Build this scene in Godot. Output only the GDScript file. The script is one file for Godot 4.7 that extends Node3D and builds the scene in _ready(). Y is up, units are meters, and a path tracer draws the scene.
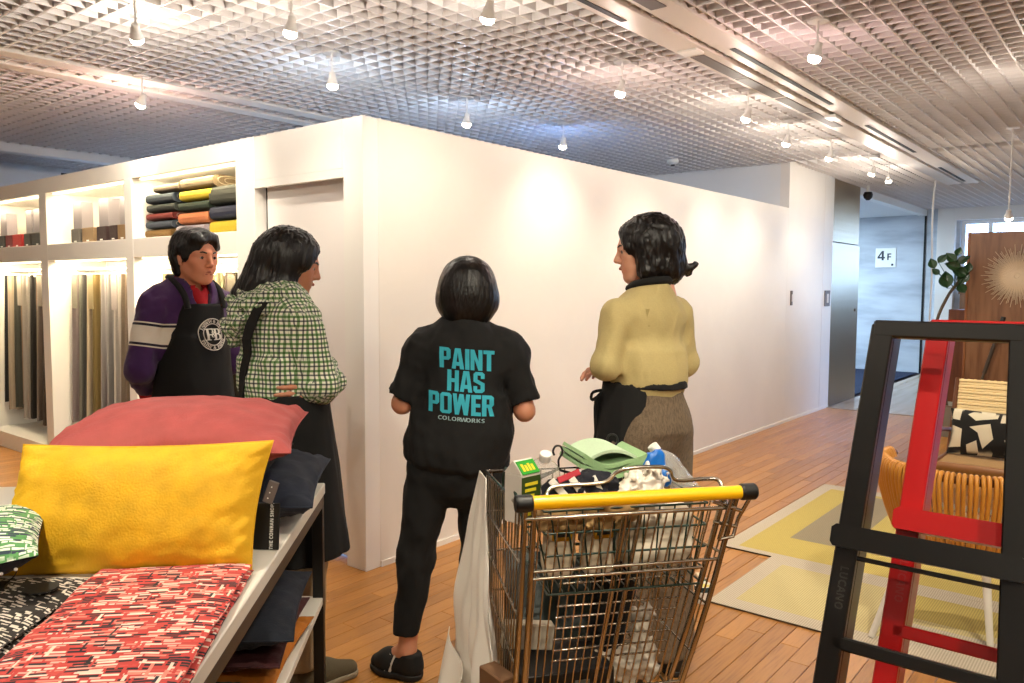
extends Node3D
# A fabric shop floor: camera and light first, then the room, then its things.

const YAW := 39.0            # angle of the view from the long white wall
const XL := 2.66             # face of the shelf wall
const ZR := -3.118           # face of the long white wall
const WALL_H := 2.324
const CEIL := 2.8

var M := {}
var taken := {}
var rng := RandomNumberGenerator.new()

func _ready():
	rng.seed = 7
	var cam := Camera3D.new()
	cam.name = "camera"
	add_child(cam)
	cam.fov = 2.0 * rad_to_deg(atan(341.5 / 797.0))
	cam.near = 0.05
	cam.far = 100.0
	cam.position = Vector3(0, 1.48, 0)
	cam.rotation_degrees = Vector3(-4.0, YAW - 90.0, 0.25)
	cam.current = true
	var env := Environment.new()
	env.tonemap_mode = Environment.TONE_MAPPER_LINEAR
	env.tonemap_exposure = 1.3
	env.background_mode = Environment.BG_SKY
	var sky := Sky.new()
	var sm := ProceduralSkyMaterial.new()
	sm.sky_top_color = Color(0.40, 0.62, 0.95)
	sm.sky_horizon_color = Color(0.66, 0.82, 1.0)
	sm.ground_horizon_color = Color(0.62, 0.68, 0.72)
	sm.ground_bottom_color = Color(0.35, 0.36, 0.38)
	sm.energy_multiplier = 11.0
	sky.sky_material = sm
	env.sky = sky
	env.sdfgi_enabled = true
	env.ssao_enabled = true
	env.ssil_enabled = true
	var we := WorldEnvironment.new()
	we.name = "environment"
	we.environment = env
	add_child(we)
	materials()
	# the ceiling spotlights: their light is set in spotlight()
	spotlights()
	# the setting
	room()
	planks()
	ceiling_grid()
	shelf_wall()
	lobby()
	# things, large ones first
	people()
	table_and_cushions()
	shopping_cart()
	ladders()
	furniture()
	shelf_contents()
	small_things()

# ---------------------------------------------------------------- materials
func mat(c: Color, rough := 0.6, metal := 0.0) -> StandardMaterial3D:
	var m := StandardMaterial3D.new()
	m.albedo_color = c
	m.roughness = rough
	m.metallic = metal
	return m

func noise_tex(freq: float, seed_: int, ramp: Array, size := 256, octaves := 4, kind := FastNoiseLite.TYPE_SIMPLEX_SMOOTH) -> ImageTexture:
	var n := FastNoiseLite.new()
	n.noise_type = kind
	n.seed = seed_
	n.frequency = freq
	n.fractal_octaves = octaves
	var img := n.get_seamless_image(size, size, false, false, 0.15)
	var out := Image.create(size, size, true, Image.FORMAT_RGB8)
	var g := Gradient.new()
	var offs := PackedFloat32Array()
	var cols := PackedColorArray()
	for i in ramp.size():
		offs.append(float(i) / (ramp.size() - 1))
		cols.append(ramp[i])
	g.offsets = offs
	g.colors = cols
	for y in size:
		for x in size:
			out.set_pixel(x, y, g.sample(img.get_pixel(x, y).r))
	out.generate_mipmaps()
	return ImageTexture.create_from_image(out)

func noise_normal(freq: float, seed_: int, strength := 4.0, size := 256) -> ImageTexture:
	var n := FastNoiseLite.new()
	n.noise_type = FastNoiseLite.TYPE_SIMPLEX_SMOOTH
	n.seed = seed_
	n.frequency = freq
	n.fractal_octaves = 3
	var img := n.get_seamless_image(size, size, false, false, 0.15)
	img.convert(Image.FORMAT_RGBA8)
	img.bump_map_to_normal_map(strength)
	img.generate_mipmaps()
	return ImageTexture.create_from_image(img)

func cloth(c: Color, rough := 0.9, rim := 0.25, normal_scale := 0.35) -> StandardMaterial3D:
	var m := mat(c, rough)
	m.rim_enabled = rim > 0.0
	m.rim = rim
	m.rim_tint = 0.8
	m.uv1_triplanar = true
	m.uv1_scale = Vector3(16, 16, 16)
	m.normal_enabled = true
	m.normal_texture = M.n_weave
	m.normal_scale = normal_scale
	m.albedo_texture = M.t_mottle
	return m

func glow(c: Color, e: float) -> StandardMaterial3D:
	var m := mat(Color(0.9, 0.9, 0.9), 0.5)
	m.emission_enabled = true
	m.emission = c
	m.emission_energy_multiplier = e
	return m

func pane(a := 0.06, c := Color(0.92, 0.97, 1.0)) -> StandardMaterial3D:
	var m := mat(Color(c.r, c.g, c.b, a), 0.03)
	m.transparency = BaseMaterial3D.TRANSPARENCY_ALPHA
	return m

func materials():
	M.t_mottle = noise_tex(0.03, 3, [Color(0.93, 0.93, 0.93), Color(1, 1, 1)], 256, 5)
	M.n_weave = noise_normal(0.25, 5, 6.0)
	M.n_soft = noise_normal(0.02, 11, 5.0)
	var paint = noise_tex(0.01, 21, [Color(0.97, 0.97, 0.97), Color(1, 1, 1)], 256, 3)
	M.wall = mat(Color(0.925, 0.905, 0.87), 0.55)
	M.wall.albedo_texture = paint
	M.wall.uv1_triplanar = true
	M.wall.uv1_world_triplanar = true
	M.wall.uv1_scale = Vector3(0.4, 0.4, 0.4)
	M.shelf_white = mat(Color(0.93, 0.92, 0.90), 0.5)
	M.door_white = mat(Color(0.93, 0.91, 0.90), 0.45)
	M.cool_wall = mat(Color(0.90, 0.90, 0.89), 0.7)
	M.blade = mat(Color(0.86, 0.84, 0.83), 0.45)
	M.plenum = mat(Color(0.34, 0.33, 0.33), 0.9)
	M.panel_beige = mat(Color(0.86, 0.83, 0.79), 0.4)
	M.groove = mat(Color(0.55, 0.46, 0.37), 0.6)
	M.slot = mat(Color(0.03, 0.03, 0.03), 0.6)
	M.grille = mat(Color(0.42, 0.39, 0.38), 0.6)
	M.steel = mat(Color(0.64, 0.56, 0.44), 0.30, 1.0)
	M.steel.normal_enabled = true
	M.steel.uv1_triplanar = true
	M.steel.uv1_scale = Vector3(30, 0.3, 30)
	M.steel.normal_texture = M.n_weave
	M.steel.normal_scale = 0.15
	M.chrome = mat(Color(0.70, 0.67, 0.62), 0.22, 1.0)
	M.white_plastic = mat(Color(0.92, 0.92, 0.90), 0.35)
	M.lamp_white = mat(Color(0.90, 0.89, 0.87), 0.35)
	M.lamp_glow = glow(Color(1.0, 0.94, 0.85), 30.0)
	M.led_glow = glow(Color(1.0, 0.90, 0.72), 3.0)
	M.black_plastic = mat(Color(0.025, 0.025, 0.027), 0.45)
	M.dark_metal = mat(Color(0.06, 0.055, 0.05), 0.4, 0.3)
	M.concrete = mat(Color(0.80, 0.83, 0.85), 0.8)
	M.concrete.albedo_texture = noise_tex(0.012, 31, [Color(0.80, 0.80, 0.82), Color(0.93, 0.93, 0.94), Color(1, 1, 1)], 256, 5)
	M.concrete.uv1_triplanar = true
	M.concrete.uv1_scale = Vector3(0.25, 1.1, 0.25)
	M.carpet_blue = cloth(Color(0.10, 0.15, 0.26), 1.0, 0.1, 0.8)
	M.glass = pane(0.05)
	# oak boards: a few tones of the same grain
	M.planks = []
	var tones = [Color(0.67, 0.46, 0.215), Color(0.70, 0.485, 0.23), Color(0.64, 0.435, 0.195), Color(0.72, 0.50, 0.245), Color(0.68, 0.465, 0.22), Color(0.655, 0.445, 0.205)]
	var grain = [noise_tex(0.02, 41, [Color(0.80, 0.75, 0.68), Color(0.94, 0.92, 0.89), Color(1, 1, 1), Color(0.96, 0.94, 0.91)], 512, 5), noise_tex(0.025, 42, [Color(0.84, 0.79, 0.73), Color(0.97, 0.96, 0.94), Color(1, 1, 1), Color(0.91, 0.88, 0.84)], 512, 5)]
	for i in 6:
		var p := mat(tones[i], 0.33)
		p.albedo_texture = grain[i % 2]
		p.uv1_triplanar = true
		p.uv1_scale = Vector3(0.35, 1, 5.5)
		p.uv1_offset = Vector3(0.17 * i, 0, 0.31 * i)
		M.planks.append(p)
	M.plank_gap = mat(Color(0.20, 0.11, 0.05), 0.9)
	M.pale_floor = mat(Color(0.70, 0.62, 0.53), 0.25)
	M.pale_floor.albedo_texture = grain[0]
	M.pale_floor.uv1_triplanar = true
	M.pale_floor.uv1_scale = Vector3(0.05, 1, 0.6)

# ---------------------------------------------------------------- nodes
func numbered(called: String) -> String:
	var n: int = taken.get(called, 0)
	taken[called] = n + 1
	return called if n == 0 else "%s_%03d" % [called, n]

func W(r: float, y: float, d: float) -> Vector3:
	# a place on the shop floor: r metres to the right of where the photographer stands, d metres ahead
	var c := cos(deg_to_rad(YAW))
	var s := sin(deg_to_rad(YAW))
	return Vector3(r * s + d * c, y, r * c - d * s)

func tag(o: Node, label: String, category: String, group := "") -> Node:
	o.set_meta("label", label)
	o.set_meta("category", category)
	if group != "":
		o.set_meta("group", group)
	return o

func thing(called: String, label: String, category: String, at := Vector3.ZERO, turn := 0.0, group := "") -> Node3D:
	var o := Node3D.new()
	o.name = numbered(called)
	add_child(o)
	o.position = at
	o.rotation.y = turn
	tag(o, label, category, group)
	return o

func put(mesh: Mesh, called: String, material: Material, parent: Node = null, label := "") -> MeshInstance3D:
	var o := MeshInstance3D.new()
	o.mesh = mesh
	o.name = called if parent != null else numbered(called)
	if material:
		o.material_override = material
	if parent == null:
		add_child(o)
	else:
		parent.add_child(o, true)
	if label != "":
		o.set_meta("label", label)
	return o

func struct(mesh: Mesh, called: String, material: Material) -> MeshInstance3D:
	var o := put(mesh, called, material)
	o.set_meta("kind", "structure")
	return o

# ---------------------------------------------------------------- mesh helpers
func new_st() -> SurfaceTool:
	var st := SurfaceTool.new()
	st.begin(Mesh.PRIMITIVE_TRIANGLES)
	return st

func tri(st: SurfaceTool, a: Vector3, b: Vector3, c: Vector3, from: Vector3):
	# a flat triangle that faces away from a point
	var n := (b - a).cross(c - a)
	if n.length_squared() < 1e-16:
		return
	n = n.normalized()
	if n.dot((a + b + c) / 3.0 - from) < 0.0:
		n = -n
		var t := b
		b = c
		c = t
	for v in [a, c, b]:
		st.set_normal(n)
		st.add_vertex(v)

func quad(st: SurfaceTool, a: Vector3, b: Vector3, c: Vector3, d: Vector3, from: Vector3):
	tri(st, a, b, c, from)
	tri(st, a, c, d, from)

func bx(st: SurfaceTool, lo: Vector3, hi: Vector3, bev := 0.0, xf := Transform3D()):
	# a box between two corners with chamfered edges
	var c := (lo + hi) / 2.0
	var h := (hi - lo) / 2.0
	var b: float = min(bev, min(h.x, min(h.y, h.z)) * 0.9)
	var ctr := xf * c
	if b <= 0.0:
		var p := []
		for i in 8:
			p.append(xf * (c + h * Vector3(-1 if i & 1 == 0 else 1, -1 if i & 2 == 0 else 1, -1 if i & 4 == 0 else 1)))
		for f in [[0, 1, 3, 2], [4, 5, 7, 6], [0, 1, 5, 4], [2, 3, 7, 6], [0, 2, 6, 4], [1, 3, 7, 5]]:
			quad(st, p[f[0]], p[f[1]], p[f[2]], p[f[3]], ctr)
		return
	var q := {}
	for sx in [-1, 1]:
		for sy in [-1, 1]:
			for sz in [-1, 1]:
				var s := Vector3(sx, sy, sz)
				q[[s, 0]] = xf * (c + s * (h - Vector3(0, b, b)))
				q[[s, 1]] = xf * (c + s * (h - Vector3(b, 0, b)))
				q[[s, 2]] = xf * (c + s * (h - Vector3(b, b, 0)))
	for ax in 3:
		var u := (ax + 1) % 3
		var v := (ax + 2) % 3
		for s0 in [-1, 1]:
			var r := []
			for uv in [[-1, -1], [1, -1], [1, 1], [-1, 1]]:
				var s := Vector3.ZERO
				s[ax] = s0
				s[u] = uv[0]
				s[v] = uv[1]
				r.append(q[[s, ax]])
			quad(st, r[0], r[1], r[2], r[3], ctr)
		# edges along ax
		for s1 in [-1, 1]:
			for s2 in [-1, 1]:
				var e0 := Vector3.ZERO
				e0[ax] = -1
				e0[u] = s1
				e0[v] = s2
				var e1 := e0
				e1[ax] = 1
				quad(st, q[[e0, u]], q[[e1, u]], q[[e1, v]], q[[e0, v]], ctr)
	for sx in [-1, 1]:
		for sy in [-1, 1]:
			for sz in [-1, 1]:
				var s := Vector3(sx, sy, sz)
				tri(st, q[[s, 0]], q[[s, 1]], q[[s, 2]], ctr)

func box(lo: Vector3, hi: Vector3, bev := 0.0, xf := Transform3D()) -> ArrayMesh:
	var st := new_st()
	bx(st, lo, hi, bev, xf)
	return st.commit()

func boxes(list: Array, bev := 0.0) -> ArrayMesh:
	var st := new_st()
	for b in list:
		bx(st, b[0], b[1], bev)
	return st.commit()

func tube(st: SurfaceTool, pts: Array, radius, sides := 8, closed := false, flat := 1.0):
	# a round bar along a path; radius is a number or one number for each point
	var n := pts.size()
	var t0: Vector3 = (pts[1] - pts[0]).normalized()
	var nx := t0.cross(Vector3.UP)
	if nx.length() < 0.1:
		nx = t0.cross(Vector3.RIGHT)
	nx = nx.normalized()
	var rings := []
	var norms := []
	for i in n:
		var prev: Vector3 = pts[(i - 1 + n) % n] if closed or i > 0 else pts[i]
		var next: Vector3 = pts[(i + 1) % n] if closed or i < n - 1 else pts[i]
		var t := (next - prev).normalized()
		nx = (nx - t * nx.dot(t)).normalized()
		var ny := t.cross(nx)
		var r: float = radius[i] if radius is Array else radius
		var ring := []
		var nn := []
		for k in sides:
			var a := TAU * k / sides
			var dir := nx * cos(a) + ny * sin(a) * flat
			ring.append(pts[i] + dir * r)
			nn.append((nx * cos(a) + ny * sin(a)).normalized())
		rings.append(ring)
		norms.append(nn)
	var last := n if closed else n - 1
	for i in last:
		var j := (i + 1) % n
		for k in sides:
			var l := (k + 1) % sides
			for v in [[i, k], [j, k], [j, l], [i, k], [j, l], [i, l]]:
				st.set_normal(norms[v[0]][v[1]])
				st.add_vertex(rings[v[0]][v[1]])
	if not closed:
		for e in [[0, 1], [n - 1, n - 2]]:
			var c: Vector3 = pts[e[0]]
			for k in sides:
				tri(st, c, rings[e[0]][k], rings[e[0]][(k + 1) % sides], pts[e[1]])

func bar(pts: Array, radius, sides := 8, closed := false) -> ArrayMesh:
	var st := new_st()
	tube(st, pts, radius, sides, closed)
	return st.commit()

func smooth(pts: Array, steps := 6, closed := false) -> Array:
	# Catmull-Rom through the points
	var out := []
	var n := pts.size()
	var segs := n if closed else n - 1
	for i in segs:
		var p0: Vector3 = pts[(i - 1 + n) % n] if closed or i > 0 else pts[i]
		var p1: Vector3 = pts[i]
		var p2: Vector3 = pts[(i + 1) % n]
		var p3: Vector3 = pts[(i + 2) % n] if closed or i < n - 2 else p2
		for k in steps:
			out.append(p1.cubic_interpolate(p2, p0, p3, float(k) / steps))
	if not closed:
		out.append(pts[n - 1])
	return out

func face(st: SurfaceTool, v: Array, n: Array):
	# one triangle with its own normals, wound to suit them
	var g: Vector3 = (v[1] - v[0]).cross(v[2] - v[0])
	var order := [0, 2, 1] if g.dot(n[0] + n[1] + n[2]) > 0.0 else [0, 1, 2]
	for k in order:
		st.set_normal(n[k])
		st.add_vertex(v[k])

func lathe(st: SurfaceTool, prof: Array, segs := 20, xf := Transform3D()):
	# prof: [radius, height] from one end to the other
	var area := 0.0
	for i in prof.size():
		var a = prof[i]
		var b = prof[(i + 1) % prof.size()]
		area += a[0] * b[1] - b[0] * a[1]
	var sgn := 1.0 if area >= 0.0 else -1.0
	for i in prof.size() - 1:
		var a = prof[i]
		var b = prof[i + 1]
		var dn := Vector2(b[1] - a[1], -(b[0] - a[0])) * sgn
		if dn.length() < 1e-9:
			continue
		dn = dn.normalized()
		for k in segs:
			var a0 := TAU * k / segs
			var a1 := TAU * (k + 1) / segs
			var v := []
			var nn := []
			for w in [[a, a0], [b, a0], [b, a1], [a, a1]]:
				v.append(xf * Vector3(w[0][0] * cos(w[1]), w[0][1], w[0][0] * sin(w[1])))
				nn.append((xf.basis * Vector3(dn.x * cos(w[1]), dn.y, dn.x * sin(w[1]))).normalized())
			face(st, [v[0], v[1], v[2]], [nn[0], nn[1], nn[2]])
			face(st, [v[0], v[2], v[3]], [nn[0], nn[2], nn[3]])

func turned(prof: Array, segs := 20, xf := Transform3D()) -> ArrayMesh:
	var st := new_st()
	lathe(st, prof, segs, xf)
	return st.commit()

func grid_mesh(nu: int, nv: int, f: Callable, close_u := false) -> ArrayMesh:
	# a smooth sheet: f(u, v) with u, v from 0 to 1; uv as given
	var st := new_st()
	st.set_smooth_group(0)
	for j in nv + 1:
		for i in nu + 1:
			var u := float(i) / nu
			var v := float(j) / nv
			st.set_uv(Vector2(u, v))
			st.add_vertex(f.call(u if not (close_u and i == nu) else 0.0, v))
	for j in nv:
		for i in nu:
			var a := j * (nu + 1) + i
			for k in [a, a + 1, a + nu + 2, a, a + nu + 2, a + nu + 1]:
				st.add_index(k)
	st.generate_normals()
	return st.commit()

func sheet(nu: int, nv: int, f: Callable, thick: float) -> ArrayMesh:
	# a cloth with thickness: front, back and the hems between
	var g := []
	for j in nv + 1:
		var row := []
		for i in nu + 1:
			row.append(f.call(float(i) / nu, float(j) / nv))
		g.append(row)
	var nrm := []
	for j in nv + 1:
		var row := []
		for i in nu + 1:
			var du: Vector3 = g[j][min(i + 1, nu)] - g[j][max(i - 1, 0)]
			var dv: Vector3 = g[min(j + 1, nv)][i] - g[max(j - 1, 0)][i]
			row.append(du.cross(dv).normalized())
		nrm.append(row)
	var st := new_st()
	for side in [1.0, -1.0]:
		for j in nv:
			for i in nu:
				var order := [[i, j], [i + 1, j + 1], [i + 1, j], [i, j], [i, j + 1], [i + 1, j + 1]]
				if side < 0.0:
					order.reverse()
				for w in order:
					st.set_uv(Vector2(float(w[0]) / nu, float(w[1]) / nv))
					st.set_normal(nrm[w[1]][w[0]] * side)
					st.add_vertex(g[w[1]][w[0]] + nrm[w[1]][w[0]] * side * thick * 0.5)
	var rim := []
	for i in nu:
		rim.append([[i, 0], [i + 1, 0]])
		rim.append([[i, nv], [i + 1, nv]])
	for j in nv:
		rim.append([[0, j], [0, j + 1]])
		rim.append([[nu, j], [nu, j + 1]])
	var mid: Vector3 = g[nv / 2][nu / 2]
	for e in rim:
		var a: Vector3 = g[e[0][1]][e[0][0]]
		var b: Vector3 = g[e[1][1]][e[1][0]]
		var na: Vector3 = nrm[e[0][1]][e[0][0]] * thick * 0.5
		var nb: Vector3 = nrm[e[1][1]][e[1][0]] * thick * 0.5
		st.set_uv(Vector2(float(e[0][0]) / nu, float(e[0][1]) / nv))
		quad(st, a + na, b + nb, b - nb, a - na, mid)
	return st.commit()

func plate(outline: PackedVector2Array, thick: float, xf := Transform3D()) -> ArrayMesh:
	# an outline in x, y given depth along z, centred on z = 0
	var st := new_st()
	var ids := Geometry2D.triangulate_polygon(outline)
	var c := Vector2.ZERO
	for p in outline:
		c += p / outline.size()
	var h := thick / 2.0
	for s in [-1.0, 1.0]:
		for i in range(0, ids.size(), 3):
			var t := []
			for k in 3:
				var p := outline[ids[i + k]]
				t.append(xf * Vector3(p.x, p.y, s * h))
			var mid: Vector3 = (t[0] + t[1] + t[2]) / 3.0
			tri(st, t[0], t[1], t[2], mid - xf.basis.z * s)
	var n := outline.size()
	var ccw := not Geometry2D.is_polygon_clockwise(outline)
	for i in n:
		var p := outline[i]
		var q := outline[(i + 1) % n]
		var nrm := Vector3((q - p).y, -(q - p).x, 0) * (1.0 if ccw else -1.0)
		var m := xf * (Vector3((p + q).x / 2.0, (p + q).y / 2.0, 0) - nrm)
		quad(st, xf * Vector3(p.x, p.y, -h), xf * Vector3(q.x, q.y, -h), xf * Vector3(q.x, q.y, h), xf * Vector3(p.x, p.y, h), m)
	return st.commit()

func lettering(text: String, size: float, depth := 0.001, bold := true, serif := false) -> TextMesh:
	var t := TextMesh.new()
	var f := SystemFont.new()
	f.font_names = PackedStringArray(["Droid Serif" if serif else "Droid Sans"])
	f.font_weight = 700 if bold else 400
	t.font = f
	t.text = text
	t.font_size = 64
	t.pixel_size = size / 64.0
	t.depth = depth
	t.curve_step = 1.0
	return t

# ---------------------------------------------------------------- lamps
func spotlight(label: String, at: Vector3, aim: Vector3, energy: float, drop := 0.14, angle := 48.0, tint := Color(1.0, 0.95, 0.89)):
	# a small track head under a round plate: plate, rod, head, glowing lens and its light
	var o := thing("ceiling_spotlight", label, "spotlight", at, 0.0, "ceiling spotlights")
	put(turned([[0.0, 0.012], [0.045, 0.012], [0.05, 0.004], [0.05, -0.004], [0.0, -0.004]], 16), "mount", M.lamp_white, o)
	put(bar([Vector3(0, 0, 0), Vector3(0, -drop + 0.03, 0)], 0.006, 6), "rod", M.lamp_white, o)
	var head_at := Vector3(0, -drop, 0)
	var dir := (aim - (at + head_at)).normalized()
	var b := Basis(Quaternion(Vector3.DOWN, dir))
	var xf := Transform3D(b, head_at)
	put(turned([[0.0, 0.035], [0.014, 0.035], [0.018, 0.030], [0.020, 0.005], [0.032, -0.028], [0.033, -0.034], [0.029, -0.034], [0.024, -0.024], [0.0, -0.022]], 16, xf), "head", M.lamp_white, o)
	var ball := [[0.0, -0.020], [0.027, -0.030], [0.031, -0.040], [0.030, -0.052], [0.021, -0.062], [0.0, -0.067]]
	put(turned(ball, 16, xf), "lamp_bulb", M.lamp_glow, o)
	var l := SpotLight3D.new()
	l.name = "spot"
	o.add_child(l)
	l.light_color = Color(1.0, 0.955, 0.855)
	l.light_energy = energy
	l.light_size = 0.03
	l.spot_range = 20.0
	l.spot_attenuation = 2.0
	l.spot_angle = angle
	l.spot_angle_attenuation = 1.0
	l.shadow_enabled = true
	l.position = head_at + dir * 0.060
	# the bare bulb also sheds light round about
	var b2 := OmniLight3D.new()
	b2.name = "bulb_light"
	o.add_child(b2)
	b2.light_color = tint   # the coated reflector lets coloured light out at the back
	b2.light_energy = 0.24
	b2.light_size = 0.03
	b2.omni_range = 20.0
	b2.omni_attenuation = 2.0
	b2.shadow_enabled = true
	b2.position = head_at + dir * 0.05
	l.basis = Basis.looking_at(dir, Vector3.RIGHT if abs(dir.y) > 0.95 else Vector3.UP)

func spotlights():
	var E1 := 1.2
	# the row that washes the long white wall
	spotlight("ceiling spotlight cut by the top edge above the black T-shirt", Vector3(2.65, CEIL, -2.28), Vector3(3.2, 1.2, ZR), E1 * 0.8)
	spotlight("ceiling spotlight above the yellow-topped person, beside the beige ceiling strip", Vector3(4.139, CEIL, -2.526), Vector3(4.3, 0.55, ZR), E1, 0.14, 48.0, Color(1.0, 0.88, 0.84))
	spotlight("ceiling spotlight next along the white wall, right of the yellow-topped person", Vector3(5.296, CEIL, -2.231), Vector3(5.5, 0.55, ZR), E1)
	spotlight("brightest ceiling spotlight, above the start of the tall column", Vector3(6.402, CEIL, -2.363), Vector3(6.8, 0.55, ZR), E1)
	spotlight("ceiling spotlight straight above the two wall switch plates", Vector3(7.356, CEIL, -2.325), Vector3(7.6, 0.55, ZR), E1)
	spotlight("bright ceiling spotlight in front of the steel lift panel", Vector3(8.614, CEIL, -2.299), Vector3(9.0, 0.55, ZR), E1 * 0.8)
	spotlight("smaller ceiling spotlight just right of the steel lift panel", Vector3(9.268, CEIL, -2.314), Vector3(9.9, 0.4, -2.4), E1 * 0.8)
	# over the fitting room behind the wall
	spotlight("ceiling spotlight above the corner where the two white walls meet", Vector3(2.963, CEIL, -3.73), Vector3(3.4, 0.4, -4.2), 0.4, 0.14, 48.0, Color(0.80, 0.90, 1.0))
	spotlight("ceiling spotlight low over the white wall, above the black T-shirt", Vector3(4.247, CEIL, -3.858), Vector3(4.6, 0.4, -4.4), 0.4, 0.14, 48.0, Color(0.70, 0.84, 1.0))
	spotlight("faint ceiling spotlight low over the wall beside the blue patch", Vector3(5.403, CEIL, -3.844), Vector3(5.8, 0.4, -4.4), 0.4, 0.14, 48.0, Color(0.40, 0.65, 1.0))
	# over the shelves
	spotlight("ceiling spotlight at upper left, in front of the long ceiling strip", Vector3(1.854, CEIL, -3.77), Vector3(2.66, 1.4, -5.0), E1 * 1.2)
	spotlight("ceiling spotlight hanging from the ceiling strip at upper left", Vector3(2.54, CEIL, -5.10), Vector3(2.5, 1.2, -6.4), E1 * 0.8, 0.14, 48.0, Color(1.0, 0.80, 0.76))
	spotlight("ceiling spotlight at top, left of the white corner", Vector3(2.245, CEIL, -3.112), Vector3(2.3, 0.7, -3.7), E1 * 0.9)
	# over the floor
	spotlight("ceiling spotlight right of the beige strip near the top edge", Vector3(4.112, CEIL, -1.381), Vector3(4.0, 0.0, -2.2), E1 * 1.2, 0.14, 42.0, Color(1.0, 0.84, 0.83))
	spotlight("lamp on a long cord hanging before the wooden screen", Vector3(7.812, CEIL, -1.003), Vector3(8.6, 0.9, -1.1), E1, 0.70, 45.0)
	# the same lamps go on over the photographer's part of the shop
	spotlight("ceiling spotlight over the cushion table", Vector3(0.35, CEIL, -1.9), Vector3(0.65, 0.8, -1.95), E1 * 2.1, 0.14, 42.0)
	spotlight("ceiling spotlight over the shopping cart", Vector3(1.5, CEIL, -0.6), Vector3(1.9, 0.6, -1.1), E1 * 2.0, 0.14, 42.0)
	spotlight("ceiling spotlight behind the photographer", Vector3(-0.9, CEIL, 0.6), Vector3(1.2, 0.9, -1.2), E1 * 1.8, 0.14, 45.0)
	spotlight("ceiling spotlight beside the photographer", Vector3(0.9, CEIL, 0.9), Vector3(2.6, 0.8, -0.6), E1 * 1.8, 0.14, 45.0)
	spotlight("ceiling spotlight at the far left of the photographer", Vector3(-0.3, CEIL, -4.6), Vector3(2.6, 1.2, -5.6), E1 * 2.4, 0.14, 45.0)
	spotlight("ceiling spotlight over the rattan seats", Vector3(5.6, CEIL, -0.6), Vector3(5.2, 0.3, -1.0), E1 * 2.0, 0.14, 45.0)
	spotlight("ceiling spotlight over the ladders", Vector3(2.8, CEIL, 0.2), Vector3(3.2, 0.4, -0.6), E1 * 2.0, 0.14, 45.0)

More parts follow.
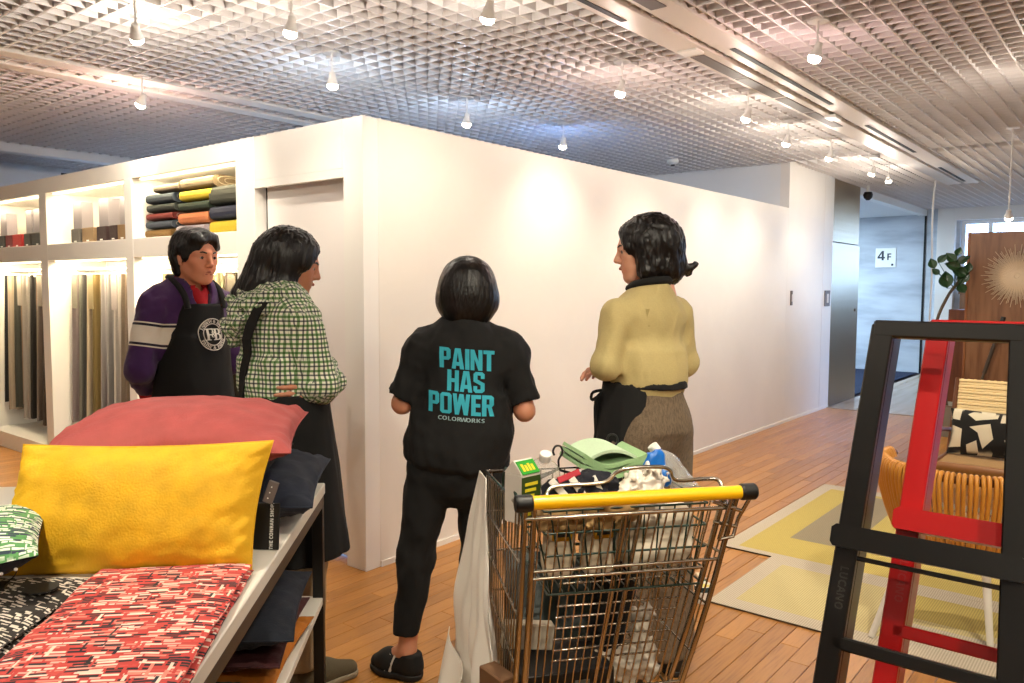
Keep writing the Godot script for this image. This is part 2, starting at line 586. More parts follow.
# ---------------------------------------------------------------- the room
func room():
	var fl := struct(box(Vector3(-3.0, -0.2, -10.2), Vector3(15.5, -0.02, 3.0)), "floor", M.plank_gap)
	fl.set_meta("label", "oak plank floor")
	# the street side: a long row of windows, mirrored in the steel panel
	struct(boxes([[Vector3(-3.0, 0, 2.6), Vector3(15.5, 0.8, 2.8)], [Vector3(-3.0, 2.6, 2.6), Vector3(15.5, 3.3, 2.8)], [Vector3(-3.0, 0.8, 2.6), Vector3(10.0, 2.6, 2.8)], [Vector3(14.0, 0.8, 2.6), Vector3(15.5, 2.6, 2.8)]]), "wall_side", M.wall)
	var w3 := struct(boxes([[Vector3(10.0, 0.8, 2.66), Vector3(14.0, 0.86, 2.74)], [Vector3(10.0, 2.54, 2.66), Vector3(14.0, 2.6, 2.74)]]), "window_3", M.white_plastic)
	for i in 3:
		put(box(Vector3(10.0 + 2.0 * i - (0.0 if i == 0 else 0.03), 0.86, 2.66), Vector3(10.0 + 2.0 * i + (0.0 if i == 2 else 0.03), 2.54, 2.74)), "mullion", M.white_plastic, w3)
	for i in 2:
		put(box(Vector3(10.03 + 2.0 * i, 0.86, 2.70), Vector3(11.97 + 2.0 * i, 2.54, 2.705)), "pane", M.glass, w3)
	struct(boxes([[Vector3(-3.0, 0, -10.2), Vector3(-2.8, 3.3, 2.6)]]), "wall_rear", M.wall)
	# back wall with a strip of windows high up behind the shelves
	struct(boxes([
		[Vector3(-2.8, 0, -10.1), Vector3(3.95, 3.3, -9.9)], [Vector3(8.3, 0, -10.1), Vector3(11.0, 3.3, -9.9)],
		[Vector3(3.95, 0, -10.1), Vector3(8.3, 0.1, -9.9)], [Vector3(3.95, 2.76, -10.1), Vector3(8.3, 3.3, -9.9)]]), "wall_back", M.cool_wall)
	var w1 := struct(boxes([[Vector3(3.95, 0.1, -10.02), Vector3(4.0, 2.76, -9.94)], [Vector3(8.25, 0.1, -10.02), Vector3(8.3, 2.76, -9.94)], [Vector3(4.0, 0.1, -10.02), Vector3(8.25, 0.15, -9.94)], [Vector3(4.0, 2.71, -10.02), Vector3(8.25, 2.76, -9.94)]]), "window_1", M.dark_metal)
	for x in [4.45, 5.9, 7.1]:
		put(box(Vector3(x - 0.02, 0.15, -10.02), Vector3(x + 0.02, 2.71, -9.94)), "mullion", M.dark_metal, w1)
	for p in [[4.0, 4.43], [4.47, 5.88], [5.92, 7.08], [7.12, 8.25]]:
		put(box(Vector3(p[0], 0.15, -9.985), Vector3(p[1], 2.71, -9.98)), "pane", M.glass, w1)
	# the long white wall, open above, and the column that reaches the ceiling
	struct(boxes([[Vector3(XL + 0.1, 0, ZR - 0.1), Vector3(8.55, WALL_H, ZR)]], 0.002), "wall_right", M.wall)
	var col := struct(boxes([[Vector3(8.55, 0, ZR - 0.1), Vector3(10.06, 3.3, ZR)]]), "wall_column", M.wall)
	struct(boxes([[Vector3(8.55, 0, -9.9), Vector3(8.65, 3.3, ZR - 0.1)]]), "wall_inner", M.cool_wall)
	for x in [[8.66, 8.71, 1.28, 1.44], [9.80, 9.98, 1.25, 1.44]]:
		var sw := put(box(Vector3(x[0], x[2], ZR), Vector3(x[1], x[3], ZR + 0.012), 0.003), "switch_plate", M.grille, col, "small metal switch plate")
		put(box(Vector3((x[0] * 2 + x[1]) / 3, x[2] + 0.04, ZR + 0.012), Vector3((x[0] + 2 * x[1]) / 3, x[3] - 0.04, ZR + 0.016), 0.001), "button", M.panel_beige, sw)
	# a slim seam where wall panels meet
	for x in [9.72]:
		put(box(Vector3(x, 0, ZR), Vector3(x + 0.004, 3.2, ZR + 0.0015)), "seam", M.panel_beige, col)
	# baseboards
	struct(box(Vector3(XL + 0.1, 0, ZR), Vector3(10.06, 0.03, ZR + 0.008)), "baseboard_right", M.wall)
	# far wall with windows behind the wooden panel
	struct(boxes([
		[Vector3(15.12, 0, -10.0), Vector3(15.4, 3.3, -2.62)], [Vector3(15.12, 0, 1.6), Vector3(15.4, 3.3, 2.6)],
		[Vector3(15.12, 2.60, -2.62), Vector3(15.4, 3.3, 1.6)], [Vector3(15.12, 0, -2.62), Vector3(15.4, 1.5, 1.6)]]), "wall_far", M.concrete)
	struct(box(Vector3(15.0, 0, -2.95), Vector3(15.12, 2.8, -2.68), 0.004), "trim_1", M.wall)
	struct(box(Vector3(15.0, 2.60, -2.68), Vector3(15.12, 2.8, 2.5), 0.004), "trim_2", M.wall)
	var w2 := struct(boxes([[Vector3(15.2, 1.5, -2.62), Vector3(15.28, 2.6, -2.56)], [Vector3(15.2, 1.5, 1.54), Vector3(15.28, 2.6, 1.6)], [Vector3(15.2, 1.5, -2.56), Vector3(15.28, 1.56, 1.54)], [Vector3(15.2, 2.54, -2.56), Vector3(15.28, 2.6, 1.54)]]), "window_2", M.white_plastic)
	for z in [-2.2, -1.0, 0.2]:
		put(box(Vector3(15.2, 1.56, z - 0.03), Vector3(15.28, 2.54, z + 0.03)), "mullion", M.white_plastic, w2)
	for p in [[-2.56, -2.23], [-2.17, -1.03], [-0.97, 0.17], [0.23, 1.54]]:
		put(box(Vector3(15.24, 1.56, p[0]), Vector3(15.245, 2.54, p[1])), "pane", M.glass, w2)

func seen(p: Vector3) -> Vector3:
	# where a point falls in the frame, and how far ahead it lies: used to choose which boards are built one by one
	var c := Vector3(0, 1.48, 0)
	var b := Basis.from_euler(Vector3(deg_to_rad(-4.0), deg_to_rad(YAW - 90.0), 0))
	var q := b.inverse() * (p - c)
	if q.z > -0.1:
		return Vector3(-1, -1, -1)
	return Vector3(512 + 797 * q.x / -q.z, 341 + 797 * q.y / q.z, -q.z)

func planks():
	var fl: Node = get_node("floor")
	var r := RandomNumberGenerator.new()
	r.seed = 12
	var wz := 0.082
	var lens := [0.62, 0.91, 1.21]
	var shapes := []
	for l in lens:
		shapes.append(box(Vector3(-l / 2 + 0.001, -0.02, -wz / 2 + 0.0012), Vector3(l / 2 - 0.001, 0, wz / 2 - 0.0012), 0.0015))
	var near := []
	var rest := []
	var z := ZR - 0.05
	while z < 2.6:
		var x := -2.9 - r.randf() * 0.9
		while x < 9.98:
			var k := r.randi() % 3
			var l: float = min(lens[k], 9.98 - x)
			var c := Vector3(x + l / 2, 0, z)
			var mi := r.randi() % 6
			var s := seen(c)
			var ok: bool = s.z > 0 and s.x > -60 and s.x < 1100 and s.y < 760 and l == lens[k]
			if ok and s.x < 330 and s.y > 560:
				ok = false
			if ok:
				near.append([s.z, c, k, mi])
			else:
				rest.append([c, l, mi])
			x += l
		z += wz
	# boards left of the fitting room
	z = ZR - 0.05 - wz
	while z > -9.9:
		var x := -2.9 - r.randf() * 0.9
		while x < XL + 0.3:
			var l: float = lens[r.randi() % 3]
			rest.append([Vector3(x + l / 2, 0, z), l, r.randi() % 6])
			x += l
		z -= wz
	near.sort_custom(func(a, b): return a[0] < b[0])
	for i in near.size():
		var n = near[i]
		if i < 300:
			put(shapes[n[2]], "plank", M.planks[n[3]], fl).position = n[1]
		else:
			rest.append([n[1], lens[n[2]], n[3]])
	for mi in 6:
		var st := new_st()
		for b in rest:
			if b[2] == mi:
				bx(st, b[0] - Vector3(b[1] / 2 - 0.001, 0.02, wz / 2 - 0.0012), b[0] + Vector3(b[1] / 2 - 0.001, 0, wz / 2 - 0.0012))
		put(st.commit(), "distant_planks", M.planks[mi], fl).set_meta("kind", "stuff")
	# beyond the dark floor track the boards are paler
	put(box(Vector3(9.98, -0.02, -3.15), Vector3(10.03, 0.004, 2.6)), "floor_track", M.groove, fl)
	put(box(Vector3(10.03, -0.02, ZR), Vector3(15.12, 0, 2.6)), "lobby_boards", M.pale_floor, fl)

func ceiling_grid():
	var ce := struct(box(Vector3(-3.0, 3.25, -10.2), Vector3(15.5, 3.4, 3.0)), "ceiling", M.plenum)
	var step := 0.105
	var t := 0.0045
	var hb := 0.092
	var along_x := box(Vector3(-2.8, CEIL, -t), Vector3(15.12, CEIL + hb, t))
	var along_z := box(Vector3(-t, CEIL + 0.0005, -9.9), Vector3(t, CEIL + hb, 2.6))
	var x := -2.75
	while x < 15.1:
		if not (x > 8.5 and x < 8.7):
			put(along_z, "blade", M.blade, ce).position = Vector3(x, 0, 0)
		x += step
	var z := -9.85
	while z < 2.6:
		put(along_x, "blade", M.blade, ce).position = Vector3(0, 0, z)
		z += step
	# the flat service strip with its slots and grilles
	var s := put(boxes([[Vector3(-2.8, 2.786, -2.17), Vector3(11.45, 2.90, -2.005)], [Vector3(-2.8, 2.786, -1.955), Vector3(11.45, 2.90, -1.80)], [Vector3(-2.8, 2.83, -2.005), Vector3(11.45, 2.90, -1.955)]], 0.003), "service_strip", M.panel_beige, ce)
	for a in [[3.0, 3.48, -2.115], [4.24, 5.95, -1.885], [6.89, 8.53, -1.90], [9.74, 11.2, -1.92]]:
		put(box(Vector3(a[0], 2.783, a[2] - 0.016), Vector3(a[1], 2.79, a[2] + 0.016)), "air_slot", M.slot, s)
	for a in [[4.25, 4.85, -2.10], [4.87, 5.5, -2.10], [5.54, 6.1, -2.10], [6.13, 6.8, -2.10], [3.1, 3.42, -1.89]]:
		put(box(Vector3(a[0], 2.782, a[2] - 0.042), Vector3(a[1], 2.79, a[2] + 0.042), 0.002), "air_grille", M.grille, s)
	put(box(Vector3(4.1, 2.775, -2.15), Vector3(4.2, 2.79, -2.03), 0.004), "detector", M.white_plastic, s)
	put(box(Vector3(6.3, 2.765, -2.05), Vector3(6.46, 2.79, -1.96), 0.006), "detector", M.white_plastic, s)
	var s2 := put(boxes([[Vector3(-2.8, 2.788, -5.25), Vector3(8.5, 2.89, -5.12)], [Vector3(-2.8, 2.788, -5.55), Vector3(8.5, 2.89, -5.42)], [Vector3(-2.8, 2.84, -5.42), Vector3(8.5, 2.89, -5.25)]], 0.003), "service_strip", M.panel_beige, ce)
	put(box(Vector3(-2.8, 2.72, -8.62), Vector3(8.5, 2.88, -8.48), 0.004), "ceiling_beam", M.cool_wall, ce)
	# sprinkler box on the grid
	var d := thing("smoke_detector", "small white detector on the grid ceiling above the white wall", "detector", Vector3(7.62, CEIL, -4.015))
	put(turned([[0.0, 0.0], [0.06, 0.0], [0.06, -0.025], [0.04, -0.045], [0.0, -0.05]], 14), "housing", M.white_plastic, d)
	put(turned([[0.0, -0.05], [0.022, -0.05], [0.018, -0.06], [0.0, -0.062]], 12), "sensor", M.black_plastic, d)

func shelf_wall():
	# a wall of open bays: two rows of openings framed by posts and rails
	var B := 0.46   # depth of the bays
	var bays := [[-5.53, -4.25], [-6.97, -5.64], [-8.42, -7.11], [-9.86, -8.55]]
	var list := []
	var x0 := XL
	var x1 := XL + B
	# corner and the frame round the door
	list.append([Vector3(x0, 0, -3.27), Vector3(x0 + 0.1, WALL_H, ZR)])
	list.append([Vector3(x0, 2.075, -4.06), Vector3(x0 + 0.1, WALL_H, -3.27)])
	list.append([Vector3(x0 - 0.0015, 0, -4.25), Vector3(x1, WALL_H, -4.06)])
	# top and middle rails, plinth
	list.append([Vector3(x0, 2.205, -9.9), Vector3(x1, WALL_H, -4.25)])
	list.append([Vector3(x0, 1.665, -9.9), Vector3(x1, 1.795, -4.25)])
	list.append([Vector3(x0, 0, -9.9), Vector3(x1, 0.14, -4.25)])
	for i in 3:
		list.append([Vector3(x0 - 0.0015, 0.1385, bays[i + 1][1]), Vector3(x1, 2.2065, bays[i][0])])
	list.append([Vector3(x0, 0, -9.9), Vector3(x1, WALL_H, -9.86)])
	list.append([Vector3(x1, 0, -9.9), Vector3(x1 + 0.03, WALL_H, -4.06)])
	var w := struct(boxes(list, 0.002), "wall_left", M.shelf_white)
	put(boxes([[Vector3(x0 + 0.0, 2.03, -4.06), Vector3(x0 + 0.02, 2.075, -3.27)]]), "door_head", M.shelf_white, w)
	# strip lights behind the upper lip of every bay
	for b in bays:
		for y in [2.205, 1.665]:
			put(box(Vector3(x0 + 0.03, y - 0.012, b[0] + 0.06), Vector3(x0 + 0.06, y, b[1] - 0.06)), "strip_light", M.led_glow, w)
			var l := AreaLight3D.new()
			l.name = "bay_light"
			add_child(l, true)
			l.area_size = Vector2(b[1] - b[0] - 0.14, 0.03)
			l.light_color = Color(1.0, 0.91, 0.74)
			l.light_energy = 1.1 if y > 2.0 else 1.9
			l.area_range = 12.0
			l.shadow_enabled = true
			l.position = Vector3(x0 + 0.045, y - 0.016, (b[0] + b[1]) / 2)
			var dir := Vector3(0.55, -0.83, 0).normalized()
			l.basis = Basis(Vector3(0, 0, 1), Vector3(0, 0, 1).cross(dir) * -1.0, -dir)
		# rail for the hanging fabrics
		put(bar([Vector3(x0 + 0.23, 1.60, b[0]), Vector3(x0 + 0.23, 1.60, b[1])], 0.012, 8), "hanging_rail", M.white_plastic, w)
	# the door, set back in its frame
	var d := struct(box(Vector3(XL + 0.075, 0.012, -4.055), Vector3(XL + 0.11, 2.07, -3.30), 0.002), "door_1", M.door_white)
	put(boxes([[Vector3(XL + 0.045, 0, -3.30), Vector3(XL + 0.1, 2.075, -3.27)]]), "frame", M.door_white, d)
	put(boxes([[Vector3(XL + 0.071, 0.02, -4.052), Vector3(XL + 0.0752, 2.05, -4.046)]]), "hinge_edge", M.dark_metal, d)

func lobby():
	# steel lift panel in line with the wall, the lift hall beyond it
	var p := struct(boxes([[Vector3(10.06, 0, ZR - 0.1), Vector3(11.2, 2.03, ZR - 0.005)], [Vector3(10.06, 2.04, ZR - 0.1), Vector3(11.2, 3.2, ZR - 0.02)]], 0.003), "wall_lift_panel", M.steel)
	put(turned([[0.0, 0.0], [0.02, 0.0], [0.02, 0.012], [0.0, 0.014]], 12, Transform3D(Basis(Vector3.RIGHT, PI / 2), Vector3(11.05, 1.18, ZR - 0.005))), "keyhole", M.chrome, p)
	struct(boxes([[Vector3(11.2, 0, -6.2), Vector3(11.3, 3.2, ZR - 0.1)], [Vector3(11.2, 0, -6.4), Vector3(15.12, 3.2, -6.2)]]), "wall_lift_hall", M.concrete)
	struct(box(Vector3(11.2, 0.001, -6.2), Vector3(15.12, 0.008, ZR - 0.08)), "floor_carpet", M.carpet_blue)
	struct(box(Vector3(11.2, 2.72, -6.2), Vector3(15.12, 2.8, ZR - 0.14)), "ceiling_hall", M.cool_wall)
	struct(box(Vector3(11.2, 2.70, ZR - 0.14), Vector3(15.12, 2.84, ZR - 0.02), 0.004), "trim_3", M.white_plastic)
	struct(box(Vector3(15.10, 0, ZR - 0.05), Vector3(15.12, 2.7, ZR - 0.02)), "trim_4", M.dark_metal)
	# light of the lift hall: a cool ceiling panel
	var f := thing("hall_light_panel", "cool flat ceiling panel lighting the lift hall", "light", Vector3(13.2, 2.71, -4.7))
	put(box(Vector3(-0.3, -0.012, -0.6), Vector3(0.3, 0.006, 0.6), 0.003), "diffuser_lamp", glow(Color(0.78, 0.9, 1.0), 2.0), f)
	var l := AreaLight3D.new()
	l.name = "hall_light"
	f.add_child(l)
	l.area_size = Vector2(0.55, 1.1)
	l.light_color = Color(0.82, 0.92, 1.0)
	l.light_energy = 13.0
	l.area_range = 12.0
	l.shadow_enabled = true
	l.position = Vector3(0, -0.03, 0)
	l.rotation_degrees = Vector3(-90, 0, 0)
	# floor number
	var s := thing("floor_number_sign", "white square sign reading 4F on the lift hall wall", "sign", Vector3(15.115, 2.0, -3.77), -PI / 2)
	put(box(Vector3(-0.17, -0.17, 0), Vector3(0.17, 0.17, 0.012), 0.003), "board", M.white_plastic, s)
	var ink := mat(Color(0.12, 0.15, 0.2), 0.6)
	var t4 := put(lettering("4", 0.23), "numeral", ink, s)
	t4.position = Vector3(-0.075, 0.035, 0.0125)
	var tf := put(lettering("F", 0.16), "letter", ink, s)
	tf.position = Vector3(0.055, 0.015, 0.0125)
	put(box(Vector3(0.095, -0.14, 0.012), Vector3(0.13, -0.105, 0.0135)), "mark", ink, s)
	# small camera under the ceiling by the opening
	var c := thing("security_camera", "small black and white camera under the ceiling beside the steel panel", "camera", Vector3(11.05, CEIL, -3.0))
	put(bar([Vector3(0, 0, 0), Vector3(0, -0.1, 0)], 0.02, 8), "stem", M.white_plastic, c)
	put(turned([[0.0, -0.08], [0.045, -0.085], [0.06, -0.12], [0.05, -0.16], [0.02, -0.19], [0.0, -0.19]], 14), "dome", M.black_plastic, c)
	# cable from the service strip
	var cb := put(bar(smooth([Vector3(10.96, 2.79, -2.2), Vector3(10.965, 2.3, -2.215), Vector3(10.95, 1.6, -2.19), Vector3(10.96, 0.9, -2.2), Vector3(10.95, 0.012, -2.2)], 5), 0.012, 6), "hanging_cable", M.white_plastic)
	tag(cb, "thin white cable hanging from the end of the ceiling strip", "cable")

# ---------------------------------------------------------------- soft bodies
# A field of tapered capsules joined by a smooth minimum, meshed as surface nets.
# bone: [a, b, radius a, radius b, blend, squash direction, squash, op]; op 0 joins, 1 cuts away, 2 joins with flat ends
func bone(a: Vector3, b: Vector3, ra: float, rb: float, k := 0.03, sd := Vector3.ZERO, sk := 1.0, op := 0) -> Array:
	return [a, b, ra, rb, k, sd, sk, op]

func grown(list: Array, by: float) -> Array:
	var out := []
	for b in list:
		var c: Array = b.duplicate()
		c[2] += by
		c[3] += by
		out.append(c)
	return out

func nets(bones: Array, cell: float, opt := {}) -> ArrayMesh:
	var lo := Vector3(1e9, 1e9, 1e9)
	var hi := -lo
	for b in bones:
		if b[7] == 1:
			continue
		var r: float = max(b[2], b[3]) + 0.01
		for p in [b[0], b[1]]:
			lo = lo.min(p - Vector3(r, r, r))
			hi = hi.max(p + Vector3(r, r, r))
	lo -= Vector3.ONE * cell * 3.0
	hi += Vector3.ONE * cell * 3.0
	var nx := int((hi.x - lo.x) / cell) + 2
	var ny := int((hi.y - lo.y) / cell) + 2
	var nz := int((hi.z - lo.z) / cell) + 2
	var sxy := nx * ny
	var f := PackedFloat32Array()
	f.resize(sxy * nz)
	f.fill(1.0)
	for b in bones:
		var a: Vector3 = b[0]
		var ab: Vector3 = b[1] - b[0]
		var ra: float = b[2]
		var rb: float = b[3]
		var k: float = max(b[4], 0.0001)
		var sd: Vector3 = b[5]
		var sk: float = 1.0 / b[6] - 1.0
		var op: int = b[7]
		var l2: float = max(ab.length_squared(), 1e-9)
		var ln := sqrt(l2)
		var ext: float = max(ra, rb) + k + cell * 3.0
		var p0 := (a.min(b[1]) - Vector3.ONE * ext - lo) / cell
		var p1 := (a.max(b[1]) + Vector3.ONE * ext - lo) / cell
		var x0: int = max(0, int(p0.x))
		var x1: int = min(nx - 1, int(p1.x) + 1)
		var y0: int = max(0, int(p0.y))
		var y1: int = min(ny - 1, int(p1.y) + 1)
		var z0: int = max(0, int(p0.z))
		var z1: int = min(nz - 1, int(p1.z) + 1)
		for z in range(z0, z1 + 1):
			for y in range(y0, y1 + 1):
				var i := z * sxy + y * nx + x0
				var p := Vector3(lo.x + x0 * cell, lo.y + y * cell, lo.z + z * cell) - a
				for x in range(x0, x1 + 1):
					var t := p.dot(ab) / l2
					var tc := clampf(t, 0.0, 1.0)
					var d: float
					if op == 2:
						var q := p - ab * t
						if sk != 0.0:
							q += sd * (q.dot(sd) * sk)
						d = maxf(q.length() - (ra + (rb - ra) * tc), maxf(-t, t - 1.0) * ln)
					else:
						var q := p - ab * tc
						if sk != 0.0:
							q += sd * (q.dot(sd) * sk)
						d = q.length() - (ra + (rb - ra) * tc)
					var g := f[i]
					if op == 1:
						d = -d
						var h := maxf(k - absf(g - d), 0.0) / k
						f[i] = maxf(g, d) + h * h * k * 0.25
					else:
						var h := maxf(k - absf(g - d), 0.0) / k
						f[i] = minf(g, d) - h * h * k * 0.25
					i += 1
					p.x += cell
	var amp: float = opt.get("fold", 0.0)
	var noise: FastNoiseLite = null
	var ns: Vector3 = opt.get("fold_scale", Vector3(6, 3, 6))
	if amp > 0.0:
		noise = FastNoiseLite.new()
		noise.noise_type = FastNoiseLite.TYPE_SIMPLEX_SMOOTH
		noise.seed = opt.get("seed", 1)
		noise.frequency = 1.0
		noise.fractal_octaves = 3
	var clips: Array = opt.get("clips", [])
	var shaped: bool = opt.has("shape")
	var shape = opt.get("shape")
	if amp > 0.0 or clips.size() > 0 or shaped:
		for z in nz:
			for y in ny:
				var i := z * sxy + y * nx
				for x in nx:
					var g := f[i]
					if g < cell * 5.0 and (g > -cell * 5.0 or clips.size() > 0 or shaped):
						var p := Vector3(lo.x + x * cell, lo.y + y * cell, lo.z + z * cell)
						if amp > 0.0 and g > -cell * 6.0:
							g += noise.get_noise_3d(p.x * ns.x, p.y * ns.y, p.z * ns.z) * amp
						for c in clips:
							g = maxf(g, c[0].dot(p) - c[1])
						if shaped:
							g = shape.call(p, g)
						f[i] = g
					i += 1
	# surface nets
	var vid := PackedInt32Array()
	vid.resize(f.size())
	vid.fill(-1)
	var verts := PackedVector3Array()
	var norms := PackedVector3Array()
	var cells := PackedInt32Array()
	var offs := [0, 1, nx, nx + 1, sxy, sxy + 1, sxy + nx, sxy + nx + 1]
	var limit := cell * 6.0
	for z in nz - 1:
		for y in ny - 1:
			var i := z * sxy + y * nx - 1
			for x in nx - 1:
				i += 1
				var f0 := f[i]
				if f0 > limit or f0 < -limit:
					continue
				var f1 := f[i + 1]
				var f2 := f[i + nx]
				var f3 := f[i + nx + 1]
				var f4 := f[i + sxy]
				var f5 := f[i + sxy + 1]
				var f6 := f[i + sxy + nx]
				var f7 := f[i + sxy + nx + 1]
				var m := (1 if f0 < 0.0 else 0) + (1 if f1 < 0.0 else 0) + (1 if f2 < 0.0 else 0) + (1 if f3 < 0.0 else 0) + (1 if f4 < 0.0 else 0) + (1 if f5 < 0.0 else 0) + (1 if f6 < 0.0 else 0) + (1 if f7 < 0.0 else 0)
				if m == 0 or m == 8:
					continue
				var s := Vector3.ZERO
				var c := 0
				if (f0 < 0.0) != (f1 < 0.0):
					s += Vector3(f0 / (f0 - f1), 0, 0)
					c += 1
				if (f2 < 0.0) != (f3 < 0.0):
					s += Vector3(f2 / (f2 - f3), 1, 0)
					c += 1
				if (f4 < 0.0) != (f5 < 0.0):
					s += Vector3(f4 / (f4 - f5), 0, 1)
					c += 1
				if (f6 < 0.0) != (f7 < 0.0):
					s += Vector3(f6 / (f6 - f7), 1, 1)
					c += 1
				if (f0 < 0.0) != (f2 < 0.0):
					s += Vector3(0, f0 / (f0 - f2), 0)
					c += 1
				if (f1 < 0.0) != (f3 < 0.0):
					s += Vector3(1, f1 / (f1 - f3), 0)
					c += 1
				if (f4 < 0.0) != (f6 < 0.0):
					s += Vector3(0, f4 / (f4 - f6), 1)
					c += 1
				if (f5 < 0.0) != (f7 < 0.0):
					s += Vector3(1, f5 / (f5 - f7), 1)
					c += 1
				if (f0 < 0.0) != (f4 < 0.0):
					s += Vector3(0, 0, f0 / (f0 - f4))
					c += 1
				if (f1 < 0.0) != (f5 < 0.0):
					s += Vector3(1, 0, f1 / (f1 - f5))
					c += 1
				if (f2 < 0.0) != (f6 < 0.0):
					s += Vector3(0, 1, f2 / (f2 - f6))
					c += 1
				if (f3 < 0.0) != (f7 < 0.0):
					s += Vector3(1, 1, f3 / (f3 - f7))
					c += 1
				vid[i] = verts.size()
				cells.append(i)
				verts.append(lo + (Vector3(x, y, z) + s / c) * cell)
				norms.append(Vector3(f1 + f3 + f5 + f7 - f0 - f2 - f4 - f6, f2 + f3 + f6 + f7 - f0 - f1 - f4 - f5, f4 + f5 + f6 + f7 - f0 - f1 - f2 - f3).normalized())
	var idx := PackedInt32Array()
	for i in cells:
		var inside := f[i] < 0.0
		for e in [[1, nx, sxy], [nx, sxy, 1], [sxy, 1, nx]]:
			if inside == (f[i + e[0]] < 0.0):
				continue
			var a := vid[i]
			var b := vid[i - e[1]]
			var c := vid[i - e[1] - e[2]]
			var d := vid[i - e[2]]
			if a < 0 or b < 0 or c < 0 or d < 0:
				continue
			if inside:
				idx.append_array(PackedInt32Array([a, c, b, a, d, c]))
			else:
				idx.append_array(PackedInt32Array([a, b, c, a, c, d]))
	# smooth the normals a little over the faces
	var acc := PackedVector3Array()
	acc.resize(verts.size())
	for q in range(0, idx.size(), 3):
		var n := (verts[idx[q + 2]] - verts[idx[q]]).cross(verts[idx[q + 1]] - verts[idx[q]])
		acc[idx[q]] += n
		acc[idx[q + 1]] += n
		acc[idx[q + 2]] += n
	for q in verts.size():
		norms[q] = (acc[q].normalized() * 0.6 + norms[q] * 0.4).normalized()
	var arr := []
	arr.resize(Mesh.ARRAY_MAX)
	var xf: Transform3D = opt.get("xf", Transform3D())
	if opt.has("xf"):
		for q in verts.size():
			verts[q] = xf * verts[q]
			norms[q] = xf.basis * norms[q]
	if opt.has("uv"):
		var uvs := PackedVector2Array()
		for v in verts:
			uvs.append(opt.uv.call(v))
		arr[Mesh.ARRAY_TEX_UV] = uvs
	arr[Mesh.ARRAY_VERTEX] = verts
	arr[Mesh.ARRAY_NORMAL] = norms
	arr[Mesh.ARRAY_INDEX] = idx
	var mesh: ArrayMesh = opt.get("into", ArrayMesh.new())
	mesh.add_surface_from_arrays(Mesh.PRIMITIVE_TRIANGLES, arr)
	return mesh

# ---------------------------------------------------------------- people
const SX := Vector3(1, 0, 0)
const SY := Vector3(0, 1, 0)
const SZ := Vector3(0, 0, 1)

func mirrored(a: Vector3) -> Vector3:
	return Vector3(-a.x, a.y, a.z)

func head_bones() -> Array:
	var b := []
	b.append(bone(Vector3(0, 0.032, -0.032), Vector3(0, 0.036, 0.012), 0.083, 0.078, 0.02, SX, 0.9))
	b.append(bone(Vector3(0, 0.0, 0.026), Vector3(0, -0.045, 0.036), 0.063, 0.052, 0.03, SX, 0.97))
	b.append(bone(Vector3(0, -0.072, 0.052), Vector3(0, -0.094, 0.066), 0.034, 0.020, 0.03))
	for s in [-1.0, 1.0]:
		b.append(bone(Vector3(s * 0.050, -0.045, 0.0), Vector3(s * 0.020, -0.090, 0.054), 0.020, 0.018, 0.03))
		b.append(bone(Vector3(s * 0.040, -0.018, 0.060), Vector3(s * 0.032, -0.04, 0.064), 0.021, 0.018, 0.025))
		b.append(bone(Vector3(s * 0.010, 0.024, 0.086), Vector3(s * 0.046, 0.022, 0.066), 0.010, 0.012, 0.016))
	# neck
	b.append(bone(Vector3(0, -0.05, -0.03), Vector3(0, -0.19, -0.045), 0.054, 0.058, 0.03))
	for s in [-1.0, 1.0]:
		b.append(bone(Vector3(s * 0.032, 0.003, 0.103), Vector3(s * 0.032, 0.003, 0.103), 0.017, 0.017, 0.014, SY, 0.7, 1))
		b.append(bone(Vector3(s * 0.021, 0.010, 0.088), Vector3(s * 0.044, 0.008, 0.080), 0.0035, 0.0035, 0.005))
		b.append(bone(Vector3(s * 0.021, -0.003, 0.087), Vector3(s * 0.043, -0.003, 0.079), 0.003, 0.003, 0.005))
	b.append(bone(Vector3(0, 0.016, 0.089), Vector3(0, -0.026, 0.108), 0.008, 0.011, 0.012))
	for s in [-1.0, 1.0]:
		b.append(bone(Vector3(s * 0.011, -0.032, 0.097), Vector3(s * 0.012, -0.032, 0.095), 0.008, 0.008, 0.008))
		b.append(bone(Vector3(s * 0.0745, 0.012, -0.012), Vector3(s * 0.077, -0.026, -0.002), 0.018, 0.010, 0.008, SX, 0.5))
		b.append(bone(Vector3(s * 0.082, 0.008, -0.004), Vector3(s * 0.082, -0.012, 0.0), 0.006, 0.005, 0.005, SX, 1.0, 1))
	b.append(bone(Vector3(-0.020, -0.060, 0.084), Vector3(0.0, -0.057, 0.0935), 0.004, 0.0065, 0.006))
	b.append(bone(Vector3(0.020, -0.060, 0.084), Vector3(0.0, -0.057, 0.0935), 0.004, 0.0065, 0.006))
	b.append(bone(Vector3(-0.016, -0.070, 0.084), Vector3(0.016, -0.070, 0.084), 0.0065, 0.0065, 0.008))
	b.append(bone(Vector3(-0.021, -0.0640, 0.092), Vector3(0.021, -0.0640, 0.092), 0.0022, 0.0022, 0.003, SX, 1.0, 1))
	return b

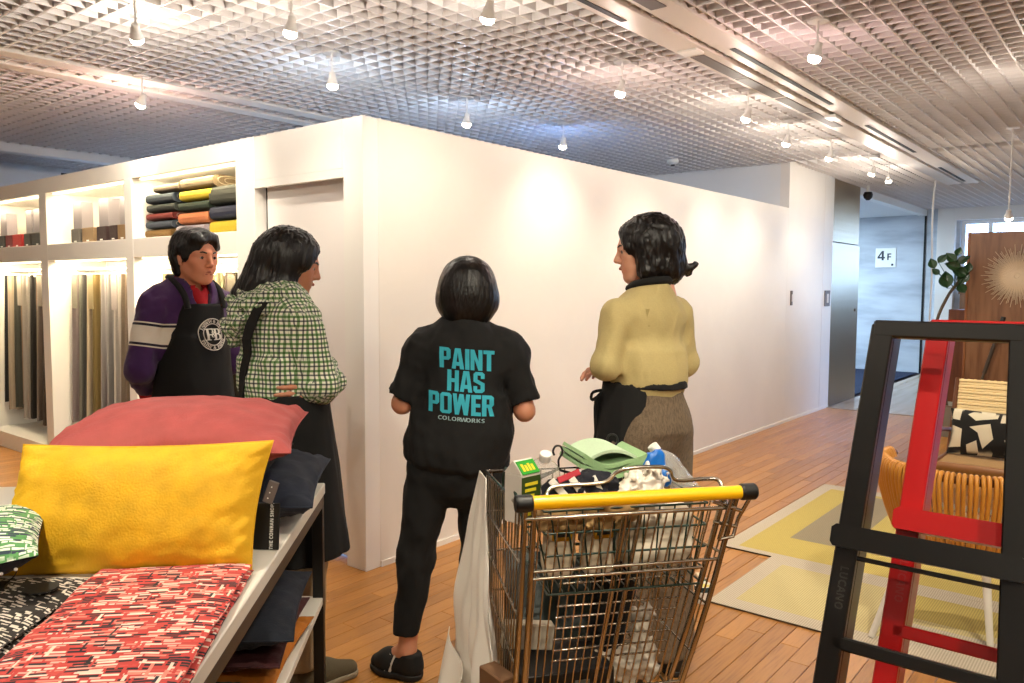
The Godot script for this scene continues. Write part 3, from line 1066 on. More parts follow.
func hand_bones(wrist: Vector3, dir: Vector3, palm: Vector3, thumb: Vector3, curl: float) -> Array:
	# dir: where the fingers point; palm: where the palm faces; thumb: the side the thumb leaves from
	var b := []
	dir = dir.normalized()
	palm = (palm - dir * palm.dot(dir)).normalized()
	var side := dir.cross(palm).normalized()
	if side.dot(thumb) < 0.0:
		side = -side
	b.append(bone(wrist - dir * 0.02, wrist + dir * 0.02, 0.026, 0.026, 0.02, palm, 0.75))
	b.append(bone(wrist + dir * 0.03 - side * 0.012, wrist + dir * 0.078 - side * 0.018, 0.022, 0.022, 0.02, palm, 0.6))
	b.append(bone(wrist + dir * 0.03 + side * 0.012, wrist + dir * 0.080 + side * 0.018, 0.022, 0.022, 0.02, palm, 0.6))
	var long := [0.072, 0.080, 0.074, 0.058]
	for i in 4:
		var p: Vector3 = wrist + dir * (0.088 - 0.004 * abs(i - 1)) + side * (0.030 - 0.020 * i)
		var ang := 0.0
		var spread := side * (0.10 - 0.07 * i)
		for k in 3:
			ang += curl * [0.7, 1.0, 0.8][k]
			var step: Vector3 = (dir * cos(ang) + palm * sin(ang) + spread).normalized() * long[i] * [0.45, 0.32, 0.27][k]
			b.append(bone(p, p + step, [0.0092, 0.0086, 0.0078][k], [0.0086, 0.0078, 0.0066][k], 0.006))
			p += step
	var t := wrist + dir * 0.025 + side * 0.026
	for st in [[0.9, 0.9, 0.25, 0.036, 0.013], [1.2, 0.6, 0.35, 0.032, 0.010], [1.3, 0.2, 0.45, 0.026, 0.009]]:
		var step: Vector3 = (dir * st[0] + side * st[1] + palm * st[2]).normalized() * st[3]
		b.append(bone(t, t + step, st[4], st[4] - 0.0015, 0.01))
		t += step
	return b

func figure(label: String, r: float, d: float, facing: float, category := "person") -> Node3D:
	# facing: degrees to the right of the photographer's line of sight
	var a := deg_to_rad(facing)
	var v := W(sin(a), 0, cos(a))
	return thing("person", label, category, W(r, 0, d), atan2(v.x, v.z))

func head_frame(at: Vector3, yaw: float, pitch := 0.0, roll := 0.0) -> Transform3D:
	return Transform3D(Basis.from_euler(Vector3(deg_to_rad(pitch), deg_to_rad(yaw), deg_to_rad(roll))), at)

func body_of(o: Node3D, j: Dictionary, xf: Transform3D, hands: Array, skin: Material, scale := 1.0) -> MeshInstance3D:
	# the whole figure in one mesh: trunk and limbs, then head and hands on finer grids
	var b := []
	var hc: Vector3 = (j.hipL + j.hipR) / 2.0
	var sc: Vector3 = (j.shL + j.shR) / 2.0
	b.append(bone(j.hipL, j.hipR, 0.085, 0.085, 0.05, SZ, 0.9))
	b.append(bone(hc + SY * 0.05, sc - SY * 0.14, 0.10, 0.115, 0.06, SZ, 0.8))
	b.append(bone(j.shL.lerp(sc, 0.25), j.shR.lerp(sc, 0.25), 0.05, 0.05, 0.05))
	b.append(bone(sc - SY * 0.02, sc + SY * 0.09 + SZ * 0.0, 0.06, 0.05, 0.04))
	for s in ["L", "R"]:
		b.append(bone(j["sh" + s] - SY * 0.012, j["el" + s], 0.042, 0.036, 0.03))
		b.append(bone(j["el" + s], j["wr" + s], 0.038, 0.025, 0.02))
		b.append(bone(j["hip" + s], j["kn" + s], 0.078, 0.052, 0.04))
		b.append(bone(j["kn" + s], j["an" + s], 0.050, 0.034, 0.03))
		b.append(bone(j["an" + s], j["toe" + s], 0.034, 0.026, 0.02))
	var mesh := nets(b, 0.013)
	nets(head_bones(), 0.0042, {"into": mesh, "xf": xf.scaled_local(Vector3.ONE * scale)})
	for h in hands:
		nets(hand_bones(h[0], h[1], h[2], h[3], h[4]), 0.0038, {"into": mesh})
	return put(mesh, "body", skin, o)

func features(o: Node3D, xf: Transform3D, brow: Material, lips: Material):
	# eyes, brows and lips lie on the face
	var white := mat(Color(0.70, 0.65, 0.61), 0.25)
	var dark := mat(Color(0.06, 0.035, 0.025), 0.15)
	for s in [-1.0, 1.0]:
		var ball := []
		for k in 9:
			var a := -PI / 2 + PI * k / 8
			ball.append([0.0125 * cos(a), 0.0125 * sin(a)])
		var e := put(turned(ball, 14, xf * Transform3D(Basis(), Vector3(s * 0.032, 0.003, 0.0755))), "eye", white, o)
		var iris := []
		for k in 5:
			var a := PI / 2 * k / 4
			iris.append([0.0066 * sin(a), 0.0015 + 0.002 * cos(a)])
		iris.reverse()
		put(turned(iris, 12, xf * Transform3D(Basis(SX, PI / 2), Vector3(s * 0.032, 0.003, 0.0765 + 0.0095))), "iris", dark, e)
		var st := new_st()
		tube(st, [xf * Vector3(s * 0.016, 0.023, 0.0975), xf * Vector3(s * 0.032, 0.028, 0.0905), xf * Vector3(s * 0.050, 0.022, 0.075)], [0.0035, 0.0042, 0.0018], 6)
		put(st.commit(), "eyebrow", brow, o)
	var lb := [bone(Vector3(-0.019, -0.0605, 0.0850), Vector3(0.0, -0.0575, 0.0945), 0.0035, 0.0062, 0.004), bone(Vector3(0.019, -0.0605, 0.0850), Vector3(0.0, -0.0575, 0.0945), 0.0035, 0.0062, 0.004),
		bone(Vector3(-0.014, -0.070, 0.0855), Vector3(0.014, -0.070, 0.0855), 0.0062, 0.0062, 0.006), bone(Vector3(-0.022, -0.0640, 0.0935), Vector3(0.022, -0.0640, 0.0935), 0.0022, 0.0022, 0.003, SX, 1.0, 1)]
	put(nets(lb, 0.0025, {"xf": xf}), "lips", lips, o)

func skin(c: Color) -> StandardMaterial3D:
	var m := mat(c, 0.5)
	m.subsurf_scatter_enabled = true
	m.subsurf_scatter_strength = 0.12
	m.normal_enabled = true
	m.normal_texture = M.n_weave
	m.normal_scale = 0.12
	m.uv1_triplanar = true
	m.uv1_scale = Vector3(6, 6, 6)
	return m

func hair_mat(c: Color) -> StandardMaterial3D:
	var m := mat(c * 0.6, 0.36)
	m.normal_enabled = true
	m.normal_texture = M.n_strand
	m.normal_scale = 0.28
	m.uv1_triplanar = true
	m.uv1_scale = Vector3(14, 1.2, 14)
	m.clearcoat_enabled = false
	return m

func hair(o: Node3D, bones: Array, xf: Transform3D, m: Material, seed_: int, amp := 0.006, opt := {}):
	var q := {"xf": xf, "fold": amp, "fold_scale": Vector3(75, 9, 75), "seed": seed_}
	q.merge(opt, true)
	return put(nets(bones, 0.005, q), "hair", m, o)

func depth_map(mesh: ArrayMesh, cell: float, toward: float) -> Dictionary:
	# how deep a garment's surface lies, seen along z: toward 1 for the front, -1 for the back
	var out := {}
	var v: PackedVector3Array = mesh.surface_get_arrays(0)[Mesh.ARRAY_VERTEX]
	for p in v:
		var k := Vector2i(roundi(p.x / cell), roundi(p.y / cell))
		if not out.has(k) or p.z * toward > out[k] * toward:
			out[k] = p.z
	return out

func depth_at(map: Dictionary, cell: float, x: float, y: float, toward: float) -> float:
	var s := 0.0
	var w := 0.0
	var cx := roundi(x / cell)
	var cy := roundi(y / cell)
	for i in range(-2, 3):
		for j in range(-2, 3):
			var k := Vector2i(cx + i, cy + j)
			if map.has(k):
				var dd := Vector2(k.x * cell - x, k.y * cell - y).length() / cell
				var q := exp(-dd * dd)
				s += map[k] * q
				w += q
	return s / w if w > 0.0 else 0.0

func wrapped(src: Mesh, xf: Transform2D, map: Dictionary, cell: float, toward: float, lift: float) -> ArrayMesh:
	# flat lettering laid over a garment: every corner takes the depth of the cloth beneath it
	var st := new_st()
	var a := src.surface_get_arrays(0)
	var v: PackedVector3Array = a[Mesh.ARRAY_VERTEX]
	var nn: PackedVector3Array = a[Mesh.ARRAY_NORMAL]
	var idx = a[Mesh.ARRAY_INDEX]
	if idx == null or idx.size() == 0:
		idx = range(v.size())
	var tris := []
	for i in range(0, idx.size(), 3):
		if nn[idx[i]].z < 0.5:
			continue
		tris.append([Vector2(v[idx[i]].x, v[idx[i]].y), Vector2(v[idx[i + 1]].x, v[idx[i + 1]].y), Vector2(v[idx[i + 2]].x, v[idx[i + 2]].y)])
	for pass_ in 3:
		var next := []
		for t in tris:
			var l: float = max(t[0].distance_to(t[1]), max(t[1].distance_to(t[2]), t[2].distance_to(t[0])))
			if l < 0.012:
				next.append(t)
				continue
			var m0: Vector2 = (t[0] + t[1]) / 2
			var m1: Vector2 = (t[1] + t[2]) / 2
			var m2: Vector2 = (t[2] + t[0]) / 2
			next.append_array([[t[0], m0, m2], [m0, t[1], m1], [m2, m1, t[2]], [m0, m1, m2]])
		tris = next
	for t in tris:
		var p := []
		for k in 3:
			var q: Vector2 = xf * t[k]
			p.append(Vector3(q.x, q.y, depth_at(map, cell, q.x, q.y, toward) + lift * toward))
		var mid: Vector3 = (p[0] + p[1] + p[2]) / 3.0
		tri(st, p[0], p[1], p[2], mid - Vector3(0, 0, toward))
	return st.commit()

func bold_text(text: String, size: float, fat := 0.0, serif := false) -> TextMesh:
	var t := lettering(text, size, 0.0, true, serif)
	if fat > 0.0:
		var fv := FontVariation.new()
		fv.base_font = t.font
		fv.variation_embolden = fat
		t.font = fv
	return t

func shoe(o: Node3D, heel: Vector3, toe: Vector3, m: Material, sole: Material, stripes: Material = null):
	var dir := (toe - heel).normalized()
	var side := dir.cross(SY)
	var b := [bone(heel + SY * 0.05, heel + SY * 0.085, 0.040, 0.040, 0.02), bone(heel + SY * 0.045, heel + dir * 0.10 + SY * 0.05, 0.042, 0.044, 0.03, side, 0.9), bone(heel + dir * 0.10 + SY * 0.045, toe - dir * 0.03 + SY * 0.035, 0.045, 0.030, 0.03)]
	var s := put(nets(b, 0.006, {"clips": [[Vector3(0, -1, 0), -0.018], [Vector3(0, 1, 0), 0.10]]}), "shoe", m, o)
	var sb := [bone(heel + SY * 0.02, heel + dir * 0.10 + SY * 0.02, 0.046, 0.046, 0.03), bone(heel + dir * 0.10 + SY * 0.02, toe - dir * 0.03 + SY * 0.02, 0.047, 0.034, 0.03)]
	put(nets(sb, 0.006, {"clips": [[Vector3(0, -1, 0), 0.0], [Vector3(0, 1, 0), 0.026]]}), "sole", sole, s)
	if stripes:
		for k in 2:
			for sd in [-1.0, 1.0]:
				var c: Vector3 = heel + dir * (0.07 + 0.022 * k) + side * sd * 0.041
				var st := new_st()
				tube(st, [c + SY * 0.028, c + SY * 0.06 - side * sd * 0.004 - dir * 0.008, c + SY * 0.085 - side * sd * 0.018 - dir * 0.014], 0.006, 6)
				put(st.commit(), "stripe", stripes, s)

func people():
	M.n_strand = noise_normal(0.06, 77, 9.0)
	person_black_shirt()
	person_yellow_top()
	person_checked_shirt()
	person_purple_sweater()

func person_black_shirt():
	var o := figure("person in black T-shirt reading PAINT HAS POWER, seen from behind, black trousers and trainers", -0.2035, 2.95, 2.0)
	var j := {
		shL = Vector3(0.142, 1.262, 0), shR = Vector3(-0.205, 1.248, 0.01), elL = Vector3(0.205, 1.04, -0.01), elR = Vector3(-0.252, 1.015, 0.0),
		wrL = Vector3(0.15, 1.04, 0.22), wrR = Vector3(-0.19, 1.02, 0.22),
		hipL = Vector3(0.085, 0.80, 0.0), hipR = Vector3(-0.095, 0.80, 0.02), knL = Vector3(0.158, 0.46, 0.02), knR = Vector3(-0.075, 0.44, 0.06),
		anL = Vector3(0.188, 0.10, -0.03), anR = Vector3(-0.05, 0.10, 0.10), toeL = Vector3(0.30, 0.035, 0.03), toeR = Vector3(-0.02, 0.035, 0.26)}
	var xf := head_frame(Vector3(-0.037, 1.450, 0.02), 4.0, 4.0)
	var sk := skin(Color(0.78, 0.53, 0.41))
	body_of(o, j, xf, [[j.wrL, Vector3(-0.4, 0.1, 1), Vector3(-0.6, -0.6, 0), Vector3(0, 1, 0), 0.5], [j.wrR, Vector3(0.4, 0.1, 1), Vector3(0.6, -0.6, 0), Vector3(0, 1, 0), 0.5]], sk, 0.95)
	features(o, xf.scaled_local(Vector3.ONE * 0.95), hair_mat(Color(0.03, 0.02, 0.018)), mat(Color(0.62, 0.30, 0.27), 0.4))
	# round black bob
	var hb := [bone(Vector3(0, 0.035, -0.02), Vector3(0, 0.03, -0.015), 0.104, 0.104, 0.03), bone(Vector3(-0.035, -0.03, -0.035), Vector3(0.035, -0.03, -0.035), 0.076, 0.076, 0.05),
		bone(Vector3(-0.056, -0.035, -0.01), Vector3(-0.04, -0.09, -0.02), 0.046, 0.030, 0.04), bone(Vector3(0.056, -0.035, -0.01), Vector3(0.04, -0.09, -0.02), 0.046, 0.030, 0.04),
		bone(Vector3(-0.025, -0.075, -0.052), Vector3(0.025, -0.075, -0.052), 0.044, 0.044, 0.04),
		bone(Vector3(0, 0.05, 0.06), Vector3(0, 0.02, 0.10), 0.04, 0.02, 0.03),
		bone(Vector3(0, -0.06, 0.10), Vector3(0, 0.0, 0.115), 0.058, 0.05, 0.02, SX, 1.0, 1), bone(Vector3(0, -0.11, 0.08), Vector3(0, -0.11, 0.06), 0.05, 0.05, 0.02, SX, 1.0, 1)]
	var brown_hair := hair_mat(Color(0.040, 0.022, 0.02))
	brown_hair.normal_scale = 0.18
	hair(o, hb, xf, brown_hair, 4, 0.002)
	# T-shirt with wide sleeves
	var cx := -0.033
	var sb := [
		bone(Vector3(cx + 0.115, 1.250, -0.005), Vector3(cx - 0.115, 1.24, 0.0), 0.060, 0.060, 0.05),
		bone(Vector3(cx + 0.0, 1.275, -0.012), Vector3(cx - 0.0, 1.322, -0.02), 0.090, 0.062, 0.09),
		bone(Vector3(cx, 1.22, 0.0), Vector3(cx + 0.015, 1.05, 0.0), 0.150, 0.165, 0.06, SZ, 0.74),
		bone(Vector3(cx + 0.01, 1.08, 0.0), Vector3(cx + 0.035, 0.835, 0.005), 0.172, 0.186, 0.05, SZ, 0.74, 2),
		bone(Vector3(cx + 0.02, 0.93, 0.0), Vector3(cx + 0.03, 0.90, 0.0), 0.193, 0.193, 0.05, SZ, 0.74)]
	var sleeves := [bone(j.shL + Vector3(-0.004, -0.008, 0), j.shL + Vector3(0.004, -0.03, 0), 0.062, 0.064, 0.07), bone(j.shR + Vector3(0.004, -0.010, 0), j.shR + Vector3(-0.004, -0.03, 0), 0.062, 0.064, 0.07), bone(j.shL + Vector3(-0.015, -0.02, 0), Vector3(0.204, 1.068, -0.008), 0.066, 0.060, 0.03, SX, 1.0, 2), bone(j.shR + Vector3(0.015, -0.02, 0), Vector3(-0.250, 1.045, 0.0), 0.066, 0.060, 0.03, SX, 1.0, 2)]
	var cut := [bone(Vector3(cx - 0.003, 1.40, -0.02), Vector3(cx - 0.003, 1.36, 0.0), 0.062, 0.060, 0.006, SX, 1.0, 1)]
	var black := cloth(Color(0.030, 0.030, 0.032), 0.85, 0.15)
	var shirt := nets(sb + sleeves + cut, 0.0095, {"fold": 0.018, "fold_scale": Vector3(8, 5, 8), "seed": 9})
	var shirt_o := put(shirt, "t_shirt", black, o, "black cotton T-shirt")
	var map := depth_map(shirt, 0.0095, -1.0)
	var teal := mat(Color(0.20, 0.66, 0.74), 0.8)
	for line in [["PAINT", 1.217, -0.013, 0.196], ["HAS", 1.138, -0.010, 0.133], ["POWER", 1.058, 0.007, 0.236]]:
		block_line(line[0], line[3], 0.074, Vector2(cx + line[2], line[1]), -0.085, map, 0.0095, teal, shirt_o)
	var small := mat(Color(0.55, 0.65, 0.66), 0.8)
	var word := "COLORWORKS"
	for k in word.length():
		var tm := lettering(word[k], 0.023, 0.0)
		put(wrapped(tm, Transform2D(Vector2(-1.15, -0.055), Vector2(0, 0.85), Vector2(cx + 0.004 + 0.0172 * (4.5 - k), 1.004 - 0.0014 * (k - 4.5))), map, 0.0095, -1.0, 0.0025), "letter", small, shirt_o)
	# narrow cropped trousers
	var pb := [bone(j.hipL + SY * 0.04, j.hipR + SY * 0.04, 0.100, 0.100, 0.05, SZ, 0.95), bone(Vector3(0.0, 0.93, 0), Vector3(-0.005, 0.80, 0.0), 0.15, 0.155, 0.05, SZ, 0.8),
		bone(j.hipL + Vector3(0.01, -0.02, 0), j.knL, 0.098, 0.068, 0.03), bone(j.knL, j.anL + SY * 0.065, 0.067, 0.050, 0.02, SX, 1.0, 2), bone(j.knL, j.knL - SY * 0.02, 0.066, 0.066, 0.02),
		bone(j.hipR - SY * 0.02, j.knR, 0.098, 0.068, 0.03), bone(j.knR, j.anR + SY * 0.065, 0.067, 0.050, 0.02, SX, 1.0, 2), bone(j.knR, j.knR - SY * 0.02, 0.066, 0.066, 0.02)]
	put(nets(pb, 0.011, {"fold": 0.014, "fold_scale": Vector3(8, 5, 8), "seed": 15}), "trousers", cloth(Color(0.022, 0.022, 0.024), 0.9, 0.1), o)
	var blk := cloth(Color(0.03, 0.03, 0.03), 0.8, 0.1)
	var rub := mat(Color(0.05, 0.045, 0.04), 0.7)
	shoe(o, Vector3(0.170, 0, -0.04), Vector3(0.335, 0, 0.035), blk, rub, mat(Color(0.75, 0.72, 0.68), 0.6))
	shoe(o, Vector3(-0.05, 0, 0.07), Vector3(-0.02, 0, 0.30), blk, rub, mat(Color(0.75, 0.72, 0.68), 0.6))

func person_yellow_top():
	var o := figure("person in sheer pale yellow top, taupe trousers and black apron, dark bob, looking left", 0.503, 2.95, -35.0)
	var j := {
		shL = Vector3(0.160, 1.385, 0), shR = Vector3(-0.160, 1.385, 0), elL = Vector3(0.218, 1.20, -0.015), elR = Vector3(-0.205, 1.19, 0.0),
		wrL = Vector3(0.06, 1.175, 0.20), wrR = Vector3(-0.04, 1.17, 0.20),
		hipL = Vector3(0.09, 0.90, 0), hipR = Vector3(-0.09, 0.90, 0), knL = Vector3(0.10, 0.49, 0.02), knR = Vector3(-0.10, 0.49, 0.0),
		anL = Vector3(0.10, 0.09, 0), anR = Vector3(-0.11, 0.09, -0.02), toeL = Vector3(0.13, 0.03, 0.17), toeR = Vector3(-0.14, 0.03, 0.15)}
	var xf := head_frame(Vector3(-0.008, 1.612, 0.03), 50.0, 6.0)
	var sk := skin(Color(0.86, 0.63, 0.52))
	body_of(o, j, xf, [[j.wrL, Vector3(-0.9, -0.05, 0.3), Vector3(0, -1, 0), Vector3(0, 0, 1), 0.35], [j.wrR, Vector3(0.9, -0.1, 0.25), Vector3(0, -1, 0), Vector3(0, 0, 1), 0.35]], sk, 1.0)
	features(o, xf, hair_mat(Color(0.03, 0.02, 0.018)), mat(Color(0.66, 0.30, 0.28), 0.4))
	var dark := hair_mat(Color(0.045, 0.028, 0.022))
	var hb := [bone(Vector3(0, 0.040, -0.03), Vector3(0, 0.040, -0.01), 0.101, 0.098, 0.03, SX, 0.96), bone(Vector3(0, 0.01, -0.065), Vector3(0, -0.07, -0.070), 0.080, 0.072, 0.05),
		bone(Vector3(0.066, 0.02, -0.005), Vector3(0.070, -0.075, 0.005), 0.040, 0.036, 0.04), bone(Vector3(-0.066, 0.02, -0.005), Vector3(-0.070, -0.075, 0.005), 0.040, 0.036, 0.04),
		bone(Vector3(0.05, -0.07, -0.03), Vector3(0.055, -0.105, -0.01), 0.045, 0.026, 0.03), bone(Vector3(-0.05, -0.07, -0.05), Vector3(-0.05, -0.105, -0.03), 0.045, 0.028, 0.03),
		bone(Vector3(0.0, -0.06, -0.115), Vector3(0.0, -0.085, -0.150), 0.036, 0.016, 0.02), bone(Vector3(0.0, -0.085, -0.150), Vector3(0.01, -0.070, -0.178), 0.016, 0.011, 0.01),
		bone(Vector3(-0.03, -0.06, -0.11), Vector3(-0.04, -0.098, -0.155), 0.03, 0.012, 0.015), bone(Vector3(-0.04, -0.098, -0.155), Vector3(-0.045, -0.08, -0.175), 0.011, 0.008, 0.01),
		bone(Vector3(0.03, 0.065, 0.055), Vector3(0.055, 0.02, 0.06), 0.035, 0.020, 0.03), bone(Vector3(-0.03, 0.065, 0.055), Vector3(-0.055, 0.02, 0.06), 0.035, 0.020, 0.03),
		bone(Vector3(0, -0.02, 0.105), Vector3(0, 0.03, 0.115), 0.068, 0.048, 0.012, SX, 1.0, 1), bone(Vector3(0, -0.09, 0.085), Vector3(0, -0.12, 0.07), 0.064, 0.06, 0.012, SX, 1.0, 1)]
	hair(o, hb, xf, dark, 6, 0.007, {"fold_scale": Vector3(60, 14, 60)})
	# thin top, gathered at the waist, long sleeves
	var yellow := cloth(Color(0.72, 0.65, 0.44), 0.8, 0.3)
	var tb := [
		bone(j.shL + Vector3(-0.02, -0.012, -0.005), j.shR + Vector3(0.02, -0.012, -0.005), 0.054, 0.054, 0.05),
		bone(Vector3(0.0, 1.40, -0.012), Vector3(0, 1.452, -0.02), 0.085, 0.072, 0.08),
		bone(Vector3(0, 1.33, 0.0), Vector3(0, 1.22, 0.0), 0.140, 0.142, 0.06, SZ, 0.74),
		bone(Vector3(0, 1.24, 0.0), Vector3(0, 1.135, 0.0), 0.146, 0.142, 0.05, SZ, 0.82, 2),
		bone(Vector3(0, 1.175, -0.01), Vector3(0, 1.157, -0.01), 0.154, 0.152, 0.03, SZ, 0.84),
		bone(j.shL - SY * 0.01, j.elL, 0.052, 0.046, 0.05), bone(j.elL, j.wrL.lerp(j.elL, 0.12), 0.046, 0.033, 0.03, SX, 1.0, 2), bone(j.elL, j.elL, 0.046, 0.046, 0.02),
		bone(j.shR - SY * 0.01, j.elR, 0.052, 0.046, 0.05), bone(j.elR, j.wrR.lerp(j.elR, 0.12), 0.046, 0.033, 0.03, SX, 1.0, 2), bone(j.elR, j.elR, 0.046, 0.046, 0.02),
		bone(Vector3(0, 1.53, 0.0), Vector3(0, 1.475, 0.02), 0.064, 0.064, 0.006, SX, 1.0, 1)]
	var top := nets(tb, 0.0095, {"fold": 0.009, "fold_scale": Vector3(12, 5, 12), "seed": 23})
	var top_o := put(top, "top", yellow, o, "sheer pale yellow long-sleeved top")
	# strap and edge of the garment showing through
	var tmap := depth_map(top, 0.0095, -1.0)
	var green := cloth(Color(0.62, 0.56, 0.36), 0.9, 0.1)
	var rb := new_st()
	var last := []
	for q in [[0.088, 1.400], [0.085, 1.37], [0.080, 1.34], [0.072, 1.30], [0.062, 1.265]]:
		var pair := []
		for e in [-0.006, 0.006]:
			pair.append(Vector3(q[0] + e, q[1], depth_at(tmap, 0.0095, q[0] + e, q[1], -1.0) - 0.0012))
		if last.size() > 0:
			quad(rb, last[0], last[1], pair[1], pair[0], (last[0] + pair[1]) / 2.0 + SZ)
		last = pair
	put(rb.commit(), "strap", green, top_o)
	# apron: waist band, wrapped skirt on the front and left side, neck loop
	var ap := cloth(Color(0.026, 0.026, 0.028), 0.9, 0.1)
	var ab := [bone(Vector3(0, 1.137, -0.004), Vector3(0, 1.108, -0.004), 0.154, 0.157, 0.01, SZ, 0.87, 2)]
	var apron := put(nets(ab, 0.008, {"fold": 0.004, "seed": 3}), "apron", ap, o, "black apron tied round the waist")
	var skirt := [bone(Vector3(0.012, 1.13, 0.012), Vector3(0.02, 0.52, 0.03), 0.158, 0.225, 0.01, SZ, 0.86, 2)]
	put(nets(skirt, 0.011, {"fold": 0.014, "fold_scale": Vector3(9, 1.2, 9), "seed": 5, "clips": [[Vector3(-0.82, -0.06, -0.57), -0.085]]}), "skirt", ap, apron)
	put(bar(smooth([Vector3(0.055, 1.47, 0.045), Vector3(0.068, 1.488, -0.01), Vector3(0.04, 1.50, -0.062), Vector3(0, 1.503, -0.078), Vector3(-0.04, 1.50, -0.062), Vector3(-0.068, 1.488, -0.01), Vector3(-0.055, 1.47, 0.045)], 5), 0.016, 7), "neck_loop", ap, apron)
	for k in [[0.0, 0.0], [0.018, -0.05]]:
		put(bar(smooth([Vector3(0.145, 1.10, 0.06), Vector3(0.165 + k[0], 1.06, 0.075), Vector3(0.168, 0.98 + k[1], 0.09), Vector3(0.172, 0.93 + k[1], 0.085)], 4), 0.007, 6), "apron_tie", ap, apron)
	put(bar(smooth([Vector3(0.145, 1.10, 0.06), Vector3(0.185, 1.09, 0.09), Vector3(0.18, 1.06, 0.10), Vector3(0.15, 1.09, 0.07)], 4), 0.006, 6), "bow", ap, apron)
	# wide trousers
	var tb2 := [bone(Vector3(0, 1.125, 0), Vector3(0, 0.96, -0.01), 0.138, 0.150, 0.05, SZ, 0.86, 2), bone(Vector3(0.02, 0.95, -0.015), Vector3(-0.03, 0.95, -0.015), 0.135, 0.138, 0.05, SZ, 0.92),
		bone(j.hipL, j.knL, 0.105, 0.098, 0.03), bone(j.knL, j.anL - SY * 0.02, 0.098, 0.105, 0.02, SX, 1.0, 2), bone(j.hipR, j.knR, 0.112, 0.105, 0.03), bone(j.knR, j.anR - SY * 0.02, 0.105, 0.11, 0.02, SX, 1.0, 2)]
	var linen := cloth(Color(0.46, 0.39, 0.31), 0.9, 0.2, 0.7)
	linen.albedo_texture = noise_tex(0.05, 61, [Color(0.62, 0.62, 0.62), Color(0.9, 0.9, 0.9), Color(1, 1, 1)], 256, 4)
	linen.uv1_scale = Vector3(9, 3, 9)
	var tr := put(nets(tb2, 0.011, {"fold": 0.010, "fold_scale": Vector3(8, 3, 8), "seed": 25}), "trousers", linen, o)
	put(box(Vector3(-0.115, 0.995, -0.118), Vector3(-0.035, 1.0, -0.112), 0.001, Transform3D(Basis(SY, -0.35), Vector3(0.0, 0.0, 0.018))), "pocket_welt", ap, tr)
	put(box(Vector3(-0.008, 1.05, -0.122), Vector3(0.008, 1.095, -0.112), 0.001), "belt_loop", linen, tr)
	var blk := mat(Color(0.05, 0.045, 0.04), 0.6)
	shoe(o, Vector3(0.09, 0, -0.04), Vector3(0.14, 0, 0.19), blk, blk)
	shoe(o, Vector3(-0.11, 0, -0.06), Vector3(-0.15, 0, 0.17), blk, blk)

func check_texture() -> ImageTexture:
	# gingham: green and navy bands crossing on off-white
	var n := 64
	var img := Image.create(n, n, true, Image.FORMAT_RGB8)
	var bands := func(t: float) -> Color:
		if t < 0.26:
			return Color(0.50, 0.64, 0.46)
		if t > 0.5 and t < 0.70:
			return Color(0.46, 0.48, 0.50)
		return Color(1, 1, 1)
	for y in n:
		for x in n:
			var a: Color = bands.call(float(x) / n)
			var b: Color = bands.call(float(y) / n)
			img.set_pixel(x, y, Color(0.90, 0.90, 0.82) * a * b)
	img.generate_mipmaps()
	return ImageTexture.create_from_image(img)

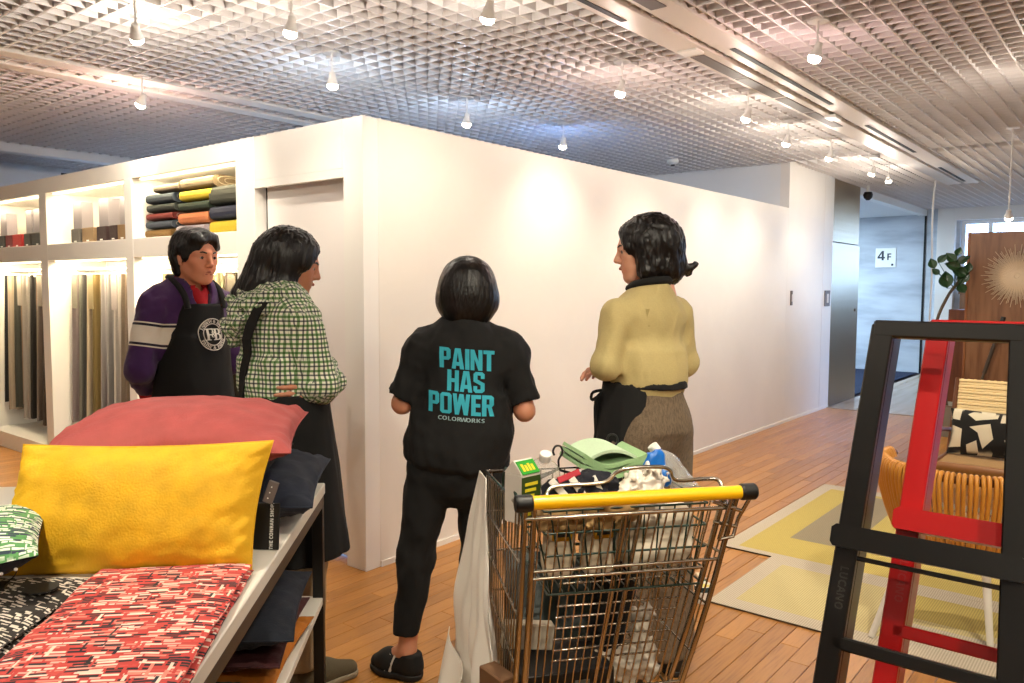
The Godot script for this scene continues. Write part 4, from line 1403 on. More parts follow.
func person_checked_shirt():
	var o := figure("person in green checked hooded shirt with black apron strap, long dark hair, arms crossed", -0.837, 2.90, 50.0)
	var j := {
		shL = Vector3(0.150, 1.345, -0.01), shR = Vector3(-0.150, 1.340, 0.0), elL = Vector3(0.205, 1.13, 0.08), elR = Vector3(-0.188, 1.130, 0.060),
		wrL = Vector3(-0.06, 1.12, 0.185), wrR = Vector3(0.07, 1.16, 0.21),
		hipL = Vector3(0.09, 0.88, 0), hipR = Vector3(-0.09, 0.88, 0), knL = Vector3(0.10, 0.48, 0.02), knR = Vector3(-0.10, 0.48, 0.02),
		anL = Vector3(0.10, 0.09, -0.02), anR = Vector3(-0.10, 0.09, 0.02), toeL = Vector3(0.14, 0.03, 0.15), toeR = Vector3(-0.13, 0.03, 0.19)}
	var xf := head_frame(Vector3(0.0, 1.555, 0.040), -26.0, 14.0).scaled_local(Vector3.ONE * 0.94)
	var sk := skin(Color(0.74, 0.50, 0.38))
	# the left hand comes out under the right arm
	body_of(o, j, xf, [[Vector3(-0.178, 1.114, 0.070), Vector3(0.05, -0.18, -1), Vector3(0.8, 0.1, 0), Vector3(0, 1, 0), 0.22], [j.wrR, Vector3(0.9, 0.1, 0.1), Vector3(0, 0, -1), Vector3(0, 1, 0), 0.5]], sk, 1.0)
	features(o, xf, hair_mat(Color(0.03, 0.02, 0.018)), mat(Color(0.55, 0.28, 0.25), 0.4))
	var black := hair_mat(Color(0.028, 0.022, 0.02))
	var hb := [bone(Vector3(0, 0.042, -0.035), Vector3(0, 0.045, -0.005), 0.102, 0.098, 0.03, SX, 0.95), bone(Vector3(0, 0.0, -0.080), Vector3(0.0, -0.12, -0.10), 0.078, 0.074, 0.05),
		bone(Vector3(0.062, 0.02, -0.01), Vector3(0.066, -0.10, -0.02), 0.042, 0.042, 0.04), bone(Vector3(-0.062, 0.02, -0.01), Vector3(-0.064, -0.12, 0.0), 0.042, 0.040, 0.04),
		bone(Vector3(0.03, -0.08, -0.09), Vector3(0.045, -0.17, -0.13), 0.066, 0.062, 0.04), bone(Vector3(0.045, -0.17, -0.13), Vector3(0.05, -0.23, -0.135), 0.062, 0.040, 0.03),
		bone(Vector3(-0.058, -0.10, -0.02), Vector3(-0.072, -0.20, 0.012), 0.048, 0.036, 0.03), bone(Vector3(-0.03, -0.10, -0.08), Vector3(-0.03, -0.155, -0.08), 0.05, 0.04, 0.04),
		bone(Vector3(0.03, 0.065, 0.055), Vector3(0.058, 0.01, 0.05), 0.034, 0.022, 0.03), bone(Vector3(-0.03, 0.065, 0.055), Vector3(-0.058, 0.01, 0.05), 0.034, 0.022, 0.03),
		bone(Vector3(0, -0.02, 0.105), Vector3(0, 0.04, 0.115), 0.068, 0.050, 0.012, SX, 1.0, 1), bone(Vector3(0, -0.10, 0.085), Vector3(0, -0.16, 0.07), 0.066, 0.066, 0.012, SX, 1.0, 1)]
	hair(o, hb, xf, black, 8, 0.007)
	# shirt
	var check := cloth(Color(1, 1, 1), 0.9, 0.15)
	check.albedo_texture = check_texture()
	check.uv1_scale = Vector3(32, 32, 32)
	check.uv1_triplanar_sharpness = 12.0
	check.normal_enabled = false
	var sb := [
		bone(j.shL + Vector3(-0.03, 0, -0.01), j.shR + Vector3(0.03, 0, -0.005), 0.066, 0.066, 0.05),
		bone(Vector3(0, 1.37, -0.02), Vector3(0, 1.42, -0.02), 0.095, 0.072, 0.09),
		bone(Vector3(0, 1.34, -0.01), Vector3(0, 1.15, -0.01), 0.162, 0.165, 0.06, SZ, 0.80),
		bone(Vector3(0, 1.20, -0.01), Vector3(0, 0.92, -0.01), 0.165, 0.175, 0.05, SZ, 0.82, 2),
		bone(j.shL, j.elL, 0.068, 0.064, 0.04), bone(j.elL, j.wrL, 0.062, 0.042, 0.03),
		bone(j.shR, j.elR, 0.066, 0.062, 0.04), bone(j.elR, j.wrR, 0.062, 0.042, 0.03)]
	var shirt := nets(sb, 0.0095, {"fold": 0.016, "fold_scale": Vector3(9, 7, 9), "seed": 29})
	var shirt_o := put(shirt, "shirt", check, o, "green, navy and white checked shirt")
	# hood hanging on the back
	var hd := [bone(Vector3(-0.07, 1.43, -0.06), Vector3(0.07, 1.43, -0.06), 0.05, 0.05, 0.03), bone(Vector3(-0.06, 1.40, -0.115), Vector3(0.08, 1.40, -0.115), 0.050, 0.055, 0.04), bone(Vector3(0.0, 1.36, -0.15), Vector3(0.06, 1.33, -0.155), 0.05, 0.045, 0.04), bone(Vector3(0.03, 1.31, -0.155), Vector3(0.055, 1.28, -0.15), 0.036, 0.02, 0.03),
		bone(Vector3(0.095, 1.42, -0.06), Vector3(0.085, 1.38, 0.03), 0.035, 0.03, 0.03), bone(Vector3(-0.095, 1.42, -0.05), Vector3(-0.085, 1.38, 0.03), 0.03, 0.025, 0.03)]
	var hood_mesh := nets(hd, 0.008, {"fold": 0.026, "fold_scale": Vector3(16, 22, 16), "seed": 31})
	put(hood_mesh, "hood", check, shirt_o)
	# apron strap across the back with its slider, apron skirt in front
	var ap := cloth(Color(0.024, 0.024, 0.026), 0.9, 0.1)
	var map := depth_map(shirt, 0.0095, -1.0)
	var st := new_st()
	var path := [[-0.112, 1.42], [-0.106, 1.39], [-0.092, 1.34], [-0.072, 1.29], [-0.052, 1.24], [-0.030, 1.18], [-0.010, 1.12], [0.008, 1.06], [0.022, 1.0], [0.03, 0.95]]
	var lft := []
	var rgt := []
	for q in path:
		for s in [-1.0, 1.0]:
			var x: float = q[0] + s * 0.016
			var deep := depth_at(map, 0.0095, x, q[1], -1.0)
			var over := 0.034 * smoothstep(1.16, 1.33, q[1])
			var p := Vector3(x, q[1], deep - over - 0.007)
			if s < 0:
				lft.append(p)
			else:
				rgt.append(p)
	for i in path.size() - 1:
		var inside: Vector3 = (lft[i] + rgt[i + 1]) / 2.0 + SZ * 0.1
		quad(st, lft[i], rgt[i], rgt[i + 1], lft[i + 1], inside)
		quad(st, lft[i], lft[i + 1], lft[i + 1] + SZ * 0.006, lft[i] + SZ * 0.006, rgt[i])
		quad(st, rgt[i], rgt[i + 1], rgt[i + 1] + SZ * 0.006, rgt[i] + SZ * 0.006, lft[i])
	var apron := put(nets([bone(Vector3(0, 1.10, -0.005), Vector3(0.0, 0.50, 0.03), 0.186, 0.235, 0.01, SZ, 0.86, 2)], 0.011, {"fold": 0.012, "fold_scale": Vector3(9, 1.5, 9), "seed": 33, "clips": [[Vector3(0.55, 0, -0.83), 0.055], [Vector3(0.75, 0.66, 0), 0.655]]}), "apron", ap, o, "black apron")
	put(st.commit(), "strap", ap, apron)
	for y in [1.075, 1.052]:
		var x := 0.012
		var zz := depth_at(map, 0.0095, x, y, -1.0) - 0.009
		put(bar([Vector3(x - 0.024, y, zz), Vector3(x + 0.024, y, zz)], 0.0025, 6), "slider", M.chrome, apron)
	# beige trousers, soft shoes
	var tb2 := [bone(Vector3(0, 1.0, 0), Vector3(0, 0.90, 0), 0.15, 0.155, 0.05, SZ, 0.82), bone(j.hipL, j.knL, 0.105, 0.088, 0.03), bone(j.knL, j.anL, 0.088, 0.075, 0.02, SX, 1.0, 2), bone(j.hipR, j.knR, 0.105, 0.088, 0.03), bone(j.knR, j.anR, 0.088, 0.075, 0.02, SX, 1.0, 2)]
	put(nets(tb2, 0.013, {"fold": 0.010, "seed": 35}), "trousers", cloth(Color(0.66, 0.57, 0.45), 0.9, 0.2), o)
	var olive := cloth(Color(0.34, 0.30, 0.22), 0.9, 0.1)
	var sole := mat(Color(0.55, 0.5, 0.42), 0.8)
	shoe(o, Vector3(0.10, 0, -0.05), Vector3(0.15, 0, 0.17), olive, sole)
	shoe(o, Vector3(-0.10, 0, -0.01), Vector3(-0.13, 0, 0.22), olive, sole)

func band_texture() -> ImageTexture:
	# purple knit with a cream band between thin navy and cream lines
	var img := Image.create(4, 512, true, Image.FORMAT_RGB8)
	for y in 512:
		var t := y / 512.0
		var c := Color(0.235, 0.105, 0.30)
		for b in [[0.40, 0.412], [0.588, 0.60]]:
			if t > b[0] and t < b[1]:
				c = Color(0.86, 0.82, 0.76)
		if t > 0.43 and t < 0.57:
			c = Color(0.87, 0.83, 0.77)
		if (t > 0.412 and t < 0.43) or (t > 0.57 and t < 0.588):
			c = Color(0.10, 0.08, 0.16)
		for x in 4:
			img.set_pixel(x, y, c)
	img.generate_mipmaps()
	return ImageTexture.create_from_image(img)

func person_purple_sweater():
	var o := figure("person in purple sweater with cream band, red collar and black apron with round white emblem", -1.454, 3.60, 125.0)
	var j := {
		shL = Vector3(0.168, 1.405, -0.02), shR = Vector3(-0.168, 1.405, -0.02), elL = Vector3(0.235, 1.12, -0.03), elR = Vector3(-0.235, 1.115, -0.02),
		wrL = Vector3(0.09, 1.00, -0.15), wrR = Vector3(-0.135, 0.985, -0.12),
		hipL = Vector3(0.09, 0.90, 0), hipR = Vector3(-0.09, 0.90, 0), knL = Vector3(0.11, 0.49, 0.02), knR = Vector3(-0.11, 0.49, 0.02),
		anL = Vector3(0.12, 0.09, -0.02), anR = Vector3(-0.12, 0.09, -0.02), toeL = Vector3(0.16, 0.03, 0.17), toeR = Vector3(-0.16, 0.03, 0.17)}
	var xf := head_frame(Vector3(-0.002, 1.598, 0.055), 3.0, 3.0)
	var sk := skin(Color(0.80, 0.52, 0.39))
	body_of(o, j, xf, [[j.wrL, Vector3(-0.9, -0.25, -0.1), Vector3(0, -0.3, -1), Vector3(0, 1, 0), 0.4], [j.wrR, Vector3(0.9, -0.25, -0.1), Vector3(0, -0.3, 1), Vector3(0, 1, 0), 0.4]], sk, 1.0)
	var blackhair := hair_mat(Color(0.022, 0.018, 0.018))
	features(o, xf, blackhair, mat(Color(0.62, 0.33, 0.28), 0.45))
	var hb := [bone(Vector3(0, 0.046, -0.035), Vector3(0, 0.050, 0.01), 0.093, 0.087, 0.03, SX, 0.95), bone(Vector3(0, 0.0, -0.07), Vector3(0, -0.055, -0.068), 0.068, 0.052, 0.04),
		bone(Vector3(0.06, 0.03, 0.0), Vector3(0.070, 0.0, 0.012), 0.030, 0.016, 0.03), bone(Vector3(-0.06, 0.03, 0.0), Vector3(-0.070, 0.0, 0.012), 0.030, 0.016, 0.03),
		bone(Vector3(0.055, -0.01, -0.045), Vector3(0.050, -0.06, -0.05), 0.034, 0.026, 0.03), bone(Vector3(-0.055, -0.01, -0.045), Vector3(-0.050, -0.06, -0.05), 0.034, 0.026, 0.03),
		bone(Vector3(-0.05, 0.088, 0.065), Vector3(-0.02, 0.066, 0.092), 0.026, 0.012, 0.02), bone(Vector3(0.0, 0.095, 0.07), Vector3(0.035, 0.070, 0.090), 0.028, 0.012, 0.02), bone(Vector3(0.04, 0.085, 0.065), Vector3(0.062, 0.05, 0.066), 0.026, 0.012, 0.02),
		bone(Vector3(0, 0.0, 0.115), Vector3(0, 0.03, 0.12), 0.062, 0.05, 0.01, SX, 1.0, 1), bone(Vector3(0, -0.07, 0.075), Vector3(0, -0.11, 0.06), 0.075, 0.06, 0.012, SX, 1.0, 1),
		bone(Vector3(0.092, -0.008, -0.006), Vector3(0.092, -0.02, 0.0), 0.021, 0.018, 0.008, SX, 1.0, 1), bone(Vector3(-0.092, -0.008, -0.006), Vector3(-0.092, -0.02, 0.0), 0.021, 0.018, 0.008, SX, 1.0, 1)]
	hair(o, hb, xf, blackhair, 10, 0.004, {"fold_scale": Vector3(70, 18, 70)})
	# sweater
	var knit := cloth(Color(1, 1, 1), 0.95, 0.3)
	knit.uv1_triplanar = false
	knit.uv1_scale = Vector3.ONE
	knit.normal_enabled = false
	knit.albedo_texture = band_texture()
	var sb := [
		bone(j.shL + Vector3(-0.03, -0.008, 0), j.shR + Vector3(0.03, -0.008, 0), 0.063, 0.063, 0.05),
		bone(Vector3(0, 1.415, -0.015), Vector3(0, 1.445, -0.02), 0.090, 0.072, 0.06),
		bone(Vector3(0, 1.37, 0.0), Vector3(0, 1.20, 0.0), 0.160, 0.155, 0.06, SZ, 0.74),
		bone(Vector3(0, 1.24, 0.0), Vector3(0, 0.93, 0.0), 0.155, 0.158, 0.05, SZ, 0.76, 2),
		bone(j.shL - SY * 0.01, j.elL, 0.060, 0.057, 0.04), bone(j.elL, j.wrL.lerp(j.elL, 0.15), 0.057, 0.042, 0.03),
		bone(j.shR - SY * 0.01, j.elR, 0.060, 0.057, 0.04), bone(j.elR, j.wrR.lerp(j.elR, 0.15), 0.057, 0.042, 0.03),
		bone(Vector3(0, 1.52, 0.0), Vector3(0, 1.46, 0.02), 0.066, 0.066, 0.006, SX, 1.0, 1), bone(Vector3(0, 1.47, 0.06), Vector3(0, 1.37, 0.125), 0.062, 0.02, 0.006, SX, 1.0, 1)]
	var sweater := nets(sb, 0.0095, {"fold": 0.018, "fold_scale": Vector3(8, 6, 8), "seed": 39, "uv": func(p): return Vector2(0.5 + p.x, 1.0 - (p.y - 1.255 + 0.18 * p.x * (1.0 if p.x < -0.16 else 0.0) + (0.0288 if p.x < -0.16 else 0.0)) / 0.54 - 0.5)})
	put(sweater, "sweater", knit, o, "purple knitted sweater with a cream band")
	# red shirt: collar wings and cuffs
	var red := cloth(Color(0.72, 0.05, 0.10), 0.8, 0.2)
	var cb := [bone(Vector3(0, 1.512, -0.032), Vector3(0, 1.445, -0.02), 0.068, 0.084, 0.01, SX, 1.0, 2), bone(Vector3(0.0, 1.43, 0.055), Vector3(0, 1.38, 0.100), 0.050, 0.02, 0.012),
		bone(Vector3(0, 1.56, 0.01), Vector3(0, 1.45, 0.045), 0.055, 0.040, 0.004, SX, 1.0, 1), bone(Vector3(0, 1.49, 0.09), Vector3(0, 1.45, 0.105), 0.030, 0.012, 0.004, SX, 1.0, 1)]
	var under := put(nets(cb, 0.005), "shirt_collar", red, o, "red shirt collar")
	for s in [-1.0, 1.0]:
		put(plate(PackedVector2Array([Vector2(s * 0.004, 0.012), Vector2(s * 0.052, 0.020), Vector2(s * 0.060, -0.052), Vector2(s * 0.018, -0.030)]), 0.007, Transform3D(Basis(SY, s * 0.55) * Basis(SX, deg_to_rad(-34.0)), Vector3(s * 0.012, 1.468, 0.074))), "collar_point", red, under)
	for s in ["L", "R"]:
		put(nets([bone(j["wr" + s].lerp(j["el" + s], 0.20), j["wr" + s].lerp(j["el" + s], -0.02), 0.044, 0.042, 0.01, SX, 1.0, 2)], 0.006, {"fold": 0.005, "fold_scale": Vector3(20, 20, 20)}), "cuff", red, under)
	# bib apron over it
	var ap := cloth(Color(0.026, 0.026, 0.028), 0.9, 0.1)
	var bib := [bone(Vector3(0, 1.38, 0.006), Vector3(0, 1.20, 0.006), 0.163, 0.160, 0.06, SZ, 0.77), bone(Vector3(0, 1.24, 0.006), Vector3(0, 0.55, 0.03), 0.162, 0.225, 0.05, SZ, 0.79, 2), bone(Vector3(-0.10, 1.39, 0.008), Vector3(0.10, 1.39, 0.008), 0.072, 0.072, 0.05)]
	var cutter := func(p: Vector3, g: float) -> float:
		var w: float = 0.098 if p.y > 1.38 else (lerpf(0.098, 0.175, (1.38 - p.y) / 0.26) if p.y > 1.12 else 0.24)
		var back: float = 0.015 if p.y > 1.14 else 0.015 - min(0.05, (1.14 - p.y) * 0.8)
		return maxf(g, maxf(absf(p.x) - w, maxf(p.y - 1.395, back - p.z)))
	var apron_mesh := nets(bib, 0.0095, {"fold": 0.008, "fold_scale": Vector3(6, 4, 6), "seed": 41, "shape": cutter})
	var apron := put(apron_mesh, "apron", ap, o, "black bib apron")
	for s in [-1.0, 1.0]:
		put(bar(smooth([Vector3(s * 0.088, 1.375, 0.118), Vector3(s * 0.092, 1.425, 0.106), Vector3(s * 0.094, 1.470, 0.066), Vector3(s * 0.086, 1.500, 0.0), Vector3(s * 0.055, 1.512, -0.075), Vector3(0, 1.515, -0.105)], 5), 0.014, 7), "neck_strap", ap, apron)
	put(bar(smooth([Vector3(0.165, 1.12, 0.02), Vector3(0.15, 1.115, -0.075), Vector3(0, 1.11, -0.135), Vector3(-0.15, 1.115, -0.075), Vector3(-0.165, 1.12, 0.02)], 5), 0.012, 6), "waist_tie", ap, apron)
	# round emblem: two rings, words round the rim and letters in the middle
	var map := depth_map(apron_mesh, 0.0095, 1.0)
	var ink := mat(Color(0.80, 0.77, 0.73), 0.8)
	var e0 := Vector2(0.022, 1.258)
	for rr in [0.070, 0.0475]:
		var pts := []
		for k in 40:
			var a := TAU * k / 40
			var q: Vector2 = e0 + Vector2(cos(a), sin(a)) * rr
			pts.append(Vector3(q.x, q.y, depth_at(map, 0.0095, q.x, q.y, 1.0) + 0.002))
		put(bar(pts, 0.0022, 5, true), "emblem_ring", ink, apron)
	for t in [["F", -0.020, 0.072], ["B", 0.020, 0.072], ["&", 0.0, 0.036]]:
		var tm := bold_text(t[0], t[2], 0.0, true)
		put(wrapped(tm, Transform2D(Vector2(1, 0), Vector2(0, 1), e0 + Vector2(t[1], 0.0)), map, 0.0095, 1.0, 0.003), "emblem_letter", ink, apron)
	var words := [["FARROW & BALL", 90.0, 1.0], ["PAINT & PAPER", 270.0, -1.0]]
	for w in words:
		var txt: String = w[0]
		for k in txt.length():
			if txt[k] == " ":
				continue
			var ang: float = deg_to_rad(w[1] + w[2] * ((txt.length() - 1) / 2.0 - k) * 10.5)
			var dir := Vector2(cos(ang), sin(ang))
			var up: Vector2 = dir * w[2]
			var right := Vector2(up.y, -up.x)
			var tm := bold_text(txt[k], 0.019, 0.2, true)
			put(wrapped(tm, Transform2D(right, up, e0 + dir * 0.0588), map, 0.0095, 1.0, 0.003), "emblem_letter", ink, apron)
	# trousers and shoes, behind the table
	var tb2 := [bone(Vector3(0, 1.0, 0), Vector3(0, 0.90, 0), 0.15, 0.155, 0.05, SZ, 0.82), bone(j.hipL, j.knL, 0.10, 0.078, 0.03), bone(j.knL, j.anL, 0.078, 0.065, 0.02, SX, 1.0, 2), bone(j.hipR, j.knR, 0.10, 0.078, 0.03), bone(j.knR, j.anR, 0.078, 0.065, 0.02, SX, 1.0, 2)]
	put(nets(tb2, 0.014, {"fold": 0.008, "seed": 43}), "trousers", cloth(Color(0.05, 0.055, 0.08), 0.9, 0.1), o)
	var blk := mat(Color(0.05, 0.045, 0.04), 0.6)
	shoe(o, Vector3(0.12, 0, -0.05), Vector3(0.16, 0, 0.18), blk, blk)
	shoe(o, Vector3(-0.12, 0, -0.05), Vector3(-0.16, 0, 0.18), blk, blk)

func block_glyph(ch: String) -> Array:
	# heavy condensed capitals: [width, convex pieces in a box one unit high]
	match ch:
		"P":
			return [0.52, [[0, 0, 0.2, 0, 0.2, 1, 0, 1], [0.2, 0.83, 0.34, 0.83, 0.42, 1, 0.2, 1], [0.42, 1, 0.52, 0.9, 0.52, 0.5, 0.42, 0.39, 0.33, 0.55, 0.33, 0.83], [0.2, 0.39, 0.42, 0.39, 0.33, 0.55, 0.2, 0.55]]]
		"A":
			return [0.58, [[0, 0, 0.19, 0, 0.29, 0.8, 0.29, 1, 0.16, 1], [0.58, 0, 0.39, 0, 0.29, 0.8, 0.29, 1, 0.42, 1], [0.2, 0.16, 0.38, 0.16, 0.35, 0.34, 0.23, 0.34]]]
		"I":
			return [0.2, [[0, 0, 0.2, 0, 0.2, 1, 0, 1]]]
		"N":
			return [0.54, [[0, 0, 0.18, 0, 0.18, 1, 0, 1], [0.36, 0, 0.54, 0, 0.54, 1, 0.36, 1], [0.18, 1, 0.18, 0.55, 0.36, 0, 0.36, 0.45]]]
		"T":
			return [0.5, [[0, 0.82, 0.5, 0.82, 0.5, 1, 0, 1], [0.15, 0, 0.35, 0, 0.35, 0.82, 0.15, 0.82]]]
		"H":
			return [0.54, [[0, 0, 0.19, 0, 0.19, 1, 0, 1], [0.35, 0, 0.54, 0, 0.54, 1, 0.35, 1], [0.19, 0.42, 0.35, 0.42, 0.35, 0.6, 0.19, 0.6]]]
		"S":
			return [0.5, [[0, 0.9, 0.1, 1, 0.4, 1, 0.5, 0.9, 0.5, 0.84, 0, 0.84], [0.33, 0.84, 0.5, 0.84, 0.5, 0.68, 0.33, 0.68], [0, 0.84, 0.18, 0.84, 0.18, 0.64, 0, 0.54], [0, 0.54, 0.18, 0.64, 0.5, 0.46, 0.32, 0.36], [0.32, 0.36, 0.5, 0.46, 0.5, 0.16, 0.32, 0.16], [0, 0.32, 0.17, 0.32, 0.17, 0.16, 0, 0.16], [0, 0.16, 0.5, 0.16, 0.5, 0.1, 0.4, 0, 0.1, 0, 0, 0.1]]]
		"O":
			return [0.54, [[0, 0.1, 0.18, 0.16, 0.18, 0.84, 0, 0.9], [0.54, 0.1, 0.36, 0.16, 0.36, 0.84, 0.54, 0.9], [0, 0.9, 0.18, 0.84, 0.36, 0.84, 0.54, 0.9, 0.44, 1, 0.1, 1], [0, 0.1, 0.18, 0.16, 0.36, 0.16, 0.54, 0.1, 0.44, 0, 0.1, 0]]]
		"W":
			return [0.8, [[0, 1, 0.18, 1, 0.29, 0, 0.11, 0], [0.11, 0, 0.29, 0, 0.49, 1, 0.31, 1], [0.69, 0, 0.51, 0, 0.31, 1, 0.49, 1], [0.8, 1, 0.62, 1, 0.51, 0, 0.69, 0]]]
		"E":
			return [0.44, [[0, 0, 0.2, 0, 0.2, 1, 0, 1], [0.2, 0.82, 0.44, 0.82, 0.44, 1, 0.2, 1], [0.2, 0.42, 0.41, 0.42, 0.41, 0.59, 0.2, 0.59], [0.2, 0, 0.44, 0, 0.44, 0.18, 0.2, 0.18]]]
	return [0.54, [[0, 0, 0.2, 0, 0.2, 1, 0, 1], [0.2, 0.83, 0.34, 0.83, 0.42, 1, 0.2, 1], [0.42, 1, 0.53, 0.9, 0.53, 0.55, 0.43, 0.44, 0.33, 0.57, 0.33, 0.83], [0.2, 0.42, 0.43, 0.44, 0.33, 0.57, 0.2, 0.57], [0.25, 0.43, 0.43, 0.44, 0.55, 0, 0.35, 0]]]

func block_line(word: String, wide: float, high: float, at: Vector2, slope: float, map: Dictionary, cell: float, m: Material, parent: Node):
	# one line of capitals printed across the back of a garment, read from behind
	var gap := 0.045
	var total := -gap
	for c in word:
		total += block_glyph(c)[0] + gap
	var k := wide / total
	var x := -total / 2.0
	for c in word:
		var g := block_glyph(c)
		var st := new_st()
		for poly in g[1]:
			var pts := []
			for i in range(0, poly.size(), 2):
				pts.append(Vector2(x + poly[i], poly[i + 1]))
			for i in range(1, pts.size() - 1):
				for v in [pts[0], pts[i], pts[i + 1]]:
					st.set_normal(SZ)
					st.add_vertex(Vector3(v.x * k, (v.y - 0.5) * high, 0))
		var t2 := Transform2D(Vector2(-1, slope), Vector2(0, 1), at)
		put(wrapped(st.commit(), t2, map, cell, -1.0, 0.0025), "letter", m, parent)
		x += g[0] + gap

# ---------------------------------------------------------------- cushions and the display table
const VIEW := deg_to_rad(YAW - 90.0)

func dash_texture(seed_: int, base: Color, inks: Array, n := 512, row := 13, upright := 70, angle := 0.0) -> ImageTexture:
	# a woven print of short bars, mostly along the weft
	var r := RandomNumberGenerator.new()
	r.seed = seed_
	var img := Image.create(n, n, true, Image.FORMAT_RGB8)
	img.fill(base)
	var y := 0
	while y < n:
		var x := -r.randi_range(0, 40)
		while x < n:
			var l := r.randi_range(16, 62)
			var c: Color = inks[r.randi() % inks.size()]
			var wob := r.randi_range(-2, 2)
			for k in l:
				var yy := y + wob + int(k * angle)
				img.fill_rect(Rect2i(posmod(x + k, n), posmod(yy, n), 1, row - 4), c)
			x += l + r.randi_range(2, 7)
		y += row
	for i in upright:
		var c: Color = inks[r.randi() % inks.size()] if r.randf() < 0.6 else base
		img.fill_rect(Rect2i(r.randi_range(0, n - 14), r.randi_range(0, n - 60), r.randi_range(6, 10), r.randi_range(26, 58)), c)
	img.generate_mipmaps()
	return ImageTexture.create_from_image(img)

func printed(tex: Texture2D, size: float) -> StandardMaterial3D:
	var m := mat(Color(1, 1, 1), 0.9)
	m.albedo_texture = tex
	m.uv1_triplanar = true
	m.uv1_triplanar_sharpness = 6.0
	m.uv1_scale = Vector3.ONE / size
	m.rim_enabled = true
	m.rim = 0.15
	return m

func velvet(c: Color) -> StandardMaterial3D:
	var m := mat(c, 0.75)
	m.rim_enabled = true
	m.rim = 0.35
	m.rim_tint = 0.7
	m.albedo_texture = noise_tex(0.02, 91, [Color(0.84, 0.84, 0.84), Color(1, 1, 1)], 256, 5)
	m.uv1_triplanar = true
	m.uv1_scale = Vector3(2.2, 2.2, 2.2)
	m.normal_enabled = true
	m.normal_texture = M.n_weave
	m.normal_scale = 0.12
	return m

func cushion_mesh(w: float, h: float, t: float, seed_: int, wrinkle := 0.012, pinch := 0.05, only := 0, shear := 0.0) -> ArrayMesh:
	# two bulging faces that meet in a seam; the corners stick out
	var n := FastNoiseLite.new()
	n.noise_type = FastNoiseLite.TYPE_SIMPLEX_SMOOTH
	n.seed = seed_
	n.frequency = 1.0
	n.fractal_octaves = 3
	var st := new_st()
	st.set_smooth_group(0)
	var N := 36
	for side in [1.0, -1.0]:
		for j in N + 1:
			for i in N + 1:
				var u := -1.0 + 2.0 * i / N
				var v := -1.0 + 2.0 * j / N
				u = sin(u * PI / 2) * 0.55 + u * 0.45
				v = sin(v * PI / 2) * 0.55 + v * 0.45
				var x := w / 2 * u * (1.0 - pinch * (1.0 - v * v) * absf(u))
				var y := h / 2 * v * (1.0 - pinch * 1.3 * (1.0 - u * u) * absf(v))
				var b := pow(maxf(0.0, (1.0 - pow(absf(u), 2.6)) * (1.0 - pow(absf(v), 2.6))), 0.55)
				var edge := 1.0 - b
				var k := n.get_noise_3d(u * 2.2 * w * 2, v * 2.2 * h * 2, side * 3.0) * wrinkle * (0.35 + 1.2 * edge) * minf(1.0, b * 4.0)
				# pleats that run in from the seam
				k += sin((u * w + v * h) * 46.0 + n.get_noise_2d(u * 3, v * 3) * 5.0) * wrinkle * 0.22 * edge * minf(1.0, b * 5.0)
				x += shear * y
				st.add_vertex(Vector3(x, y, side * (t / 2 * b + 0.0015) + k * side))
	for s in 2:
		if only == 1 and s == 1 or only == -1 and s == 0:
			continue
		var o := s * (N + 1) * (N + 1)
		for j in N:
			for i in N:
				var a := o + j * (N + 1) + i
				var list := [a, a + N + 2, a + 1, a, a + N + 1, a + N + 2] if s == 0 else [a, a + 1, a + N + 2, a, a + N + 2, a + N + 1]
				for q in list:
					st.add_index(q)
	st.generate_normals()
	return st.commit()

func cushion(label: String, m: Material, at: Vector3, basis_: Basis, w: float, h: float, t: float, seed_: int, group := "", wrinkle := 0.012, shear := 0.0) -> Node3D:
	var o := thing("cushion", label, "cushion", at, 0.0, group)
	o.basis = basis_
	put(cushion_mesh(w, h, t, seed_, wrinkle, 0.05, 0, shear), "cover", m, o)
	var pts := []
	for k in 48:
		var a := TAU * k / 48
		var c := Vector2(cos(a), sin(a))
		c /= maxf(absf(c.x), absf(c.y))
		pts.append(Vector3(w / 2 * c.x * (1.0 - 0.05 * (1.0 - c.y * c.y) * absf(c.x)) + shear * h / 2 * c.y, h / 2 * c.y * (1.0 - 0.065 * (1.0 - c.x * c.x) * absf(c.y)), 0))
	put(bar(pts, 0.0028, 5, true), "seam", m, o)
	return o

